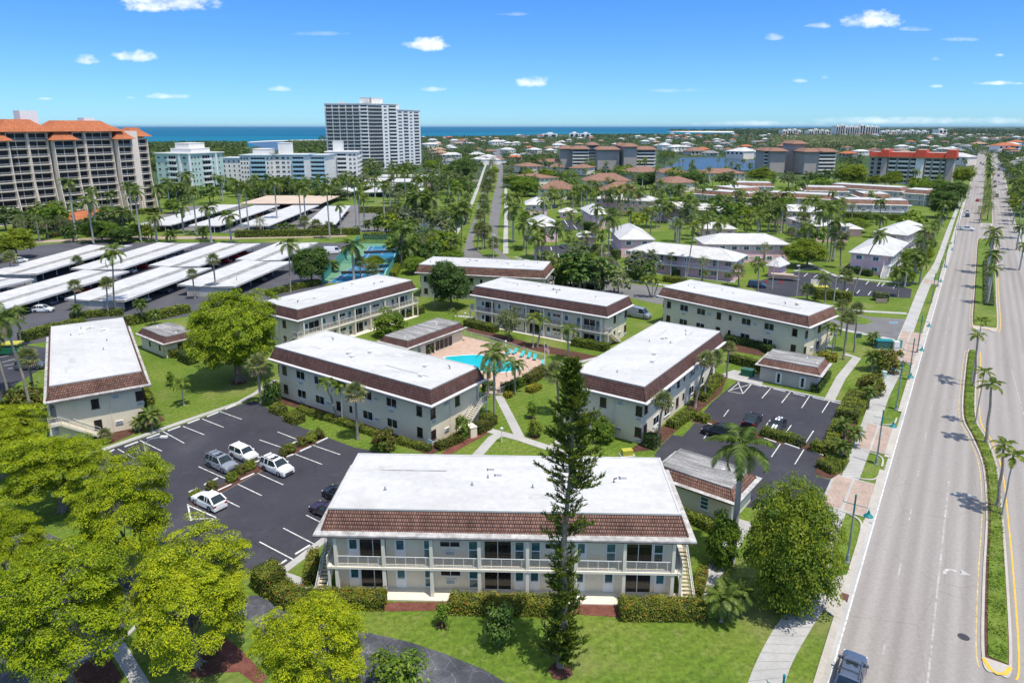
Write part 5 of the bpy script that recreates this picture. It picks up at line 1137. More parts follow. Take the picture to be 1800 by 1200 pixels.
def trunk(name, h, r, limbs, seed, mat='trunk', spread=.5, up=.55, multi=1, flare=1.6):
    rr = random.Random(seed); b = MB()
    for k in range(multi):
        bx, by = (0,0) if multi == 1 else (rr.uniform(-.5,.5),rr.uniform(-.5,.5))
        tip = Vector((bx*2.5+rr.uniform(-.2,.2)*h*.2,by*2.5+rr.uniform(-.2,.2)*h*.2,h))
        pts = [Vector((bx,by,-.1)), Vector((bx,by,.25)), Vector((bx+rr.uniform(-.1,.1),by+rr.uniform(-.1,.1),h*.45)), tip]
        b.tube(pts, [r*flare,r*1.1,r*.9,r*.65], 9)
        if k == 0 and flare > 1.4:
            for q in range(7):
                a = q*2*pi/7+rr.random(); b.tube([(cos(a)*r*.7,sin(a)*r*.7,.5),(cos(a)*r*1.5,sin(a)*r*1.5,.12),(cos(a)*r*3.2,sin(a)*r*3.2,-.05)], [r*.35,r*.28,r*.08], 5)
        for i in range(limbs):
            a = 2*pi*i/limbs+rr.uniform(-.4,.4); L = h*spread*rr.uniform(.8,1.3); s = tip*rr.uniform(.75,1.0)
            m_ = s+Vector((cos(a)*L*.5,sin(a)*L*.5,L*up)); e = m_+Vector((cos(a+.3)*L*.7,sin(a+.3)*L*.7,L*up*1.1))
            b.tube([s,m_,e], [r*.5,r*.33,r*.1], 6)
            for w in range(2):
                a2 = a+rr.uniform(-1,1); b.tube([m_,m_+Vector((cos(a2)*L*.4,sin(a2)*L*.4,L*.5))], [r*.22,r*.06], 5)
    return mesh_of(b, name, M[mat])
TREE = {}
LEAF['ficus'] = leaf('ficus_leaf', (.09,.15,.008), (.22,.32,.010), (.40,.48,.02), .3)
LEAF['button'] = leaf('buttonwood_leaf', (.07,.13,.012), (.17,.26,.018), (.36,.40,.03), .4)
def proto(key, cname, crown_me, trunk_me, cz, H, W):
    xs = sorted(abs(v.co.x) for v in crown_me.vertices); zs = sorted(v.co.z for v in crown_me.vertices); k = len(xs)
    TREE[key] = (crown_me, trunk_me, cz, cz+zs[int(k*.985)], 2*xs[int(k*.975)])
# nominal height H and width W; crown centre at cz
for s in range(3):
    proto('poinciana%d'%s, '', crown('crown', 'yellow', 4.6, 3.5, 285, 270, .18, 20+s, .10, 1.0, .42, -.55, lift=1.9, up=1.2), trunk('trunk', 3.0, .33, 6, 30+s, spread=.75), 5.6, 8.4, 10.6)
    proto('green%d'%s, '', crown('crown', 'green', 3.6, 3.1, 240, 60, .40, 40+s, .4, 1.1, .5, -.8), trunk('trunk', 3.0, .25, 5, 50+s), 5.2, 8.4, 8.2)
    proto('lime%d'%s, '', crown('crown', 'lime', 3.6, 2.9, 230, 60, .40, 60+s, .35, 1.1, .5, -.7, lift=1), trunk('trunk', 3.0, .25, 5, 70+s), 5.0, 8.0, 8.2)
    proto('dark%d'%s, '', crown('crown', 'deep', 3.4, 3.2, 240, 60, .40, 80+s, .45, 1.0, .5, -.85), trunk('trunk', 2.6, .24, 5, 90+s), 4.9, 8.2, 7.8)
    proto('bush%d'%s, '', crown('crown', ('hedge','croton','deep')[s], 1.0, .85, 60, 26, .26, 100+s, .6, .42, .45, -.5), trunk('trunk', .6, .05, 4, 110+s, spread=.6, flare=1.2), .85, 1.75, 2.3)
    proto('grey%d'%s, '', crown('crown', 'grey', 3.0, 2.8, 120, 34, .42, 120+s, .5, .95, .3, -.8), trunk('trunk', 3.2, .2, 6, 130+s, spread=.6), 5.2, 8.2, 7.2)
proto('ficus', '', crown('crown', 'ficus', 5.3, 4.9, 560, 150, .23, 150, .28, .85, .58, -.9, lift=.8, up=.8), trunk('trunk', 3.2, .52, 8, 151, spread=.8, up=.7), 7.2, 12.4, 12.2)
proto('roundbush', '', crown('crown', 'green', 2.1, 1.9, 170, 40, .32, 160, .4, .6, .6, -.95), trunk('trunk', .8, .12, 5, 161, spread=.6), 1.95, 4.1, 4.6)
proto('buttonwood', '', crown('crown', 'button', 4.0, 4.4, 380, 110, .24, 170, .35, .95, .34, -.95, lift=.7, up=.4), trunk('trunk', 1.8, .18, 5, 171, multi=4, spread=1.0), 4.2, 9.3, 11)
proto('orchid', '', crown('crown', 'grey', 1.9, 2.3, 95, 34, .34, 180, .5, .75, .3, -.9), trunk('trunk', 2.4, .15, 5, 181, spread=.5), 4.2, 6.9, 4.5)
proto('sapling', '', crown('crown', 'green', .8, 1.3, 34, 16, .34, 190, .5, .45, .2, -.95), trunk('trunk', 1.2, .06, 5, 191, spread=.7), 2.0, 3.6, 2.0)
proto('seagrape', '', crown('crown', 'deep', 1.25, 1.7, 65, 24, .36, 200, .5, .55, .3, -.95), trunk('trunk', 1.6, .10, 5, 201, spread=.6), 2.3, 4.2, 3.0)
proto('sparse', '', crown('crown', 'green', 2.0, 1.7, 55, 24, .36, 210, .5, .7, .2, -.8), trunk('trunk', 1.6, .09, 7, 211, spread=.9), 2.6, 4.6, 4.8)
def plant_tree(key, name, label, cat, x, y, h, w, rot=None, group=None, z=0):
    cm, tm, cz, H0, W0 = TREE[key]; rot = RND.uniform(0, 6.28) if rot is None else rot
    t = thing(name, label, cat, (x,y,z), rot, group); sz, sx = h/H0, w/W0
    link('trunk', tm, t, (0,0,0), None, (sx,sx,sz)); link('crown', cm, t, (0,0,cz*sz), None, (sx,sx,sz)); return t
def tree_px(key, name, label, base, top, wpx, cat='tree', group=None, rot=None):
    x, y = P(*base); H0, cz = TREE[key][3], TREE[key][2]; lo, hi = .05, max(height_at(y, top), .6)
    for _ in range(22):                       # height whose crown outline, seen from above, tops out at that row
        h = (lo+hi)/2; zc = h*cz/H0; rz = h-zc; w = wpx/pxm(x, y, zc); ph = atan2(CAMH-zc, y)
        a = sqrt((rz*cos(ph))**2+(w/2*.93*sin(ph))**2)*pxm(x, y, zc)
        if height_at(y, top+a) < zc: hi = h
        else: lo = h
    h = max(h, .5); return plant_tree(key, name, label, cat, x, y, h, wpx/pxm(x, y, h*.6), rot, group)
# ---------------------------------------------------------------- the near trees, one by one
yt = 'yellow_green_tree'
tree_px('poinciana0', yt, 'broad yellow green tree overhanging the grey path at the bottom, its roots in mulch', (348,1168), 958, 176, rot=.4)
tree_px('poinciana1', yt, 'largest yellow green tree with forked pale trunk beside the broken sidewalk slab', (128,1212), 968, 212, rot=1.2)
tree_px('poinciana2', yt, 'yellow green tree partly covering the crossed out corner of the striped car park', (238,1030), 812, 166, rot=2.2)
tree_px('poinciana0', yt, 'tiered yellow green tree in front of the end wall of the standing block', (110,898), 762, 142, rot=3.0)
tree_px('poinciana1', yt, 'yellow green tree at the photo edge below the leaning coconut palms', (10,838), 718, 118, rot=4.4)
tree_px('poinciana2', yt, 'low yellow green tree at the photo edge above the shaded drive', (28,1065), 895, 130, rot=5.2)
tree_px('poinciana1', yt, 'bright yellow green tree rising over the sealed entrance drive', (566,1262), 1062, 160, rot=.9)
tree_px('ficus', 'ficus_tree', 'huge rounded yellow green tree with buttressed trunk on the lawn behind the car park', (421,668), 517, 130)
tree_px('buttonwood', 'spreading_tree', 'spreading many stemmed green tree beside the tall royal palm and the sidewalk', (1388,1066), 862, 156, rot=.3)
tree_px('roundbush', 'side_tree', 'low leafy tree behind the smooth trunk of the tall royal palm', (1268,992), 905, 52)
tree_px('dark0', 'mango_tree', 'round dark green tree in front of the mottled red mansard block', (793,541), 462, 66)
tree_px('dark1', 'mango_tree', 'round green tree between the carport drive and the tennis courts', (548,500), 438, 60)
tree_px('roundbush', 'clipped_bush', 'clipped round bush at the balconies beside the grey roofed pool house', (685,590), 544, 50, 'bush')
tree_px('orchid', 'small_tree', 'small grey green tree on the lawn between the pool fence and the balcony block', (895,598), 543, 40)
tree_px('sapling', 'young_tree', 'thin young sapling in a mulch ring on the front lawn', (777,1100), 1060, 26)
tree_px('seagrape', 'leafy_shrub', 'dark leafy shrub tree on the front lawn left of the tall pine', (877,1133), 1064, 50, 'shrub')
tree_px('sparse', 'open_shrub', 'open branched shrub beside the cracked drive at the bottom', (697,1222), 1135, 92, 'shrub')
tree_px('sapling', 'young_tree', 'young tree with large leaves on the central court lawn', (935,735), 706, 18)
tree_px('bush0', 'clipped_bush', 'egg shaped silvery bush on the central court lawn', (940,766), 738, 24, 'bush')
tree_px('roundbush', 'leafy_bush', 'leafy bush between the pine and the end windows of the pool block', (1058,775), 735, 38, 'bush')
tree_px('sapling', 'young_tree', 'little tree in front of the stair of the long window block', (813,772), 730, 26)
tree_px('sapling', 'young_tree', 'tiny sapling on the lawn left of the young palm', (301,678), 653, 14)
tree_px('bush2', 'dark_shrub', 'dark broad shrub at the left wall corner of the long window block', (478,710), 668, 30, 'shrub')
tree_px('bush1', 'flowering_shrub', 'round flowering shrub at the corner of the long window block hedge', (677,790), 753, 40, 'shrub')
tree_px('lime0', 'spreading_tree', 'wide yellow green tree on the lawn of the pink houses', (1418,470), 422, 68)
tree_px('grey0', 'feathery_tree', 'feathery grey tree at the pink house car park entrance', (1012,492), 428, 44)
tree_px('grey1', 'feathery_tree', 'drooping grey tree by the side street lamp behind the balcony block', (1050,520), 462, 30)
tree_px('lime1', 'round_tree', 'round yellow tree on the lawn before the orange roofed tower', (30,455), 404, 56)
tree_px('lime2', 'round_tree', 'yellow tree cut by the photo edge beside the round one', (-4,462), 416, 36)
tree_px('green0', 'round_tree', 'round green tree at the foot of the orange roofed tower', (90,402), 367, 42)
tree_px('dark2', 'round_tree', 'very dark round tree beside the tower carports and the boulevard walk', (808,320), 281, 40)
tree_px('lime0', 'round_tree', 'small round tree standing in the boulevard median', (870,308), 294, 17)
tree_px('dark0', 'domed_tree', 'dark dome shaped tree between two tan tiled condominiums', (1135,333), 304, 32)
tree_px('dark1', 'domed_tree', 'broad dark tree in front of the lagoon bank condominium', (1212,333), 305, 44)
tree_px('lime1', 'domed_tree', 'broad dome of green beside the first tan tiled condominium', (965,316), 299, 36)
tree_px('green1', 'broad_tree', 'dense green tree left of the first tan tiled condominium, the farther one', (905,330), 309, 42)
tree_px('green2', 'broad_tree', 'dense green tree left of the first tan tiled condominium, the nearer one', (922,345), 315, 48)
tree_px('lime2', 'broad_tree', 'bright broad tree between the narrower grey block and the red roofed one', (1496,334), 290, 48)
tree_px('lime0', 'broad_tree', 'bright spreading tree right of the lagoon bank condominium', (1335,322), 296, 46)
for i, (bx, by, tp, w_, k) in enumerate([(1565,330,302,34,'lime1'),(1535,325,309,26,'lime0'),(1640,352,318,50,'green0'),(1668,365,322,50,'dark1'),(1690,330,295,34,'lime2'),(1655,383,338,44,'dark0'),(1612,328,313,28,'lime1')]):
    tree_px(k, 'avenue_tree', 'broad crowned tree between red roofed block and avenue, %s from the far end' % ordinal([1,0,3,4,2,6,5][i]), (bx,by), tp, w_, group='broad trees by the far avenue')
for i, (bx, by, tp, w_, k) in enumerate([(1602,478,440,38,'green0'),(1622,460,432,30,'lime1'),(1588,500,470,30,'green2'),(1630,440,420,24,'dark2'),(1505,408,384,40,'green1'),(1478,430,405,26,'grey0')]):
    tree_px(k, 'hedge_tree', 'bushy green tree by the pink avenue houses, %s from the leaning coconut palm' % ordinal([3,4,2,5,0,1][i]), (bx,by), tp, w_, group='bushy trees by the pink avenue houses')
for i, (bx, by, tp, w_, k) in enumerate([(740,400,355,48,'grey1'),(768,440,405,50,'green1'),(745,455,425,40,'dark2'),(795,470,440,36,'green2'),(715,345,322,40,'dark1'),(690,385,362,30,'grey2'),(500,340,318,44,'green0'),(475,345,322,40,'dark0'),(600,352,330,34,'grey0'),(560,350,336,30,'green2'),(660,470,450,36,'lime0'),(730,480,452,40,'green0')]):
    tree_px(k, 'leafy_tree', 'leafy tree between tennis courts and white blocks, %s from the courts' % ordinal([6,3,2,4,8,5,11,10,9,7,0,1][i]), (bx,by), tp, w_, group='leafy trees between courts and white blocks')
for i, (bx, by, tp, w_, k) in enumerate([(62,400,372,30,'grey0'),(120,415,385,26,'grey1'),(180,425,390,44,'green2'),(215,428,400,40,'dark1'),(245,420,395,30,'green0'),(35,392,370,30,'dark2'),(305,375,352,26,'green1'),(150,405,388,20,'grey2')]):
    tree_px(k, 'garden_tree', 'garden tree below the orange roofed tower, %s from the photo edge' % ordinal([1,2,4,5,6,0,7,3][i]), (bx,by), tp, w_, group='garden trees below the orange tower')
# ---------------------------------------------------------------- the tall Norfolk pine
def pine(x, y, h):
    rr = random.Random(5); t = thing('norfolk_pine', 'very tall narrow Norfolk Island pine rising in front of the front block', 'pine tree', (x,y,0), 0)
    b = MB(); pts = [Vector((.15*sin(k*.9)+.045*k, .1*cos(k*.7), h*k/12)) for k in range(13)]
    b.tube(pts, [.34-.30*k/12 for k in range(13)], 9); b.build('trunk', M['trunk'], t)
    br = MB(); lf = MB()
    def axis(z):
        k = min(z/h*12, 11.99); i = int(k); return pts[i].lerp(pts[i+1], k-i)
    z = .9
    prof = [(0,1.5),(.06,2.2),(.14,1.8),(.2,1.85),(.3,1.5),(.4,1.6),(.5,2.15),(.56,1.7),(.63,2.3),(.72,2.35),(.80,2.05),(.86,1.5),(.9,1.0),(.955,.75),(1,.30)]
    def rad(f):
        for (a, r0), (c, r1) in zip(prof, prof[1:]):
            if f <= c: return r0+(r1-r0)*(f-a)/(c-a)
        return .3
    while z < h:
        f = z/h; R0 = rad(f)*(1.0 if f < .86 else 1.05); nb = rr.randint(5,8) if f < .8 else 7; sparse_ = .34 < f < .62
        for i in range(nb):
            if rr.random() < (.42 if sparse_ else .08): continue
            a = rr.uniform(0, 2*pi); L = R0*.80*rr.uniform(.35,1.25)*(1.2 if rr.random() < .12 else 1); o = axis(z); dirv = Vector((cos(a),sin(a),0)); side = Vector((-sin(a),cos(a),0))
            pl = [o+dirv*L*q+Vector((0,0,L*(.02*q+.40*q*q))) for q in (0,.3,.6,.85,1)]
            br.tube(pl, [.045,.035,.025,.018,.01], 4, cap=False)
            nt_ = max(int(L*9.5), 4)
            for j in range(nt_):
                q = .18+.82*(j+rr.random())/nt_; p = o+dirv*L*q+Vector((0,0,L*(.02*q+.40*q*q)))
                if rr.random() < (.12 if not sparse_ else .3): continue
                ta = rr.uniform(-1,1); sd = (side*ta*.95+dirv*.55+Vector((0,0,.65+rr.uniform(-.25,.35)))).normalized(); tl = rr.uniform(.26,.52)*(1.1-.25*q)
                for s in range(9):
                    u = (s+.5)/9; c = p+sd*tl*u; dd = (sd+Vector((rr.uniform(-1,1),rr.uniform(-1,1),rr.uniform(-1,1)))*.85).normalized()
                    n = dd.cross(Vector((rr.uniform(-1,1),rr.uniform(-1,1),rr.uniform(-1,1)))).normalized()*.036; e = dd*.23
                    i0 = len(lf.v); lf.v += [tuple(c-n), tuple(c+n), tuple(c+e+n*.5), tuple(c+e-n*.5)]; lf.f.append((i0,i0+1,i0+2,i0+3)); lf.m.append(0)
        z += rr.uniform(.26,.42) if f < .85 else .2
    for f in range(260):                             # upright tufts round the leading shoot
        z = h*rr.uniform(.84,1.0); o = axis(z); a = rr.uniform(0,2*pi); r = rad(z/h)*rr.random()*.7
        c = o+Vector((cos(a)*r,sin(a)*r,0))
        for s in range(8):
            dd = (Vector((0,0,1))+Vector((rr.uniform(-1,1),rr.uniform(-1,1),rr.uniform(-.6,.6)))*.8).normalized(); n = dd.orthogonal().normalized()*.035; e = dd*.26
            i0 = len(lf.v); lf.v += [tuple(c-n), tuple(c+n), tuple(c+e+n*.5), tuple(c+e-n*.5)]; lf.f.append((i0,i0+1,i0+2,i0+3)); lf.m.append(0)
    br.build('branches', M['trunk'], t); lf.build('needles', LEAF['pine'], t)
px_, py_ = P(985,1172); pine(px_, py_, height_at(py_, 634))
# ---------------------------------------------------------------- palms
def frond(b, o, az, el, L, droop, n, ll, rr, m=0, w=.075, vee=.5):
    w = w*1.35
    p = Vector(o); st = L/n; mr = .035*L/3
    for k in range(n):
        e = el-droop*((k+.5)/n)**1.3; d = Vector((cos(az)*cos(e), sin(az)*cos(e), sin(e))); s = Vector((-sin(az),cos(az),0)); up = s.cross(d)*-1
        q = p+d*st; i = len(b.v); r0 = mr*(1-k/n)+.008
        b.v += [tuple(p-s*r0),tuple(p+s*r0),tuple(q+s*r0),tuple(q-s*r0)]; b.f.append((i,i+1,i+2,i+3)); b.m.append(m)
        f = (k+.5)/n
        if f > .12:
            l = ll*sin(pi*min(1,(.18+f*.80)))**.6*rr.uniform(.85,1.1)
            for sg in (-1,1):
                t = (s*sg*.92+d*.55+up*vee*.55+Vector((0,0,-.25-.25*rr.random()))).normalized(); wv = d*w*.5
                a = p+d*st*.5; mid = a+t*l*.55; e2 = a+t*l+Vector((0,0,-.22*l)); i = len(b.v)
                b.v += [tuple(a-wv),tuple(a+wv),tuple(mid+wv*1.1),tuple(e2),tuple(mid-wv*1.1)]; b.f.append((i,i+1,i+2,i+3,i+4)); b.m.append(m)
        p = q
def feather(name, mat, nf, L, seg, ll, seed, el=(1.2,-.5), droop=1.3, w=.08, dead=2, shaft=0):
    rr = random.Random(seed); b = MB()
    for k in range(nf):
        f = k/max(nf-1,1); az = k*2.399+rr.uniform(-.25,.25); e = el[0]+(el[1]-el[0])*f+rr.uniform(-.12,.12)
        frond(b, (cos(az)*.1,sin(az)*.1,shaft*.9+.1*(1-f)), az, e, L*rr.uniform(.85,1.1)*(.8 if f < .12 else 1), droop*rr.uniform(.8,1.2), seg, ll, rr, 0, w)
    for k in range(dead):
        az = rr.uniform(0,6.28); frond(b, (cos(az)*.12,sin(az)*.12,shaft*.6), az, -.5+rr.uniform(-.3,.2), L*.8, .9, seg, ll*.7, rr, 1, w*.8)
    return mesh_of(b, name, [LEAF[mat], LEAF['dead']])
def fan(name, mat, nf, L, seed, segs=13, dead=5, pet=.55):
    rr = random.Random(seed); b = MB()
    for k in range(nf+dead):
        az = k*2.399+rr.uniform(-.3,.3); f = k/(nf+dead-1); e = 1.45-2.2*f+rr.uniform(-.15,.15); mi = 1 if k >= nf else 0
        d = Vector((cos(az)*cos(e),sin(az)*cos(e),sin(e))); s = Vector((-sin(az),cos(az),0)); h = d*L*pet*rr.uniform(.85,1.1); n = s.cross(d)
        wv = s*.02; i = len(b.v); b.v += [tuple(-wv),tuple(wv),tuple(h+wv),tuple(h-wv)]; b.f.append((i,i+1,i+2,i+3)); b.m.append(mi)
        rl = L*(1-pet)*1.25*rr.uniform(.85,1.1)
        for j in range(segs):
            a = (j/(segs-1)-.5)*4.3+rr.uniform(-.05,.05); t = d*cos(a)+s*sin(a); dr = Vector((0,0,-.30*rl*(abs(sin(a*.5))+.35)))
            wv = (s*cos(a)-d*sin(a))*rl*.075; mid = h+t*rl*.6+n*.02; i = len(b.v)
            b.v += [tuple(h),tuple(mid-wv),tuple(h+t*rl+dr),tuple(mid+wv)]; b.f.append((i,i+1,i+2,i+3)); b.m.append(mi)
    return mesh_of(b, name, [LEAF[mat], LEAF['dead']])
def ptrunk(name, mat, r0, r1, seed, lean=0, bulge=0, base=1.4):
    rr = random.Random(seed); b = MB(); k = 12
    pts = [Vector((lean*(i/k)**1.6+.02*sin(i*1.7), .015*cos(i*1.3), i/k)) for i in range(k+1)]
    rd = [(r0+(r1-r0)*i/k)*(1+bulge*sin(pi*min(1,i/k*1.15)))*(base if i == 0 else 1) for i in range(k+1)]
    pts[0].z = -.01; b.tube(pts, rd, 9); return mesh_of(b, name, M[mat])
PALM = {}
for s in range(3):
    PALM['royal%d'%s] = (feather('fronds', 'palm', 15, 3.3, 22, .95, 300+s, (1.25,-.55), 1.55, .10, 1, .9), ptrunk('trunk', 'rtrunk', .27, .20, 310+s, 0, .12, 1.5), 6.2, 1.0, True)
    PALM['coco%d'%s] = (feather('fronds', 'palmy' if s == 1 else 'palm', 17, 3.4, 18, .85, 320+s, (1.2,-.75), 1.25, .11, 3), ptrunk('trunk', 'ptrunk', .19, .14, 330+s, 0, 0, 1.6), 6.2, .6, False)
    PALM['queen%d'%s] = (feather('fronds', 'palm', 16, 3.1, 20, .75, 340+s, (1.35,-.45), 2.0, .085, 3), ptrunk('trunk', 'ptrunk', .19, .15, 350+s, 0, 0, 1.4), 5.2, .6, False)
    PALM['fan%d'%s] = (fan('fronds', 'fan', 26, 1.75, 360+s), ptrunk('trunk', 'ptrunk', .19, .17, 370+s, 0, 0, 1.3), 3.3, .25, False)
    PALM['thin%d'%s] = (feather('fronds', 'palmy', 10, 1.9, 14, .6, 380+s, (1.2,-.2), 1.35, .09, 0, .4), ptrunk('trunk', 'rtrunk', .11, .075, 390+s, 0, .0, 1.6), 3.5, .5, True)
    PALM['date%d'%s] = (feather('fronds', 'palm', 30, 1.5, 16, .38, 400+s, (1.3,-.7), 1.2, .06, 3), ptrunk('trunk', 'ptrunk', .12, .12, 410+s), 2.7, .2, False)
    PALM['lowroyal%d'%s] = (feather('fronds', 'palm', 11, 3.2, 9, 1.0, 420+s, (1.2,-.6), 1.5, .24, 1, .9), ptrunk('trunk', 'rtrunk', .3, .22, 430+s), 6.2, 1.0, True)
    PALM['lowcoco%d'%s] = (feather('fronds', 'palm', 14, 3.4, 9, .95, 480+s, (1.2,-.8), 1.2, .22, 2), ptrunk('trunk', 'ptrunk', .2, .15, 490+s), 6.2, .6, False)
    PALM['lowfan%d'%s] = (fan('fronds', 'fan', 15, 1.75, 440+s, 7, 3), ptrunk('trunk', 'ptrunk', .22, .2, 450+s), 3.3, .25, False)
    PALM['silver%d'%s] = (fan('fronds', 'silver', 22, 2.6, 460+s, 11, 0), ptrunk('trunk', 'ptrunk', .3, .25, 470+s), 5.2, .4, False)
_sh = MB(); _sh.lathe([(.2,-.25),(.225,.0),(.2,.5),(.1,1.05)], 9); SHAFT = mesh_of(_sh, 'crownshaft', M['shaft'])
PNAME = {'royal': ('royal_palm','palm'), 'lowroyal': ('royal_palm','palm'), 'coco': ('coconut_palm','palm'), 'lowcoco': ('coconut_palm','palm'), 'queen': ('queen_palm','palm'), 'fan': ('cabbage_palm','palm'), 'lowfan': ('cabbage_palm','palm'), 'thin': ('slender_palm','palm'), 'date': ('pygmy_date_palm','palm'), 'silver': ('silver_palm','palm')}
n_palm = [0]
for k_, v_ in list(PALM.items()):                  # true spread of each crown
    q_ = sorted(sqrt(p.co.x**2+p.co.y**2) for p in v_[0].vertices); PALM[k_] = v_[:2]+(2*q_[int(len(q_)*.96)],)+v_[3:]
def palm_at(kind, x, y, hc, w, label, group=None, tip=None, thick=1.0, rot=None):
    """hc: height of the crown's heart; tip: (x, y) of the heart when the stem leans"""
    k = kind+str(n_palm[0] % 3); n_palm[0] += 1; cm, tm, W0, sh, shaft = PALM[k]; s = w/W0
    rot = RND.uniform(0,6.28) if rot is None else rot
    nm, cat = PNAME[kind]; t = thing(nm, label, cat, (x,y,0), rot, group)
    off = Vector((0,0,0)) if tip is None else Matrix.Rotation(-rot, 3, 'Z') @ Vector((tip[0]-x, tip[1]-y, 0))
    if off.length > .3:
        b = MB(); kk = 12; pts = [Vector((off.x*(i/kk)**1.5+.05*sin(i), off.y*(i/kk)**1.5, hc*i/kk-.05)) for i in range(kk+1)]
        r = .2*thick*s**.5; b.tube(pts, [r*(1.5 if i == 0 else 1.05-.4*i/kk) for i in range(kk+1)], 9); b.build('trunk', M['ptrunk'], t)
    else: link('trunk', tm, t, (0,0,0), None, (thick*s**.5, thick*s**.5, max(hc-(.1 if not shaft else -.1), .15)))
    if shaft: link('crownshaft', SHAFT, t, (off.x,off.y,hc+.05), None, (s**.6*thick*(.55 if kind == 'thin' else 1),)*2+(s,))
    link('fronds', cm, t, (off.x,off.y,hc), None, s); return t
def palm_px(kind, base, heart, wpx, label, group=None, thick=1.0, far=False):
    x, y = P(*base); hc = max(height_at(y, heart[1]), .35)
    zd = depth_of(x, y, hc); tx = (heart[0]-900)/FPX*zd
    tip = (tx, y) if abs(tx-x) > .35 else None
    if far and tip and abs(tx-x) < 2.5: tip = None
    return palm_at(kind, x, y, hc, wpx/pxm(x, y, hc), label, group, tip, thick)
palm_px('royal', (1287,988), (1303,798), 118, 'tall royal palm with smooth grey trunk rising beside the stained outbuilding', thick=1.05)
near = [
 ('fan',(459,712),(455,640),40,'twin stemmed cabbage palm at the corner of the long window block'),('thin',(592,738),(573,676),38,'leaning slender palm before the long window block, nearest the big tree'),('thin',(602,740),(599,682),38,'upright slender palm before the long window block'),
 ('fan',(629,773),(620,690),42,'bushy cabbage palm before the middle windows of the long window block'),('queen',(869,742),(868,622),66,'tall drooping queen palm on the lawn in front of the pool'),('queen',(905,692),(908,640),48,'shorter drooping palm at the pool edge beside the gate'),
 ('queen',(858,698),(860,650),34,'drooping palm behind the tall queen palm at the pool'),('fan',(983,730),(977,655),44,'cabbage palm on the central lawn left of the pine'),('queen',(998,634),(996,578),42,'queen palm on the lawn between the two balcony blocks near the pine'),
 ('thin',(937,611),(935,561),34,'slender palm at the balcony block behind the flag, the one nearer the pool house'),('thin',(945,610),(954,566),32,'slender palm at the balcony block behind the flag, the one nearer the queen palm'),('queen',(727,612),(735,588),50,'palm overhanging the grey roof of the pool house'),
 ('date',(716,622),(716,612),30,'small palm clump at the pool house corner behind the roof edge'),('date',(752,620),(752,608),30,'small palm clump next to the turquoise loungers'),('fan',(1222,716),(1242,632),34,'leaning cabbage palm at the parking side of the pool block, nearest the pine'),
 ('fan',(1236,702),(1257,630),34,'leaning cabbage palm at the parking side of the pool block, behind the first'),('fan',(1277,664),(1284,611),26,'small cabbage palm beside the green dumpster pad'),('fan',(1155,786),(1166,705),40,'cabbage palm at the corner of the pool block next to the stained roof'),
 ('thin',(1450,622),(1456,575),30,'slender palm clump at the stair end of the corner block, inner stem'),('thin',(1462,622),(1468,580),30,'slender palm clump at the stair end of the corner block, outer stem'),('fan',(1482,632),(1488,560),32,'cabbage palm at the stair end of the corner block beside the walk'),
 ('fan',(1501,619),(1506,545),30,'cabbage palm closest to the side street behind the corner block'),('fan',(1478,590),(1481,538),28,'cabbage palm behind the roof end of the corner block'),('date',(1533,606),(1533,592),28,'small date palm beside the green utility box'),
 ('date',(1533,652),(1533,625),32,'feather palm before the dark red bush by the sidewalk'),('date',(1526,718),(1528,688),28,'feather palm at the edge of the rounded bush by the sidewalk'),('date',(1484,772),(1482,745),34,'date palm of the sidewalk planting, farthest from the camera'),
 ('date',(1500,785),(1499,760),36,'date palm of the sidewalk planting next to the brick apron'),('date',(1478,812),(1478,783),36,'date palm of the sidewalk planting, nearest the camera'),('date',(1268,1092),(1272,1052),74,'large low date palm at the end of the clipped hedge, front crown'),
 ('date',(1296,1078),(1300,1040),62,'large low date palm at the end of the clipped hedge, rear crown'),('thin',(323,712),(321,678),38,'young palm alone on the lawn behind the striped car park'),('coco',(57,728),(6,560),70,'leaning coconut palm at the photo edge with long bent stem'),
 ('coco',(14,692),(-16,585),60,'leaning coconut palm cut by the photo edge'),('fan',(60,694),(46,628),40,'shaggy palm next to the grey car behind the standing block'),('coco',(38,610),(30,548),34,'palm at the photo edge before the carport hedge'),
 ('fan',(85,752),(88,728),36,'fan palm bush under the balcony of the standing block'),('date',(268,756),(268,730),42,'arching areca palm clump at the corner of the standing block'),('date',(245,758),(243,742),30,'pale areca clump left of the arching one'),
 ('fan',(180,778),(184,764),26,'low fan palm under the wall of the standing block'),('date',(352,565),(345,556),30,'grey feather palm between the hedge and the big round tree'),
 ('fan',(1358,560),(1358,552),20,'')]
for k, b_, h_, w_, l in near[:-1]: palm_px(k, b_, h_, w_, l)
def zone(items, phrase, group, far=False):
    """items in order along the row; each label counts from the named end"""
    for i, (k, b_, h_, w_) in enumerate(items): palm_px(k, b_, h_, w_, phrase % ordinal(i), group, far=far)
zone([('fan',(20,486),(17,453),28),('fan',(135,476),(135,459),22),('fan',(135,556),(131,503),26),('date',(135,562),(135,541),24),('royal',(203,551),(198,449),50),('fan',(191,556),(187,498),26),('date',(252,568),(250,533),28),('date',(273,572),(273,551),28),('fan',(343,526),(337,482),22),('fan',(381,521),(374,457),26),('royal',(511,513),(508,435),44)],
     '%s palm along the carport ends counted from the photo edge', 'palms at the carport ends')
zone([('royal',(622,493),(620,438),50),('fan',(634,491),(634,461),26),('fan',(655,488),(656,474),28),('royal',(706,471),(708,412),62),('royal',(722,470),(718,440),46),('date',(588,478),(586,465),26),('date',(566,482),(566,468),24)],
     '%s palm beside the tennis courts counted from the leafy round tree side', 'palms around the tennis courts')
zone([('royal',(802,451),(803,386),44),('royal',(811,451),(812,376),48)], '%s of the two tall royal palms where the boulevard bends', 'royal palms at the boulevard bend')
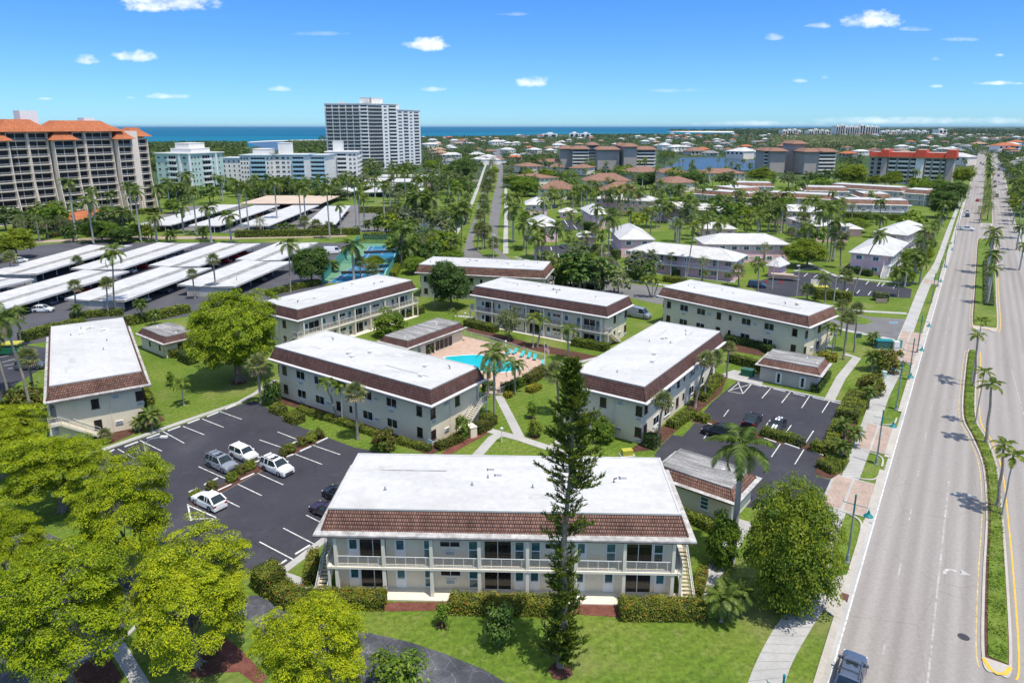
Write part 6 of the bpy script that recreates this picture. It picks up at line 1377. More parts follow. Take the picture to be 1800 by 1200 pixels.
zone([('royal',(135,422),(127,326),36),('royal',(165,430),(155,358),40),('royal',(200,382),(200,345),28),('royal',(220,420),(218,378),38),('royal',(233,385),(228,330),32),('royal',(248,425),(240,342),38),('royal',(276,426),(272,386),36),('royal',(282,376),(280,337),38),('royal',(299,368),(298,325),32),('royal',(323,410),(320,370),36),('royal',(333,357),(333,313),34),('royal',(347,415),(343,342),30),('royal',(372,426),(370,370),38),('royal',(390,336),(392,300),22),('royal',(407,428),(405,385),38),('royal',(418,318),(413,290),20),
      ('royal',(172,418),(170,340),32),('royal',(190,400),(186,372),28),('royal',(312,360),(310,330),26),('date',(358,420),(356,405),28),('date',(300,425),(298,412),26),('lowfan',(70,425),(68,390),26),('lowfan',(85,420),(84,395),24),('lowfan',(57,350),(57,328),14)],
     '%s of the scattered tall palms in front of the orange roofed tower and mint block', 'palms before the orange roofed tower', True)
zone([('royal',(425,411),(425,330),32),('royal',(438,411),(435,332),28),('royal',(488,396),(480,325),34),('lowfan',(459,416),(457,393),26),('royal',(530,399),(524,330),26),('royal',(538,399),(538,336),30),('date',(498,412),(497,400),26),('date',(514,412),(513,401),24),('fan',(536,410),(535,390),24),('fan',(557,412),(556,396),24),('fan',(579,412),(578,400),24),('royal',(580,421),(576,335),32)],
     '%s palm along the middle carports counted from the orange roofed tower side', 'palms along the middle carports', True)
zone([('royal',(627,409),(622,322),28),('royal',(633,406),(635,345),28),('royal',(641,400),(643,352),26),('date',(647,407),(646,392),22),('date',(663,406),(661,394),22),('royal',(677,416),(677,330),32),('date',(683,408),(682,396),20),('royal',(694,354),(692,303),26),('royal',(713,354),(712,302),28),('royal',(735,351),(735,317),28),('royal',(654,313),(653,287),24),('royal',(686,365),(688,330),24),('royal',(660,356),(661,318),24),('royal',(700,405),(700,368),28),('royal',(786,341),(786,310),24),('royal',(590,345),(588,322),20),('royal',(612,350),(610,318),24),('royal',(765,346),(765,322),22)],
     '%s tall palm of the loose group between the open car park and the tower', 'palms between car park and tower', True)
zone([('royal',(728,407),(726,357),46),('royal',(735,410),(737,352),48),('royal',(746,408),(748,365),44),('royal',(757,407),(757,355),50),('royal',(741,402),(742,372),40),('silver',(712,400),(712,376),30),('silver',(745,428),(742,412),44),('silver',(770,430),(768,418),36),('royal',(795,405),(797,372),36)],
     '%s palm of the dense clump at the open car park corner by the boulevard', 'palm clump by the boulevard', True)
zone([('royal',(902,426),(902,372),46),('coco',(921,437),(922,392),42),('coco',(943,456),(943,395),38),('coco',(952,456),(953,411),38),('coco',(977,461),(977,400),42),('coco',(1002,406),(1002,375),26),('coco',(1069,456),(1070,380),54),('coco',(1058,440),(1056,412),28),('coco',(1018,363),(1018,340),36),('coco',(1012,358),(1010,336),28),('royal',(895,400),(896,352),34),('coco',(912,365),(913,345),26),('coco',(1028,430),(1030,415),30),('coco',(1002,425),(1003,410),24),('fan',(1046,430),(1047,405),20)],
     '%s palm around the first pink house car park counted from the boulevard', 'palms around the first pink car park')
zone([('fan',(840,441),(838,402),20),('fan',(848,440),(848,398),22),('fan',(852,438),(853,410),24),('fan',(867,451),(867,428),26),('fan',(845,410),(845,378),24),('fan',(852,395),(852,368),26),('fan',(850,375),(849,352),24),('fan',(858,355),(856,330),30),('fan',(862,330),(861,312),28),('fan',(840,425),(843,408),20),('fan',(856,420),(858,404),20),('lowfan',(866,300),(866,285),18)],
     '%s cabbage palm of the boulevard median counted from the near tip', 'cabbage palms in the boulevard median')
zone([('fan',(978,496),(975,470),30),('fan',(995,501),(998,465),26),('fan',(1022,508),(1022,470),24),('fan',(1045,500),(1046,466),24),('fan',(1068,498),(1068,462),28),('date',(985,508),(985,492),40),('thin',(1087,516),(1085,486),24),('fan',(897,505),(899,473),22),('fan',(765,542),(762,498),24),('thin',(797,575),(797,550),24),('fan',(1179,483),(1179,452),20)],
     '%s palm along the side street behind the two pool blocks', 'palms along the side street')
zone([('thin',(1143,522),(1133,494),24),('thin',(1146,523),(1147,492),24),('thin',(1150,523),(1157,498),22)], '%s stem of the triple palm at the side street behind the white van', 'triple palm by the white van')
zone([('coco',(1207,492),(1222,398),34),('fan',(1298,504),(1298,476),28),('fan',(1418,528),(1418,510),28),('royal',(1332,516),(1333,466),34),('coco',(1450,532),(1450,488),32),('fan',(1483,519),(1487,486),32),('coco',(1498,522),(1546,412),36),('royal',(1578,521),(1580,482),38),('thin',(1240,497),(1240,482),18),('thin',(1279,500),(1279,486),16)],
     '%s palm before the pink houses along the side street and marked car park', 'palms before the pink houses')
zone([('royal',(1453,461),(1455,375),54),('royal',(1446,431),(1447,378),44),('royal',(1460,444),(1462,372),46),('fan',(1477,471),(1477,432),22),('coco',(1336,406),(1335,370),32),('coco',(1350,408),(1350,375),30),('coco',(1362,408),(1362,371),30),('coco',(1376,406),(1376,364),32),('coco',(1381,371),(1382,338),36),('fan',(1408,422),(1408,382),22),('fan',(1413,422),(1416,384),22),('coco',(1346,380),(1345,352),28),('royal',(1547,392),(1547,356),30),('coco',(1411,362),(1412,342),22),('coco',(1420,372),(1421,350),24),('fan',(1392,425),(1391,408),20)],
     '%s palm on the lawns among the middle pink houses', 'palms among the middle pink houses')
zone([('coco',(1068,372),(1068,340),34),('coco',(1085,375),(1085,334),38),('coco',(1104,380),(1104,335),40),('coco',(1122,372),(1122,338),34),('coco',(1136,398),(1134,372),36),('coco',(1153,402),(1153,360),28),('coco',(1166,392),(1166,364),36),('coco',(1178,390),(1180,356),36),('coco',(1208,392),(1210,352),32),('coco',(1218,390),(1218,356),32),('coco',(1252,395),(1251,366),30),('coco',(1238,412),(1238,392),20),('coco',(1288,410),(1290,388),34),('coco',(1312,410),(1312,392),30),('silver',(1186,425),(1186,395),30),('silver',(1125,372),(1124,352),26),('coco',(1302,375),(1304,342),30),('coco',(1330,380),(1330,345),34),('coco',(1255,362),(1254,338),24),('coco',(1195,352),(1196,330),26),('coco',(1150,350),(1150,332),24),('coco',(1106,358),(1106,345),24)],
     '%s palm of the grove between the long pink houses and the condominiums', 'palm grove between pink houses and condominiums', True)
zone([('royal',(1590,505),(1592,470),30),('royal',(1604,498),(1606,455),34),('royal',(1610,480),(1612,448),30),('royal',(1616,500),(1616,465),30),('royal',(1622,470),(1624,430),30),('royal',(1632,440),(1634,410),30),('royal',(1640,430),(1640,398),28),('royal',(1650,410),(1650,380),26),('royal',(1628,455),(1628,425),26),('royal',(1655,395),(1657,362),26),('royal',(1664,385),(1664,355),24)],
     '%s palm beside the avenue sidewalk counted from the marked car park', 'palms beside the avenue sidewalk', True)
zone([('thin',(1761,906),(1777,806),50),('thin',(1752,891),(1765,786),46),('thin',(1732,779),(1743,680),46),('thin',(1714,746),(1729,657),32),('thin',(1711,680),(1718,592),32),('thin',(1707,673),(1722,566),30)], '%s slender palm of the narrow avenue median counted from the camera end', 'slender palms of the narrow median')
zone([('royal',(1735,535),(1740,476),34),('royal',(1736,508),(1741,452),36),('royal',(1734,482),(1738,412),36),('royal',(1738,470),(1743,425),32),('lowfan',(1722,392),(1724,372),22),('lowfan',(1735,388),(1737,366),24),('lowfan',(1730,376),(1731,352),22),('lowfan',(1738,364),(1738,345),22),('lowfan',(1734,352),(1734,335),22),('lowfan',(1737,342),(1737,322),20),('lowroyal',(1735,330),(1735,308),22),('lowroyal',(1737,320),(1737,298),20),('lowroyal',(1736,308),(1736,288),18),('lowroyal',(1736,298),(1736,280),16),('lowroyal',(1735,290),(1735,274),14)],
     '%s palm of the far avenue medians counted from the camera end', 'palms of the far avenue medians', True)
zone([('royal',(1792,475),(1792,435),26),('royal',(1786,440),(1788,402),26),('royal',(1795,420),(1796,372),30),('royal',(1780,395),(1781,365),22),('royal',(1792,390),(1793,345),30),('royal',(1785,365),(1786,335),24),('royal',(1776,350),(1777,322),22),('royal',(1795,350),(1796,318),26),('royal',(1782,335),(1783,305),22),('royal',(1770,325),(1771,298),18),('royal',(1790,315),(1791,290),20),('royal',(1765,305),(1766,285),16)],
     '%s palm on the far side of the avenue counted from the camera end', 'palms on the far side of the avenue', True)
zone([('royal',(1163,298),(1163,272),14),('royal',(1170,299),(1170,274),14),('royal',(1177,296),(1178,270),15),('royal',(1182,298),(1182,273),14),('lowfan',(1193,293),(1194,285),8),('lowfan',(1200,293),(1201,284),8),('royal',(1217,300),(1219,284),10),('lowfan',(1262,292),(1263,282),10),('lowfan',(1275,294),(1276,284),9),('royal',(1152,335),(1157,298),16),('royal',(1236,330),(1236,308),18),('royal',(1296,312),(1298,294),16),('royal',(1318,310),(1320,292),16)],
     '%s palm around the lagoon shore counted from the wider grey block', 'palms around the lagoon', True)
# ---------------------------------------------------------------- hedges
def hedge(label, pts, w, h, mat='hedge', dens=22, ls=.22, name='hedge', group=None, world=False):
    pts = [Vector(p if world else P(*p)) for p in pts]; b = MB(); rr = random.Random(int(abs(pts[0].x*7))+len(label))
    base = pts[0]; core = MB()
    for a, c in zip(pts, pts[1:]):
        d = (c-a); L = d.length; d.normalize(); n = Vector((-d.y, d.x)); a = a-base
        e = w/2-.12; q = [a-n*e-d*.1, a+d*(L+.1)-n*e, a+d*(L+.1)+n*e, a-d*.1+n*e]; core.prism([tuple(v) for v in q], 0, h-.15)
        def put_(u, s, z, nn):
            p = a+d*u+n*s; nv = Vector((nn[0]*d.x+nn[1]*n.x, nn[0]*d.y+nn[1]*n.y, nn[2]))+Vector((rr.uniform(-.6,.6),rr.uniform(-.6,.6),rr.uniform(-.2,.7)))
            bump = .10*sin(u*2.1+s)+.06*sin(u*5.3); leaf_quad(b, Vector((p.x+rr.uniform(-.09,.09), p.y+rr.uniform(-.09,.09), max(z+bump*(z/h)+rr.uniform(-.08,.1), .05))), nv, ls*rr.uniform(.6,1.4), .6, rr)
        for _ in range(int(L*w*dens*1.3)): put_(rr.uniform(0,L), rr.uniform(-w/2,w/2), h-.05, (0,0,1))
        for _ in range(int(L*h*dens)):
            for s in (-1,1): put_(rr.uniform(0,L), s*w/2, rr.uniform(.05,h), (0,s,.1))
        for _ in range(int(w*h*dens)):
            for s in (-.1,L+.1): put_(s, rr.uniform(-w/2,w/2), rr.uniform(.05,h), (1 if s > 0 else -1,0,.1))
    o = b.build(name, LEAF[mat], None, (base.x,base.y,0)); tag(o, label, 'hedge', group)
    core.build('inner_branches', simple_core, o); return o
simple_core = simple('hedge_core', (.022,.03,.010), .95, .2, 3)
HD = 110
hedge('low groundcover filling the narrow planted median of the avenue', curve([A(10.2,10.95), A(22,10.95), A(36,10.98), A(49,10.6), A(58,9.45), A(66,8.1), A(84,7.9), A(102,7.95)], 3), 1.25, .24, 'green', 42, .17, world=True)
hedge('tufted ornamental grasses along the middle of the wide median', [A(146,10.6), A(176,10.5), A(212,10.4)], 2.2, .7, 'grey', 16, .3, world=True)
hedge('clipped ixora hedge with red blooms before the left third of the front block', [(556,1061),(676,1063)], 1.7, 1.25, 'ixora', HD, .15)
hedge('clipped ixora hedge with red blooms before the middle front block, beside the pine', [(792,1070),(985,1074)], 1.7, 1.25, 'ixora', HD, .15)
hedge('clipped ixora hedge with few blooms before the right third of the front block', [(1090,1080),(1236,1081)], 1.9, 1.35, 'ixora', HD, .15)
hedge('low rounded ixora hedge stepping from the stair toward the drive', [(545,1065),(508,1060),(492,1045)], 2.0, 1.3, 'ixora', HD, .15)
hedge('tall flowering ixora shrub row at the corner of the sealed drive', [(485,1040),(462,1022)], 2.4, 2.0, 'ixora', HD, .17)
hedge('low clipped hedge lobe below the ixora corner', [(560,1085),(590,1082)], 1.8, .9, 'ixora', HD, .15)
hedge('narrow orange blooming hedge beside the left stair of the front block', [(543,1030),(552,985)], 1.0, 1.4, 'ixora', HD, .15)
hedge('small blooming hedge at the right stair of the front block', [(1226,1050),(1235,1010)], .9, 1.0, 'ixora', HD, .15)
hedge('clipped hedge under the windows of the stained outbuilding', [(1195,908),(1225,920),(1272,945)], 1.2, 1.0, 'hedge', 80, .16)
hedge('low clipped hedge along the long wall of the window block', [(525,722),(600,745),(680,772)], 1.1, .75, 'hedge', 70, .16)
hedge('low clipped hedge round the blue sign corner of the window block', [(700,778),(755,792)], 1.1, .8, 'hedge', 70, .16)
hedge('clipped block hedge at the car park corner of the window block', [(508,737),(528,744)], 2.0, 1.3, 'hedge', 70, .16)
hedge('clipped block hedge left of the corner one, touching the leaning palm', [(482,722),(498,728)], 1.8, 1.2, 'hedge', 70, .16)
hedge('bushes at the stair end of the window block', [(770,790),(800,778),(815,768)], 1.4, 1.0, 'croton', 60, .18)
hedge('orange leaved croton row beside the court walk', [(838,762),(858,752)], 1.6, 1.4, 'croton', 60, .18)
hedge('dome hedge beyond the stair of the window block', [(848,742),(868,748)], 1.8, 1.5, 'hedge', 60, .18)
hedge('long clipped hedge before the left balconies facing the pool', [(820,572),(872,584)], 2.0, 1.5, 'hedge', 45, .2)
hedge('long clipped hedge before the right balconies facing the pool', [(1008,606),(1068,617)], 2.0, 1.5, 'hedge', 45, .2)
hedge('hedge beside the end balconies next to the pool house', [(712,558),(742,549)], 1.8, 1.6, 'hedge', 45, .2)
hedge('shrub hedge at the pool gate', [(925,676),(945,664),(958,656)], 1.8, 1.6, 'croton', 45, .2)
hedge('golden shrub bed outside the pool gate', [(930,690),(946,682)], 1.6, .8, 'gold', 60, .18)
hedge('golden shrub tuft beside the pool gate posts', [(889,696),(897,699)], 1.2, .8, 'gold', 60, .18)
hedge('green shrubs left of the pool gate', [(850,686),(868,684)], 1.6, 1.4, 'green', 45, .2)
hedge('green shrubs along the near pool fence', [(885,690),(905,682),(918,676)], 1.5, 1.4, 'green', 45, .2)
hedge('dense hedge under the windows of the corner block', [(1275,601),(1335,610),(1355,622)], 1.8, 1.5, 'deep', 45, .2)
hedge('hedge screening the green dumpster from the lawn', [(1282,635),(1338,650)], 1.6, 1.6, 'hedge', 45, .2)
hedge('golden green shrubs by the stair of the corner block', [(1440,630),(1470,634)], 2.2, 1.2, 'gold', 45, .2)
hedge('low shrubs along the parking side of the pool block, lower part', [(1180,752),(1215,728)], 1.8, 1.0, 'hedge', 45, .2)
hedge('low shrubs along the parking side of the pool block, upper part', [(1232,705),(1262,670)], 1.8, 1.3, 'hedge', 45, .2)
hedge('dark round shrub at the pool block corner', [(1140,788),(1150,781)], 1.9, 1.8, 'deep', 60, .18)
hedge('clipped hedge at the left end of the small car park divider', [(1226,738),(1244,743)], 1.6, 1.1, 'hedge', 70, .17)
hedge('long clipped hedge in front of the striped car', [(1340,764),(1400,780)], 1.6, 1.2, 'hedge', 70, .17)
hedge('pale variegated shrub at the end of the divider hedge', [(1403,782),(1411,785)], 1.4, 1.1, 'grey', 70, .17)
hedge('clipped hedge at the avenue end of the small car park divider', [(1427,790),(1447,796)], 1.7, 1.3, 'hedge', 70, .17)
hedge('tall clipped hedge at the top corner of the small car park', [(1488,742),(1500,722),(1508,702)], 3.0, 1.7, 'hedge', 50, .19)
hedge('hedge behind the sidewalk date palms', [(1455,800),(1464,775),(1474,750)], 1.5, 1.4, 'hedge', 50, .19)
hedge('low shrub bed at the exit of the small car park', [(1448,828),(1466,822),(1474,808)], 2.4, 1.0, 'hedge', 60, .18)
hedge('shrub row beside the outbuilding with two white doors', [(1432,690),(1445,672),(1452,662)], 1.5, 1.3, 'deep', 45, .2)
hedge('vine clad stub wall beside the standing block', [(252,690),(266,715)], 1.2, 1.6, 'hedge', 50, .2)
hedge('clipped hedge left of the small weathered outbuilding door', [(296,626),(316,628)], 1.6, 1.5, 'hedge', 40, .2)
hedge('dark clipped hedge before the small weathered outbuilding', [(322,632),(340,640)], 2.0, 1.8, 'deep', 40, .2)
hedge('long hedge between the carports and the standing block', [(40,600),(92,585),(150,574)], 2.6, 1.9, 'hedge', 26, .26)
hedge('long hedge along the carport drive toward the round tree', [(222,572),(270,562),(330,548)], 2.6, 1.9, 'hedge', 26, .26)
hedge('hedge at the louvred shed ends', [(125,562),(165,556),(215,553)], 2.2, 1.4, 'hedge', 26, .26)
hedge('hedge from the round tree to the tennis courts', [(470,520),(520,508),(560,500)], 2.2, 1.5, 'hedge', 26, .26)
hedge('yellow green hedge along the right fence of the tennis courts', [(690,490),(708,452)], 2.2, 1.8, 'lime', 26, .26)
hedge('tall clipped hedge along the paved lane before the open car park', [(415,417),(520,415),(632,412)], 3.0, 2.6, 'hedge', 14, .4)
hedge('tall dark hedge behind the tennis courts', [(640,420),(705,421)], 2.0, 2.2, 'hedge', 14, .4)
hedge('long clipped hedge behind the open car park', [(632,374),(715,373)], 3.0, 3.0, 'hedge', 12, .5)
hedge('clipped hedge along the sign lawn by the side street', [(1432,524),(1462,526),(1494,531)], 2.6, 2.4, 'hedge', 30, .26)
hedge('clipped hedge before the long pink gallery house, left end', [(1098,487),(1122,490)], 2.4, 1.8, 'hedge', 26, .26)
hedge('clipped hedge before the long pink gallery house, right part', [(1168,494),(1204,499)], 2.4, 1.6, 'hedge', 26, .26)
hedge('round clipped shrub at the wall of the long pink gallery house', [(1184,487),(1192,488)], 2.6, 2.2, 'deep', 26, .26)
hedge('round bush at the corner of the ribbed roof pink house', [(1080,455),(1087,456)], 3.0, 3.0, 'green', 26, .26)
hedge('dark bush before the left wall of the ribbed roof pink house', [(1032,404),(1044,406)], 4, 3.4, 'deep', 22, .3)
hedge('hedge under the end windows of the stair house', [(1492,478),(1530,486)], 2.0, 1.8, 'deep', 26, .26)
hedge('clipped hedge before the galleried avenue condominium', [(1482,383),(1530,386),(1600,388)], 3.0, 2.6, 'hedge', 14, .4)
hedge('hedge along the side street islands by the lamp', [(1003,508),(1030,506),(1060,509)], 2.0, 1.2, 'deep', 26, .26)
hedge('shrub clump along the walk of the first pink car park', [(905,440),(918,440)], 2.4, 1.6, 'deep', 22, .3)
hedge('hedge before the sea side garages', [(500,352),(585,352)], 3.0, 2.4, 'hedge', 10, .5)
hedge('foundation shrubs of the orange roofed tower', [(25,402),(90,398),(200,382),(280,372)], 4.0, 2.2, 'hedge', 8, .6)
hedge('brick planted strip of flowering shrubs below the orange roofed tower', [(90,418),(115,412),(135,400)], 4, 1.6, 'croton', 10, .5)
# planted divider bushes of the big car park
for i,(x,y) in enumerate([(345,876),(372,861),(408,845),(426,832),(440,824),(500,800),(510,795),(532,783),(547,777),(560,770)]):
    tree_px('bush%d' % (i % 2), 'divider_shrub', '%s shrub of the planted strip in the striped car park from the crossed corner' % ordinal(i), (x,y), y-17, 20, 'shrub', 'shrubs of the car park divider')
for x,y,w_,h_,l,k in ((1475,700,60,52,'','bush1'),):
    pass
tree_px('bush1', 'red_leaved_bush', 'large dark red leaved bush between the utility box and the sidewalk', (1560,652), 612, 50, 'bush')
tree_px('bush1', 'rounded_bush', 'rounded reddish bush at the sidewalk before the feather palm', (1531,692), 655, 44, 'bush')
tree_px('bush1', 'mottled_bush', 'mottled shrub under the leaning coconut palm at the photo edge', (40,722), 680, 62, 'bush')
# ---------------------------------------------------------------- far suburb
rr = random.Random(77)
HW = ['offwhite','sand','greyst','white','condo']; HR = ['metalroof','metalroof','tile_o','tile_h','tan','grey']
M['tan'] = tiles('pale_tan_tile', (.50,.33,.22), (.42,.27,.18), (.3,.2,.14), .6, .6, .05, .2)
M['grey'] = tiles('grey_tile', (.30,.30,.31), (.25,.25,.26), (.2,.2,.2), .6, .6, .05, .2)
_hv = []
for i in range(10):
    b = MB(); L, W = 17+rr.random()*6, 11+rr.random()*4; b.box(-L/2+.6,-W/2+.6,0,L/2-.6,W/2-.6,3.4 if i % 3 else 6.0); z = 3.4 if i % 3 else 6.0
    for k in range(4): b.box(-L/2+1.6+k*L*.23,-W/2+.55,z-2.2,-L/2+1.6+k*L*.23+1.8,-W/2+.599,z-.7,1)
    wall = mesh_of(b, 'wall', [M[HW[i % 5]], M['hglass']])
    b = MB(); hx, hy, h = L/2, W/2, 2.6; q = [(-hx,-hy,z),(hx,-hy,z),(hx,hy,z),(-hx,hy,z)]; e0, e1 = (-(hx-hy),0,z+h), (hx-hy,0,z+h)
    b.face([q[0],q[1],e1,e0],0,[(0,0),(18,0),(14,5),(4,5)]); b.face([q[2],q[3],e0,e1],0,[(0,0),(18,0),(14,5),(4,5)]); b.face([q[1],q[2],e1],0,[(0,0),(10,0),(5,5)]); b.face([q[3],q[0],e0],0,[(0,0),(10,0),(5,5)]); b.face(q[::-1],0,[(0,0)]*4)
    if i % 2: w2 = W*.5; x0 = hx*.35; b.face([(x0-w2/2,-hy-4,z-.1),(x0+w2/2,-hy-4,z-.1),(x0,-hy+hy*.6,z+h*.62)],0,[(0,0),(6,0),(3,3)]); b.face([(x0+w2/2,-hy-4,z-.1),(x0+w2/2,-hy+2,z-.1),(x0,-hy+hy*.6,z+h*.62)],0,[(0,0),(6,0),(3,3)]); b.face([(x0-w2/2,-hy+2,z-.1),(x0-w2/2,-hy-4,z-.1),(x0,-hy+hy*.6,z+h*.62)],0,[(0,0),(6,0),(3,3)])
    roof = mesh_of(b, 'roof', M[HR[i % 6]]); _hv.append((wall, roof, HR[i % 6]))
RN = {'metalroof': 'white', 'tile_o': 'brown tiled', 'tile_h': 'orange tiled', 'tan': 'pale tan', 'grey': 'grey'}
def far_house(px, py, zone_, grp, sc=1.0, k=None):
    k = rr.randrange(10) if k is None else k; x, y = P(px, py); wl, rf, rn = _hv[k]
    t = thing('far_house', '%s roofed house %s' % (RN[rn], zone_), 'house', (x,y,-.3), rr.choice((0,.3,-.4,1.57,ROADA,-.9))+rr.uniform(-.1,.1), '%s roofed %s' % (RN[rn], grp)); t.scale = (sc,)*3
    link('wall', wl, t); link('roof', rf, t)
blocked = [(975,1160,262,302),(1330,1475,262,310),(1515,1680,270,330),(1180,1350,275,301),(570,745,170,300),(0,600,200,360)]
def free(px, py): return not any(a < px < c and e < py < f for a, c, e, f in blocked)
n = 0
while n < 255:
    f = rr.random(); py = 237.5+52*f**1.9; px = rr.uniform(735, 1810)
    if py < 240 and px < 1150 or not free(px, py) or (1690 < px < 1770 and py > 250): continue
    far_house(px, py, 'among the treetops of the far suburb' if px < 1480 else 'among the trees beyond the red roofed block', 'houses of the far suburb' if px < 1480 else 'houses beyond the red roofed block', rr.uniform(.85,1.3)); n += 1
for px,py,k,s,l in ((1168,264,0,1.6,'a'),(1188,266,0,1.3,'b'),(1205,261,5,1.2,'c'),(1222,272,2,1.8,'d'),(1300,279,6,1.7,'e'),(1275,256,5,1.4,'f'),(1318,276,0,1.3,'g'),(872,256,0,1.5,'h')):
    far_house(px, py, 'on the canal bank behind the lagoon' if l != 'h' else 'large and pale beside the boulevard end', 'houses on the canal bank' if l != 'h' else 'large boulevard houses', s, k)
for px,py,k,s in ((1685,290,6,1.6),(1700,262,5,1.5),(1720,257,4,1.6),(1765,268,3,1.9),(1785,258,3,1.7),(1795,300,5,1.8),(1775,262,0,1.5),(1745,262,4,1.4)): far_house(px, py, 'close to the far end of the avenue', 'houses by the far avenue', s, k)
# background trees as individuals: the nearer belt
def lod_tree(name, mat, rx, rz, ncl, per, ls, seed): return crown(name, mat, rx, rz, ncl, per, ls, seed, .5, rx*.28, .5, -.7)
LOD = [lod_tree('crown', ('green','dark','grey','lime','deep')[i % 5] if ('green','dark','grey','lime','deep')[i % 5] in LEAF else 'deep', 3.6, 2.8, 45, 14, 1.0, 500+i) for i in range(8)]
LT = trunk('trunk', 3.2, .28, 3, 600)
nB = [0]
MIDZ = [((590,850,292,420),'on the lawns between carports and boulevard','plants between carports and boulevard',44),((300,590,318,360),'behind the middle carports','plants behind the middle carports',26),((885,1180,296,362),'in the gardens before the stepped grey block','plants before the stepped grey block',30),((900,1180,362,480),'in the gardens of the first pink houses','plants of the first pink gardens',22),((1185,1640,372,500),'on the lawns of the pink houses','plants of the pink lawns',38),((290,590,336,362),'before the beach blocks','trees before the beach blocks',26),((0,300,376,426),'in the gardens of the orange roofed tower','trees of the orange tower gardens',26),((700,850,360,470),'between the courts and the boulevard','trees between courts and boulevard',24),((930,1150,470,520),'along the side street edge','plants along the side street edge',18),((1000,1180,345,395),'in the palm gardens behind the first pink car park','trees in the first pink gardens',16),((1185,1500,320,395),'between the tan mansard condominiums','trees between the tan condominiums',60),((880,1170,296,340),'between the tan tiled condominiums','trees between the tiled condominiums',44),
        ((745,880,262,345),'along the left of the boulevard','trees left of the boulevard',48),((590,800,296,345),'around the carports under the tower','trees under the tower',44),((880,1000,262,300),'at the boulevard end before the grey block','trees at the boulevard end',18),
        ((1430,1700,300,345),'around the red roofed block','trees around the red roofed block',26),((1150,1345,300,325),'on the lagoon bank','trees on the lagoon bank',18),((1765,1810,285,470),'beyond the far side of the avenue','trees beyond the avenue',40),((1690,1725,262,300),'along the far avenue edge','trees along the far avenue edge',10),((385,600,330,350),'before the blue trimmed white blocks','trees before the blue trimmed blocks',18)]
occ = []
def hits_building(x, y, r=2.0):
    for (bx, by, br_, bl, bw) in occ:
        dx, dy = x-bx, y-by; u = dx*cos(br_)+dy*sin(br_); v = -dx*sin(br_)+dy*cos(br_)
        if abs(u) < bl/2+r and abs(v) < bw/2+r: return True
    return False
bpy.context.view_layer.update()
for o in list(SC.objects):
    if o.get('category') in ('apartment building','house','apartment block','carport','utility building') and o.parent is None:
        xs, ys = [], []
        for ch in o.children:
            if ch.name.split('.')[0] in ('wall','roof','eave'):
                for c in ch.bound_box: q = ch.matrix_basis @ Vector(c); xs.append(q.x*o.scale.x); ys.append(q.y*o.scale.y)
        if xs:
            mx_, my_ = (min(xs)+max(xs))/2, (min(ys)+max(ys))/2; r = o.rotation_euler.z
            occ.append((o.location.x+mx_*cos(r)-my_*sin(r), o.location.y+mx_*sin(r)+my_*cos(r), r, max(xs)-min(xs), max(ys)-min(ys)))
av0 = Vector(AO)
def on_road(x, y):
    q = Vector((x,y))-av0; s, t = q.x*DX+q.y*DY, q.x*PX+q.y*PY
    if -6 < t < 24 and s < 1200: return True
    for (a, c) in ((P(862,452),P(870,262)),):
        v = Vector(c)-Vector(a); k = max(0,min(1,(Vector((x,y))-Vector(a)).dot(v)/v.length_squared))
        if (Vector(a)+v*k-Vector((x,y))).length < 11: return True
    return False
def inside(px, py, q):
    r = False
    for (x0, y0), (x1, y1) in zip(q, q[1:]+q[:1]):
        if (y0 > py) != (y1 > py) and px < (x1-x0)*(py-y0)/(y1-y0)+x0: r = not r
    return r
NOPL = [[(1308,504),(1340,488),(1397,472),(1440,474),(1500,484),(1612,503),(1606,530),(1560,528),(1433,524),(1350,528)],[(938,426),(1064,425),(1088,450),(1096,476),(955,476)],[(978,384),(1020,382),(1038,408),(988,410)],
        [(832,450),(870,450),(905,456),(1000,482),(1095,495),(1300,523),(1530,555),(1592,560),(1577,597),(1492,585),(1250,550),(1040,510),(960,494),(840,484)],[(-120,474),(-60,436),(620,424),(645,440),(540,524),(260,570),(40,608),(-160,640)],[(225,400),(330,358),(640,357),(805,370),(805,405),(640,410)],[(566,500),(632,424),(720,424),(684,500)],
        [(800,490),(815,430),(856,308),(866,282),(884,282),(884,320),(881,360),(877,440),(905,460)]]
for (x0,x1,y0,y1), zn, gp, cnt in MIDZ:
    k = 0; tries = 0
    while k < cnt and tries < 4000:
        tries += 1; px, py = rr.uniform(x0,x1), rr.uniform(y0,y1); x, y = P(px, py)
        if hits_building(x, y, 1.5) or on_road(x, y) or any(inside(px, py, q) for q in NOPL): continue
        k += 1; s = rr.uniform(.75,1.45); palmy = rr.random() < (.86 if 'pink' in zn else .5)
        if palmy:
            kd = rr.choice(('lowroyal','lowcoco','lowfan')); fe = kd != 'lowfan'; palm_at(kd, x, y, rr.uniform(6,12.5) if fe else rr.uniform(4,7), rr.uniform(5.2,7.4) if fe else 4.2, '%s palm %s' % ({'lowroyal':'stiff crowned','lowcoco':'loose crowned','lowfan':'round headed'}[kd], zn), {'lowroyal':'stiff crowned','lowcoco':'loose crowned','lowfan':'round headed'}[kd]+' palms of the '+gp, thick=1.2)
        else:
            t = thing('background_tree', 'leafy tree %s' % zn, 'tree', (x,y,0), rr.uniform(0,6), gp); t.scale = (s*1.1,s*1.1,s)
            link('trunk', LT, t); link('crown', LOD[rr.randrange(8)], t, (0,0,4.6))
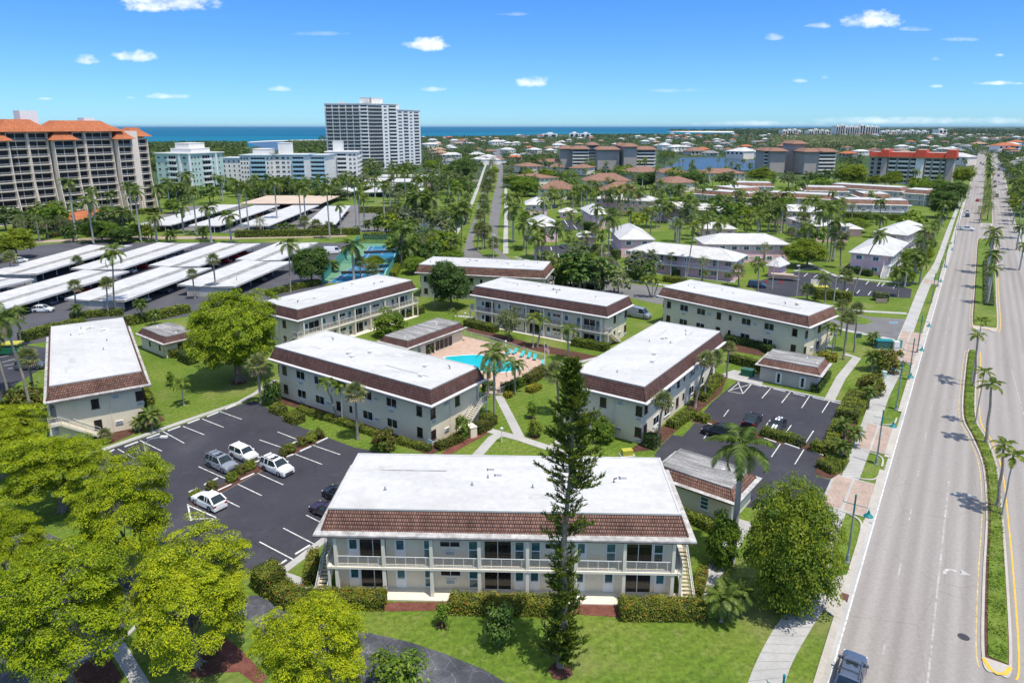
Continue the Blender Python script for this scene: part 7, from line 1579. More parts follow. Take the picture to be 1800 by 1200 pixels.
# the wooded suburb beyond, one mass of treetops nobody could count
b = MB(); rw = random.Random(9)
def puff(x, y, z0, r, h, n, ls):
    for _ in range(n):
        d = Vector((rw.gauss(0,1),rw.gauss(0,1),abs(rw.gauss(0,.8)))).normalized(); p = Vector((x+d.x*r, y+d.y*r, z0+d.z*h))
        leaf_quad(b, p, d+Vector((rw.uniform(-.5,.5),rw.uniform(-.5,.5),rw.uniform(0,.8))), ls*rw.uniform(.6,1.3), .7, rw)
cnt = 0
while cnt < 9500:
    f = rw.random(); py = 229.5+62*f**1.7; px = rw.uniform(560, 1830)
    if py < 236.5 and px < 1290 or (py < 241 and px < 1010): continue
    if 1175 < px < 1355 and 275 < py < 301 or not free(px, py) and py > 262: continue
    x, y = P(px, py)
    if y < 480 or (on_road(x, y)) or hits_building(x, y, 3): continue
    s = depth_of(x, y)/1210; r = rw.uniform(2.5,5.5)*(1+.25*(y > 1500))
    puff(x, y, 0, r, rw.uniform(5,9.5), 12 if y < 1200 else 9, max(2.0, s*2.0)); cnt += 1
stuff(b.build('wooded_suburb', LEAF['far']))
b = MB(); k = 0
while k < 1500:                                  # pine wood below the skyline
    px, py = rw.uniform(1352, 1545), rw.uniform(244, 262); x, y = P(px, py)
    if rw.random() > 1-abs(px-1440)/140: continue
    puff(x, y, 0, 4, rw.uniform(10,19), 9, 4.5); k += 1
stuff(b.build('pine_wood', LEAF['grey']))
b = MB(); k = 0
while k < 3400:                                  # mangrove peninsula behind the beach blocks
    px, py = rw.uniform(230, 640), 250.5+50*rw.random()**1.6
    if 432 < px < 505 and py > 249: continue
    if px < 440 and py < 251+abs(px-380)*.01 or px >= 500 and py < 249.5: continue
    x, y = P(px, py); k += 1
    if not hits_building(x, y, 4): puff(x, y, 0, 6, rw.uniform(3.5,6.5), 9, 5.0)
for px in range(500, 576, 2):
    x, y = P(px, 252+rw.random()*2); puff(x, y, 0, 7, 6, 10, 5)
stuff(b.build('mangrove_wood', LEAF['mangrove']))
b = MB(); k = 0
while k < 520:                                   # wooded barrier island and far shore on the horizon
    px = rw.uniform(1176, 1830); py = rw.uniform(229.2, 231) if px < 1290 else rw.uniform(226.5, 236)
    x, y = P(px, py); sc = depth_of(x,y)/1210; puff(x, y, 0, 14*sc/4, rw.uniform(8,16), 8, 3.2*sc); k += 1
stuff(b.build('far_shore_wood', LEAF['far']))
sheet('far_shore_land', [(1176,230.6),(1290,230.6),(1300,236),(1830,236),(1830,223.6),(1500,223.8),(1292,226.6),(1285,229.4),(1185,229.4)], -.12, M['far_ground'])

# ---------------------------------------------------------------- sea air
m, nt, out = nodes('sea_air'); pv = nt.nodes.new('ShaderNodeVolumePrincipled'); pv.inputs['Density'].default_value = 1.6e-5
pv.inputs['Color'].default_value = (.5,.74,.95,1); pv.inputs['Anisotropy'].default_value = .2
nt.links.new(pv.outputs[0], out.inputs['Volume'])
b = MB(); b.box(-61000,-400,-1.6,61000,61000,95); hz = stuff(b.build('haze', m))
# ---------------------------------------------------------------- vehicles
CARP = {'silver': paint('silver_paint', (.30,.33,.37), .3), 'white': paint('white_car_paint', (.80,.80,.80)), 'black': paint('black_paint', (.012,.013,.017)), 'grey': paint('grey_paint', (.09,.10,.11), .2), 'red': paint('red_paint', (.5,.02,.02)),
        'blue': paint('blue_paint', (.015,.045,.11)), 'plum': paint('plum_paint', (.03,.012,.03)), 'sage': paint('pale_paint', (.35,.42,.42)), 'dblue': paint('slate_paint', (.10,.13,.19), .3), 'gold': paint('gold_paint', (.6,.32,.04))}
# side profiles, x from the nose: (x, z) of hood/roof line; lower body height; greenhouse stations
CARK = {
 'suv':   dict(L=4.75, W=1.9, body=[(0,.62),(.08,.9),(.9,1.05),(1.25,1.08),(4.55,1.10),(4.72,.98),(4.75,.5)], gh=[(1.2,1.08),(1.95,1.72),(4.3,1.76),(4.62,1.10)], wb=(.92,3.72), r=.38),
 'cross': dict(L=4.55, W=1.86, body=[(0,.55),(.08,.82),(.85,.98),(1.25,1.02),(4.35,1.08),(4.5,.95),(4.55,.48)], gh=[(1.15,1.0),(2.1,1.60),(3.6,1.64),(4.4,1.10)], wb=(.9,3.6), r=.37),
 'boxy':  dict(L=4.2, W=1.83, body=[(0,.55),(.06,.88),(.75,1.02),(1.1,1.06),(4.05,1.08),(4.17,.95),(4.2,.48)], gh=[(1.05,1.04),(1.7,1.62),(3.9,1.66),(4.12,1.08)], wb=(.8,3.4), r=.36),
 'sedan': dict(L=4.75, W=1.84, body=[(0,.5),(.08,.72),(.95,.86),(1.35,.92),(3.9,.95),(4.65,.92),(4.75,.5)], gh=[(1.25,.9),(2.15,1.42),(3.2,1.44),(4.05,.94)], wb=(.95,3.75), r=.34),
 'coupe': dict(L=4.8, W=1.92, body=[(0,.5),(.08,.75),(1.2,.90),(1.6,.94),(4.1,1.0),(4.7,.98),(4.8,.5)], gh=[(1.55,.92),(2.35,1.36),(3.1,1.38),(4.2,1.0)], wb=(.98,3.75), r=.36),
 'van':   dict(L=6.0, W=2.05, body=[(0,.6),(.1,1.05),(.8,1.3),(1.1,1.32),(5.9,1.32),(5.98,1.2),(6.0,.5)], gh=[(.85,1.3),(1.6,2.3),(5.9,2.55),(5.98,1.3)], wb=(.95,4.6), r=.37),
 'pickup':dict(L=5.8, W=2.02, body=[(0,.65),(.08,.98),(1.2,1.12),(1.5,1.15),(5.7,1.15),(5.78,1.0),(5.8,.55)], gh=[(1.45,1.13),(2.1,1.85),(3.5,1.87),(3.75,1.15)], wb=(1.0,4.6), r=.40)}
_cars = {}
def car_meshes(kind):
    if kind in _cars: return _cars[kind]
    k = CARK[kind]; L, W = k['L'], k['W']; out = {}
    def loft(b, prof, ybase, ytop, z0, cap=True):        # profile line extruded across, narrowing upward, rounded edge
        pass
    b = MB(); pr = k['body']; n = len(pr); rows = []
    for (x, z) in pr:
        tap = .10 if x < .3 or x > L-.3 else 0.0; w = W/2-tap
        rows.append([(x,-w*.98,.26),(x,-w,.48),(x,-w,z-.22 if z > .75 else z*.8),(x,-w+.07,z-.04),(x,-w*.55,z+.025),(x,0,z+.04),(x,w*.55,z+.025),(x,w-.07,z-.04),(x,w,z-.22 if z > .75 else z*.8),(x,w,.48),(x,w*.98,.26)])
    m = len(rows[0])
    for r in rows: b.v.extend(r)
    for i in range(n-1):
        for j in range(m-1): b.f.append((i*m+j, i*m+j+1, (i+1)*m+j+1, (i+1)*m+j)); b.m.append(0)
    b.f.append(tuple(range(m))); b.m.append(0); b.f.append(tuple((n-1)*m+j for j in reversed(range(m)))); b.m.append(0)
    b.v = [(x-L/2,y,z) for x,y,z in b.v]
    out['body'] = b
    # greenhouse: glass sides, painted roof panel and pillars
    g = k['gh']; (xa,za),(xb,zb),(xc,zc),(xd,zd) = [(x-L/2,z) for x,z in g]; w0, w1 = W/2-.09, W/2-.26
    gl = MB()
    def q(*p): gl.face(list(p), 0)
    A_,B_,C_,D_ = (xa,za),(xb,zb),(xc,zc),(xd,zd)
    van = kind == 'van'
    q((xa,-w0,za),(xa,w0,za),(xb,w1,zb),(xb,-w1,zb)); q((xd,w0,zd),(xd,-w0,zd),(xc,-w1,zc),(xc,w1,zc))
    for s in (-1,1):
        p = [(xa+.12,s*w0,za+.02),(xd-.1,s*w0,zd+.02),(xc-.06,s*w1,zc-.06),(xb+.06,s*w1,zb-.06)]
        gl.face(p if s < 0 else p[::-1], 0)
    out['window'] = gl
    rf = MB(); rw_ = w1+.02; xs = [xb-.05,xb+.12,(xb+xc)/2,xc-.12,xc+.05]; zs = [zb-.02,zb+.03,(zb+zc)/2+.06,zc+.03,zc-.02]
    for x,z in zip(xs,zs): rf.v += [(x,-rw_,z-.05),(x,-rw_*.9,z),(x,0,z+.02),(x,rw_*.9,z),(x,rw_,z-.05)]
    for i in range(4):
        for j in range(4): rf.f.append((i*5+j,i*5+j+1,i*5+j+6,i*5+j+5)); rf.m.append(0)
    for s in (-1,1):
        rf.bar((xa,s*(w0-.01),za),(xb,s*(w1+.01),zb),.10,.07); rf.bar((xd,s*(w0-.01),zd),(xc,s*(w1+.01),zc),.16 if not van else .3,.08)
        for f in ((.42,.72) if L > 4.3 and kind not in ('coupe','pickup') else (.5,)):
            xm = xb+(xc-xb)*f; xm0 = xm+.05; rf.bar((xm0,s*(w0+.005),za+.02),(xm,s*(w1+.012),(zb+zc)/2),.09,.05)
        if van: rf.face([(xb+.9,s*(w0+.012),za),(xd-.05,s*(w0+.012),zd),(xc-.03,s*(w1+.02),zc-.05),(xb+.9,s*(w1+.02),zb)][::(1 if s < 0 else -1)], 0)
    out['roof'] = rf
    if kind == 'suv':
        rk = MB()
        for s in (-1,1): rk.bar((xb+.15,s*w1*.92,zb+.12),(xc-.1,s*w1*.92,zc+.12),.05)
        rk.bar((xb+.6,-w1*.92,zb+.13),(xb+.6,w1*.92,zb+.13),.05,.04); rk.bar((xc-.7,-w1*.92,zc+.13),(xc-.7,w1*.92,zc+.13),.05,.04); out['roof_rack'] = rk
        sr = MB(); sr.face([(xb+.35,-.42,zb+.075),(xb+1.0,-.42,zb+.085),(xb+1.0,.42,zb+.085),(xb+.35,.42,zb+.075)]); out['sunroof'] = sr
    if kind == 'pickup':
        bd = MB(); bd.box(xd+.12,-W/2+.16,1.0,L/2-.12,W/2-.16,1.195); out['truck_bed'] = bd
    w_ = MB(); r = k['r']; pr = [(r*.62,-.11),(r*.97,-.11),(r,-.06),(r,.06),(r*.97,.11),(r*.62,.11)]
    for i in range(len(pr)-1):
        for j in range(16):
            a, c = 2*pi*j/16, 2*pi*(j+1)/16; (r0,y0),(r1,y1) = pr[i], pr[i+1]
            w_.face([(cos(a)*r0,y0,sin(a)*r0),(cos(c)*r0,y0,sin(c)*r0),(cos(c)*r1,y1,sin(c)*r1),(cos(a)*r1,y1,sin(a)*r1)])
    ri = MB()
    for s in (-1,1):
        for j in range(5):
            a = 2*pi*j/5; ri.face([(cos(a-.3)*r*.12,s*.10,sin(a-.3)*r*.12),(cos(a-.2)*r*.62,s*.10,sin(a-.2)*r*.62),(cos(a+.2)*r*.62,s*.10,sin(a+.2)*r*.62),(cos(a+.3)*r*.12,s*.10,sin(a+.3)*r*.12)])
        ri.face([(cos(2*pi*j/16)*r*.62,s*.07,sin(2*pi*j/16)*r*.62) for j in range(16)], 1)
    out['tyre'] = w_; out['rim'] = ri
    zl = k['body'][1][1]; hl = MB(); hl.box(-.03,-.2,-.07,.13,.2,.07); out['headlight'] = hl; tl = MB(); tl.box(-.1,-.16,-.1,.03,.16,.1); out['tail_light'] = tl
    pl = MB(); pl.box(-L/2-.035,-W*.30,.34,-L/2+.05,W*.30,.58); out['grille'] = pl
    mr = MB(); mr.box(-.1,-.11,-.07,.1,.11,.07); out['mirror'] = mr
    res = {}
    for nm, b in out.items(): res[nm] = b
    _cars[kind] = {}
    mats = {'window': M['cglass'], 'tyre': M['tyre'], 'rim': [M['rim'], M['dark']], 'headlight': M['lamp'], 'tail_light': M['tail'], 'grille': M['dark'], 'roof_rack': M['dark'], 'sunroof': M['cglass'], 'truck_bed': M['dark']}
    for nm, b in res.items():
        if nm in mats: _cars[kind][nm] = mesh_of(b, nm, mats[nm])
    _cars[kind]['_b'] = {nm: b for nm, b in res.items() if nm not in mats}; _cars[kind]['_c'] = {}
    return _cars[kind]
def car(kind, color, x, y, ang, label, group=None, lod=False, z=.03, stripes=False, name='parked_car', roofcol=None):
    """ang: heading of the nose"""
    ms = car_meshes(kind); k = CARK[kind]; L, W = k['L'], k['W']
    cat = {'van':'van','pickup':'pickup','suv':'suv'}.get(kind,'car')
    t = thing({'van':'panel_van','pickup':'pickup_truck'}.get(kind,name), label, cat, (x,y,z), ang+pi, group)
    if color not in ms['_c']: ms['_c'][color] = {nm: mesh_of(b, nm, CARP[color]) for nm, b in ms['_b'].items()}
    pc = ms['_c'][color]
    bd = link('body', pc['body'], t); link('roof', pc['roof'], t); link('window', ms['window'], t)
    for nm in ('roof_rack','sunroof','truck_bed'):
        if nm in ms: link(nm, ms[nm], t)
    for wx in k['wb']:
        for s in (-1,1):
            w_ = link('wheel', ms['tyre'], t, (wx-L/2, s*(W/2-.10), k['r'])); 
            if not lod: link('rim', ms['rim'], w_)
    z0 = k['body'][1][1]-.1; z1 = k['body'][-2][1]-.12
    for s in (-1,1):
        link('headlight', ms['headlight'], t, (-L/2+.10, s*(W/2-.30), z0)); link('tail_light', ms['tail_light'], t, (L/2-.04, s*(W/2-.24), z1))
        if not lod: link('mirror', pc['mirror'], t, (k['gh'][0][0]-L/2+.28, s*(W/2+.04), k['gh'][0][1]+.06))
    link('grille', ms['grille'], t)
    if stripes:
        b = MB(); pts = [(x_-L/2, z_+.055) for x_, z_ in k['body'][1:4]]; g = [(x_-L/2, z_) for x_, z_ in k['gh']]
        tp = [(-L/2+.02,.62)]+pts
        for s in (-.30,.08):
            for (a, c) in zip(tp, tp[1:]): b.face([(a[0],s,a[1]),(c[0],s,c[1]),(c[0],s+.26,c[1]),(a[0],s+.26,a[1])])
            b.face([(g[1][0]-.03,s,g[1][1]+.045),((g[1][0]+g[2][0])/2,s,(g[1][1]+g[2][1])/2+.09),((g[1][0]+g[2][0])/2,s+.26,(g[1][1]+g[2][1])/2+.09),(g[1][0]-.03,s+.26,g[1][1]+.045)])
            b.face([((g[1][0]+g[2][0])/2,s,(g[1][1]+g[2][1])/2+.09),(g[2][0]+.03,s,g[2][1]+.045),(g[2][0]+.03,s+.26,g[2][1]+.045),((g[1][0]+g[2][0])/2,s+.26,(g[1][1]+g[2][1])/2+.09)])
            b.face([(g[3][0]-.02,s,g[3][1]+.06),(L/2-.10,s,k['body'][-2][1]+.06),(L/2-.10,s+.26,k['body'][-2][1]+.06),(g[3][0]-.02,s+.26,g[3][1]+.06)])
        b.build('stripes', CARP['white'], t)
    return t
def ang_px(a, c):
    p, q = Vector(P(*a)), Vector(P(*c)); return atan2((q-p).y, (q-p).x)
AP = atan2(PY, PX); AD = atan2(DY, DX)
def carp(kind, color, px, ang, label, **kw): x, y = P(*px); return car(kind, color, x, y, ang, label, **kw)
carp('suv','silver',(390,822),AP,'silver suv parked against the planted strip, left of the boxy white car')
carp('boxy','white',(429,805),AP,'boxy white car parked beside the silver suv')
carp('suv','white',(487,828),AP,'white suv with dark sunroof alone in the right half of the striped car park')
carp('cross','white',(368,888),AP+pi,'white crossover parked nose in beside the crossed out corner')
carp('sedan','plum',(578,905),AP+pi,'dark plum sedan half hidden by the corner of the front block')
carp('suv','black',(600,878),AP+pi,'dark blue black car behind the plum sedan, mostly hidden by the roof')
carp('suv','black',(1264,766),AP+pi,'black hatchback beneath the fronds of the tall royal palm')
carp('coupe','black',(1322,744),AD+pi*0,'plain black coupe next to the striped one')
carp('coupe','black',(1365,754),AD+pi,'black coupe with two white racing stripes', stripes=True)
carp('suv','dblue',(1494,1196),AD,'slate blue suv driving up the avenue at the bottom of the photo', name='moving_car')
carp('pickup','white',(1698,405),AP,'white pickup crossing the avenue at the far median gap', name='moving_truck')
carp('van','silver',(1121,558),AP,'silver grey panel van parked at the end of the balcony block')
carp('van','white',(586,446),radians(20),'white van parked beside the tennis courts')
carp('suv','grey',(55,648),radians(10),'grey suv parked behind the standing block near the shaggy palm')
carp('cross','white',(76,548),radians(8),'white car under the long carport at the left')
carp('cross','white',(36,461),radians(20),'white car in the lane left of the farthest carport')
carp('suv','blue',(1330,505),radians(-20),'dark blue suv parked beside the boat trailer')
for i,(px,k,c,l) in enumerate([((961,453),'cross','sage','pale green car nearest the tall palms of the first pink car park'),((990,436),'sedan','dblue','grey blue car under the front wall of the lower pink house'),((1022,436),'sedan','grey','dark car in the upper row of the first pink car park'),((1040,437),'sedan','silver','silver car beside the dark one in the first pink car park'),
    ((1062,448),'suv','white','white suv at the right edge of the first pink car park'),((1057,444),'cross','blue','blue car behind the white suv of the first pink car park'),((1054,460),'cross','sage','pale car nearest the lamp of the first pink car park'),((1010,470),'sedan','silver','silver car under the feathery tree of the first pink car park'),
    ((975,366),'sedan','blue','blue car beside the upper pink house'),((1300,383),'cross','silver','silver car behind the pink gallery house')]):
    carp(k,c,px,AD+(.8 if i % 2 else 0),l,lod=True)
for i,(px,k,c,l) in enumerate([((682,379),'suv','grey','dark suv in the open car park by the boulevard palms'),((690,377),'suv','black','black suv at the hedge of the open car park'),((684,384),'sedan','red','red car in the open car park'),((672,386),'sedan','silver','silver car left of the red one in the open car park'),((725,391),'sedan','red','dark red car half hidden by the palm clump'),((737,392),'sedan','plum','plum car half hidden by the palm clump'),
    ((590,327),'suv','blue','dark car by the garages under the tower'),((568,331),'van','white','white van by the garages under the tower'),((655,297),'sedan','red','red car at the tower entrance'),((826,343),'sedan','white','white car at the boulevard crossing')]):
    carp(k,c,px,(pi/2 if i % 2 else .2),l,lod=True)
for i,(px,c,k) in enumerate([((1718,354),'red','sedan'),((1700,375),'white','suv'),((1700,381),'blue','sedan'),((1728,290),'blue','sedan'),((1724,288),'grey','suv'),((1752,346),'grey','suv'),((1749,329),'plum','sedan'),((1749,321),'dblue','sedan'),((1756,320),'white','sedan'),((1747,308),'red','sedan'),((1755,310),'blue','sedan'),((1746,300),'grey','suv'),((1753,290),'sage','sedan'),((1742,277),'white','sedan')]):
    carp(k,c,px,AD if px[0] < 1740 else AD+pi,'%s moving on the far avenue, %s vehicle from the camera end' % ({'sedan':'small car','suv':'suv'}[k], ordinal([3,1,0,12,13,2,4,5,6,8,7,9,10,11][i])),lod=True,name='moving_car',group='traffic on the far avenue')
carp('van','gold',(1755,300),AD+pi,'yellow truck on the far avenue among the dark cars',lod=True)
for i in range(7): x,y = A(150+i*20, 27+rr.random()*3); car(rr.choice(('suv','sedan')), ('white','silver','grey')[i % 3], x, y, AP, '%s car parked beyond the avenue counted from the camera end' % ordinal(i), 'cars parked beyond the avenue', True)
# cars in the shade of the carports
def under(quad, n, names, side=1, grp=''):
    cx, cy, r, L, W = fit(quad, 2.9)
    for i in range(n):
        u = side*L*.27; v = -W/2+W*(i+1.1)/(n+1)+rr.uniform(-.4,.4); x = cx+u*cos(r)-v*sin(r); y = cy+u*sin(r)+v*cos(r)
        car(rr.choice(('suv','sedan','cross')), rr.choice(('white','silver','grey','black','dblue','red','sage')), x, y, r+(0 if side < 0 else pi)+pi, '%s car from the near end under %s' % (ordinal(i), names), grp, True)
under([(125,526),(234,529),(360,471),(275,469)], 3, 'the hedge facing carport', 1, 'cars under the hedge facing carport')
under([(-66,540),(17,545.5),(220,476),(130,475)], 5, 'the long left carport', 1, 'cars under the long left carport')
under([(132,472),(220,474),(345,427),(272,427)], 5, 'the carport behind the grey trunked palm', 1, 'cars under the palm carport')
under([(327,502),(430,504),(499,460),(415,457)], 1, 'the carport by the utility pole', 1, 'cars under the pole carport')
under([(276,467),(361,469),(447,428),(372,427)], 5, 'the carport reaching the paved lane', 1, 'cars under the lane carport')
under([(421,397),(472,397),(562,361),(510,361)], 6, 'the third middle carport', 1, 'cars under the third middle carport')
under([(520,396),(580,394),(625,362),(585,362)], 6, 'the middle carport by the open car park', 1, 'cars under the last middle carport')
under([(327,397),(387,397),(491,361),(450,361)], 5, 'the second middle carport', 1, 'cars under the second middle carport')
# ---------------------------------------------------------------- wheel stops
def stops(segs, group, phrase):
    for i,(x0,y0,x1,y1) in enumerate(segs):
        a, c = Vector(P(x0,y0)), Vector(P(x1,y1)); m_ = (a+c)/2; d = c-a; L = d.length/2; b = MB()
        b.prism([(-L,-.09),(L,-.09),(L,.09),(-L,.09)], 0, .10); b.prism([(-L+.04,-.06),(L-.04,-.06),(L-.04,.06),(-L+.04,.06)], .10, .14)
        o = b.build('wheel_stop', M['white'], None, (m_.x,m_.y,.03), atan2(d.y,d.x)); tag(o, phrase % ordinal(i), 'wheel stop', group)
stops([(192,795,201,791),(219,786,243,777),(258,771,281,763),(295,758,317,750),(330,745,351,737),(364,733,384,725),(396,720,415,712)], 'wheel stops along the lawn kerb', '%s white wheel stop along the lawn kerb from the big trees')
stops([(332,866,348,859),(359,853,383,841),(427,826,437,822),(441,816,456,810),(507,783,523,776),(534,771,549,764)], 'wheel stops on the upper side of the planted strip', '%s white wheel stop on the upper side of the planted strip')
stops([(383,863,407,852),(423,844,447,833),(393,855,405,850),(503,804,516,799),(527,794,547,785),(557,779,576,770)][:2]+[(503,804,516,799),(527,794,547,785),(557,779,576,770)], 'wheel stops on the lower side of the planted strip', '%s white wheel stop on the lower side of the planted strip')
stops([(476,1003,504,985),(519,975,545,959)], 'wheel stops near the front block stair', '%s white wheel stop beside the left stair of the front block')
stops([(1327,675,1347,681),(1359,684,1380,689),(1394,692,1415,697),(1428,699,1449,704),(1463,707,1485,712)], 'wheel stops under the outbuilding', '%s white wheel stop below the outbuilding with two doors')
stops([(1229,741,1251,747),(1343,771,1364,778),(1379,780,1405,789),(1422,792,1447,801)], 'wheel stops on the divider', '%s white wheel stop below the divider hedge of the small car park')
# ---------------------------------------------------------------- street furniture
def street_lamp(px, i, h=7.4):
    x, y = P(*px) if px else P(1379,1187,h); t = thing('street_lamp', 'grey street lamp with teal bell shade, %s along the sidewalk from the camera' % ordinal(i), 'street lamp', (x,y,0), -ROADA, 'teal street lamps of the avenue')
    b = MB(); b.lathe([(.26,0),(.26,.12),(.19,.2),(.16,.9),(.12,1.0),(.10,1.1),(.085,h-1.9)], 12); b.build('pole', M['pole'], t)
    b = MB(); b.lathe([(.085,h-1.9),(.08,h),(.11,h+.02),(.0,h+.16)], 10); b.tube([(-1.0,0,h-1.0),(1.15,0,h-1.0)], .035, 6); b.tube([(-.95,0,h-1.0),(-1.05,0,h-.85)], .03, 5)
    b.tube([(1.1,0,h-1.0),(1.25,0,h-1.05),(1.27,0,h-1.3)], .035, 6); b.build('arm', M['teal'], t)
    b = MB(); b.lathe([(.0,h-1.25),(.10,h-1.27),(.12,h-1.45),(.17,h-1.55),(.42,h-1.78),(.44,h-1.84),(.40,h-1.84),(.12,h-1.62),(0,h-1.6)], 14, c=(1.27,0,0)); b.build('lamp_shade', M['teal'], t)
    b = MB(); b.lathe([(0,h-1.95),(.14,h-1.9),(.18,h-1.78)], 10, c=(1.27,0,0)); b.build('bulb', M['lamp'], t)
for i, p in enumerate([None,(1489,988),(1540,816),(1575,720),(1597,668),(1612,621),(1637,533),(1648,505),(1660,470),(1677,428),(1683,405)]): street_lamp(p, i)
def pole_light(label, px, top, armpx, z_arm=None, mat='conc', head=True, r=.14):
    x, y = P(*px); h = height_at(y, top); t = thing('light_pole', label, 'light pole', (x,y,0)); b = MB(); b.tube([(0,0,0),(0,0,h)], [r,r*.6], 8); b.build('pole', M[mat], t)
    dx = armpx/pxm(x,y,h); b = MB(); b.tube([(0,0,h-.1),(dx*.4,0,h+.5),(dx,0,h+.75)], .05, 6); b.build('arm', M['steel'], t)
    if head: b = MB(); b.box(dx-.1,-.16,h+.66,dx+.7,.16,h+.86); b.box(dx,-.12,h+.6,dx+.6,.12,h+.66); b.build('lamp_head', M['offwhite'], t)
pole_light('concrete light pole with curved arm rising behind the spreading near trees', (266,868), 778, 32)
pole_light('concrete light pole beside the first pink house car park and the side street', (1055,518), 427, 14)
pole_light('light pole at the near tip of the boulevard median', (867,455), 417, 0.5)
pole_light('light pole in the middle of the pink houses car park', (1400,521), 472, -4)
pole_light('light pole behind the roof of the corner block', (1465,533), 490, 6, mat='steel')
pole_light('thin light pole between the boat and the dark blue suv', (1357,508), 465, 3)
pole_light('wooden pole at the first pink house car park corner', (925,452), 405, 2, mat='wood', head=False)
pole_light('wooden utility pole at the shed end of the carport by the fan palms', (418,512), 489, 1, mat='wood', head=False)
pole_light('double headed pole by the tower carports and the flag', (838,318), 303, 3)
def walk_light(label, px, top):
    x, y = P(*px); h = height_at(y, top); t = thing('walk_light', label, 'lamp post', (x,y,0)); b = MB(); b.lathe([(.07,0),(.06,h-.3)], 8); b.build('post', M['white'], t)
    b = MB(); b.lathe([(.06,h-.3),(.16,h-.25),(.18,h-.05),(.22,h),(.05,h+.12),(0,h+.14)], 10); b.build('lamp_head', M['white'], t)
walk_light('white lamp post at the junction of the court walks', (882,777), 752); walk_light('white lamp post on the lawn beside the left pool hedge', (818,562), 550); walk_light('white lamp post inside the pool fence', (889,617), 599); walk_light('white lamp post on the lawn of the long balcony block', (707,556), 545)
# flags
def flag(label, px, top, wpx):
    x, y = P(*px); h = height_at(y, top); t = thing('flagpole', label, 'flagpole', (x,y,0)); b = MB(); b.tube([(0,0,0),(0,0,h)], [.06,.04], 8); b.lathe([(0,h+.12),(.08,h+.06),(0,h)], 8); b.build('pole', M['offwhite'], t)
    w_ = wpx/pxm(x,y,h); H_ = w_*1.5; n = 10; b = MB()                       # limp flag hanging in folds
    for i in range(n):
        for j in range(13):
            def pt(i,j): u = i/n; return (.05+u*w_*.55, .22*sin(u*9+j*.2)*u, h-.15-j/13*H_*.62-u*u*H_*.55)
            col = 2 if (i < 4 and j < 6) else (0 if j % 2 == 0 else 1)
            b.face([pt(i,j),pt(i+1,j),pt(i+1,j+1),pt(i,j+1)], col)
    b.build('flag', [simple('flag_red', (.45,.03,.04), .8), M['white'], simple('flag_blue', (.03,.05,.18), .8)], t)
flag('flagpole with a limp striped flag at the pool fence', (957,655), 603, 14); flag('flagpole with a striped flag before the tower carports', (752,345), 318, 10)
# pool furniture
def lounger(px, ang, i, label, group):
    x, y = P(*px, .06); t = thing('sun_lounger', label, 'sun lounger', (x,y,.065), ang, group)
    b = MB(); b.box(-.95,-.32,.32,.25,.32,.36); b.build('seat', M['chair'], t); b = MB(); b.bar((.25,0,.34),(.85,0,.82),.64,.04); b.build('backrest', M['chair'], t)
    for lx in (-.8,.3):
        for ly in (-.28,.28): b = MB(); b.box(lx-.03,ly-.03,0,lx+.03,ly+.03,.33); b.build('leg', M['white'], t)
for i,p in enumerate([(772,606),(777,609),(767,613),(762,617)]): lounger(p, radians(160)+.3*i, i, '%s turquoise lounger before the pool house doors from the glass side' % ordinal(i), 'loungers before the pool house')
for i,p in enumerate([(893,623),(905,621),(918,626),(930,628),(940,631),(955,642),(948,655),(935,662)]): lounger(p, radians(60)+.1*i, i, '%s turquoise lounger along the far pool fence toward the flag' % ordinal(i), 'loungers along the pool fence')
def mesh_fence(label, pts, h, mat, post='pole', gap=2.4, world=False, netm=None, dens=.3, cat='fence', rails=True):
    pts = [Vector(p) if world else Vector(P(*p)) for p in pts]; base = pts[0]; t = thing('fence', label, cat, (base.x,base.y,0)); net = MB()
    for a, c in zip(pts, pts[1:]):
        d = c-a; n = max(int(d.length/gap), 1)
        for k in range(n+(c is pts[-1])):
            p = a+d*k/n-base; b = MB(); b.tube([(p.x,p.y,0),(p.x,p.y,h)], .04, 6); b.build('post', M[post], t)
        a2, c2 = a-base, c-base
        for z in (h, .12): net.bar((a2.x,a2.y,z),(c2.x,c2.y,z),.05)
        if netm is None:
            m_ = int(d.length/dens)
            for k in range(m_): p = a2+(c2-a2)*k/m_; net.bar((p.x,p.y,.12),(p.x,p.y,h),.025)
        else:
            for k in range(int(d.length/.45)): 
                p = a2+(c2-a2)*k/(d.length/.45); net.bar((p.x,p.y,.1),(p.x,p.y,h),.09)
            for k in range(int(h/.45)): z = .3+k*.45; net.bar((a2.x,a2.y,z),(c2.x,c2.y,z),.02,.09)
    net.build('mesh_panel' if netm else 'rail', M[netm or mat], t)
mesh_fence('white railed fence round the swimming pool deck', [(810,590),(868,604),(920,622),(958,636),(955,650),(928,668)], 1.3, 'rail', 'rail', 2.4, dens=.22)
mesh_fence('white railed fence and gate at the near side of the pool', [(905,685),(880,694),(855,692)], 1.3, 'rail', 'rail', 2.4, dens=.22)
M['cfence'] = simple('court_fence', (.10,.34,.30), .6, .1, 2); M['cscreen'] = simple('court_screen', (.03,.16,.13), .8, .1, 1)
mesh_fence('tall green mesh fence along the car park side of the tennis courts', [(566,497),(632,428)], 3.2, 'cfence', 'cfence', 3.0, netm='cfence')
mesh_fence('tall green mesh fence along the hedge side of the tennis courts', [(680,497),(716,428)], 3.2, 'cfence', 'cfence', 3.0, netm='cfence')
mesh_fence('dark green windscreen fence at the far end of the tennis courts', [(634,428),(714,428)], 3.2, 'cscreen', 'cfence', 3.0, netm='cscreen')
mesh_fence('low green fence between the two tennis courts', [(600,463),(692,463)], 2.0, 'cfence', 'cfence', 4.0, netm='cfence')
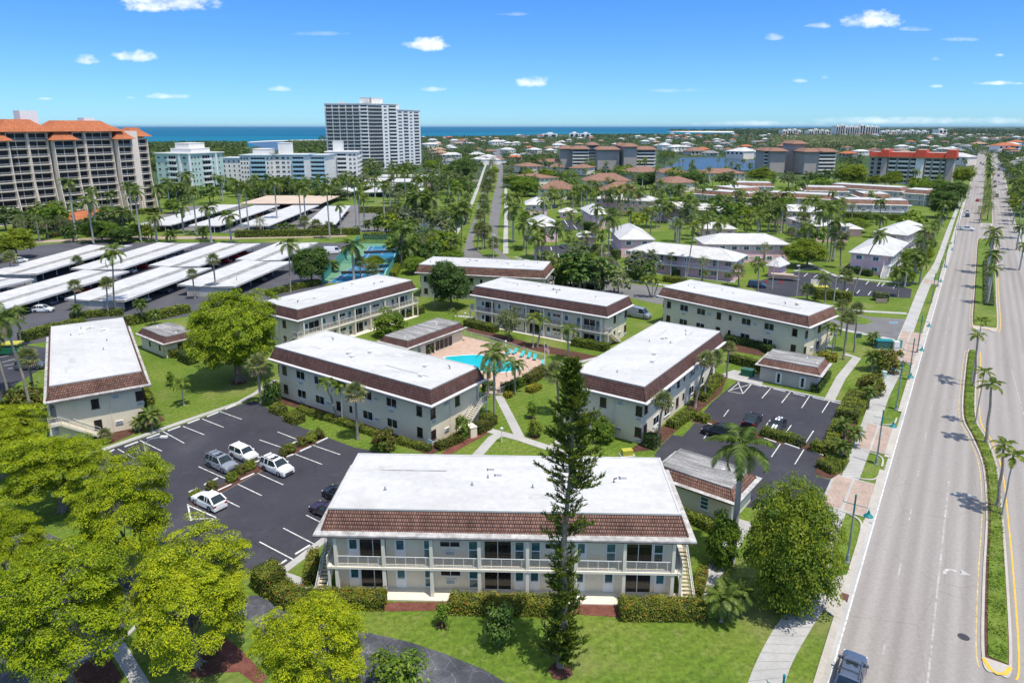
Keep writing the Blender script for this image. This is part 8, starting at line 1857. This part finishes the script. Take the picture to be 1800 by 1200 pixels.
for a,c,l in (((640,446),(705,443.5),'far'),((600,482),(675,480),'near')):
    p, q = Vector(P(*a)), Vector(P(*c)); t = thing('tennis_net', 'tennis net of the %s court' % ('farther blue' if l == 'far' else 'nearer blue'), 'tennis net', (p.x,p.y,0)); d = q-p; b = MB(); b.bar((0,0,.5),(d.x,d.y,.5),.02,.95); b.build('net', M['dark'], t)
    b = MB(); b.bar((0,0,1.0),(d.x,d.y,1.0),.05,.06); b.build('tape', M['white'], t)
    for e in (Vector((0,0)), d): b = MB(); b.tube([(e.x,e.y,0),(e.x,e.y,1.05)], .05, 6); b.build('post', M['dark'], t)
# bins, boxes, sign, boat
def gadget(name, label, cat, px, ang, parts, z=0):
    x, y = P(*px); t = thing(name, label, cat, (x,y,z), ang)
    for nm, bx, mt in parts: b = MB(); [b.box(*q) for q in bx]; b.build(nm, M[mt], t)
gadget('dumpster', 'green dumpster with two lids on the concrete pad by the hedge', 'dumpster', (1314,660), -.6, [('body',[(-1,-.7,.1,1,.7,1.15),(-1.05,-.75,1.05,1.05,.75,1.15)],'green'),('lid',[(-.97,-.72,1.152,-.02,.72,1.22)],'box'),('lid',[(.02,-.72,1.152,.97,.72,1.22)],'box'),('wheel',[(-.9,-.6,0,-.7,-.4,.098),(.7,-.6,0,.9,-.4,.098),(-.9,.4,0,-.7,.6,.098),(.7,.4,0,.9,.6,.098)],'dark')], .04)
gadget('transformer_box', 'wide dark green utility box on the lawn near the street corner', 'utility box', (1553,612), -.15, [('cabinet',[(-1.5,-.8,.1,1.5,.8,1.6)],'box'),('lid',[(-1.55,-.85,1.602,1.55,.85,1.7)],'teal'),('base',[(-1.7,-1,0,1.7,1,.098)],'conc')])
gadget('utility_cabinet', 'white utility cabinet beside the dark green box', 'utility box', (1574,616), -.15, [('cabinet',[(-.5,-.4,.1,.5,.4,1.9)],'offwhite'),('base',[(-.6,-.5,0,.6,.5,.098)],'conc'),('door',[(-.42,-.43,.2,.42,-.402,1.8)],'white')])
gadget('utility_pedestal', 'slim green pedestal right of the white utility cabinet', 'utility box', (1581,612), -.15, [('cabinet',[(-.3,-.3,.0,.3,.3,1.6)],'cfence'),('lid',[(-.34,-.34,1.602,.34,.34,1.68)],'cfence')])
gadget('utility_pedestal', 'pale green pedestal on the lawn before the rounded bush', 'utility box', (1553,664), -.15, [('cabinet',[(-.35,-.35,.0,.35,.35,1.15)],'mint'),('lid',[(-.39,-.39,1.152,.39,.39,1.22)],'mint')])
gadget('utility_pedestal', 'small grey box on the lawn beside the street palms', 'utility box', (1509,593), -.15, [('cabinet',[(-.45,-.35,.0,.45,.35,.8)],'box'),('lid',[(-.5,-.4,.802,.5,.4,.86)],'box')])
M['yelbox'] = simple('yellow_cover', (.45,.42,.06), .7, .12, 2)
gadget('irrigation_cover', 'yellow green box on the lawn behind the front block near the pool block corner', 'utility box', (1102,800), .2, [('cover',[(-.7,-.45,.0,.7,.45,.85)],'yelbox'),('base',[(-.95,-.6,0,.95,.6,.12)],'conc')])
gadget('stucco_meter_wall', 'low cream meter box wall beside the stair of the window block', 'meter box', (829,766), .55, [('cabinet',[(-.5,-.7,0,.5,.7,1.5)],'cream'),('cap',[(-.56,-.76,1.502,.56,.76,1.58)],'trimcream')])
gadget('flower_planter', 'long rowing boat shaped trailer under a brown cover at the pink car park edge', 'boat trailer', (1375,492), -.35, [('hull',[(-3.2,-1,.6,3.0,1,1.5),(3.0,-.6,.7,4.0,.6,1.4)],'wood'),('cover',[(-3.1,-.9,1.502,2.9,.9,1.75)],'tanroof'),('wheel',[(-.6,-1.15,0,.0,-1.002,.6),(-.6,1.002,0,.0,1.15,.6)],'dark'),('trailer_frame',[(-3.2,-.8,.45,4.6,-.7,.597),(-3.2,.7,.45,4.6,.8,.597)],'steel')])
for o in SC.objects:
    if o.name.startswith('flower_planter'): o.name = 'boat_trailer'
for i,(px) in enumerate([(1347,497),(1370,499),(1375,498)]):
    x, y = P(*px); t = thing('traffic_cone', '%s orange traffic cone beside the covered boat' % ordinal(i), 'traffic cone', (x,y,.02), 0, 'traffic cones by the boat'); b = MB(); b.lathe([(.22,.05),(.04,.9),(0,.92)], 10); b.build('cone', CARP['red'], t); b = MB(); b.box(-.3,-.3,0,.3,.3,.048); b.build('base', M['dark'], t)
gadget('pavilion_bin', 'green cart shelter with yellow top in the pink house car park behind the hedge', 'shelter', (1438,514), -.3, [('body',[(-2.2,-1.2,0,2.2,1.2,1.5)],'green'),('top',[(-2.3,-1.3,1.502,2.3,1.3,1.8)],'yelbox'),('panel',[(-2.0,.2,1.802,1.0,.3,3.4)],'offwhite')])
gadget('covered_cart', 'green and yellow covered cart behind the standing block at the photo edge', 'cart', (14,622), .1, [('body',[(-2.4,-1,.3,2.4,1,1.6)],'green'),('canopy',[(-.6,-1.1,2.0,2.6,1.1,2.25)],'yelbox'),('cover',[(-2.4,-1,1.602,-.7,1,2.0)],'dark'),('wheel',[(-1.6,-1.1,0,-.9,-1.002,.6),(1.0,-1.1,0,1.6,-1.002,.6)],'dark')])
gadget('ornamental_wall_sign', 'low brown entrance sign before a grey hedge on the side street lawn', 'sign', (1549,533), -.1, [('board',[(-1.3,-.1,.2,1.3,.1,1.15)],'wood'),('post',[(-1.25,-.06,0,-1.1,.06,.2),(1.1,-.06,0,1.25,.06,.2)],'brown')])
hedge('grey clipped hedge behind the brown entrance sign', [(1535,527),(1560,529)], 2.2, 2.0, 'grey', 30, .26)
gadget('street_sign', 'blue street name sign on a thin post at the side street corner', 'sign', (1568,587), 0, [('board',[(-.9,-.03,2.3,.9,.03,2.65)],'bluetrim'),('post',[(-.05,-.05,0,.05,.05,2.3)],'steel')])
gadget('slide_toy', 'bright orange playground toy behind the balcony block end', 'toy', (738,556), .3, [('slide',[(-1.2,-.5,.0,1.2,.5,.7)],'orangep')]) if 'orangep' in M else None
gadget('wall_sign', 'small blue and yellow notice at the corner of the window block', 'notice', (757,787), -.6, [('board',[(-.3,-.04,.7,.3,.04,1.2)],'bluetrim'),('post',[(-.03,-.03,0,.03,.03,.7)],'steel')])
# yellow picture of light: nothing emissive is needed by day
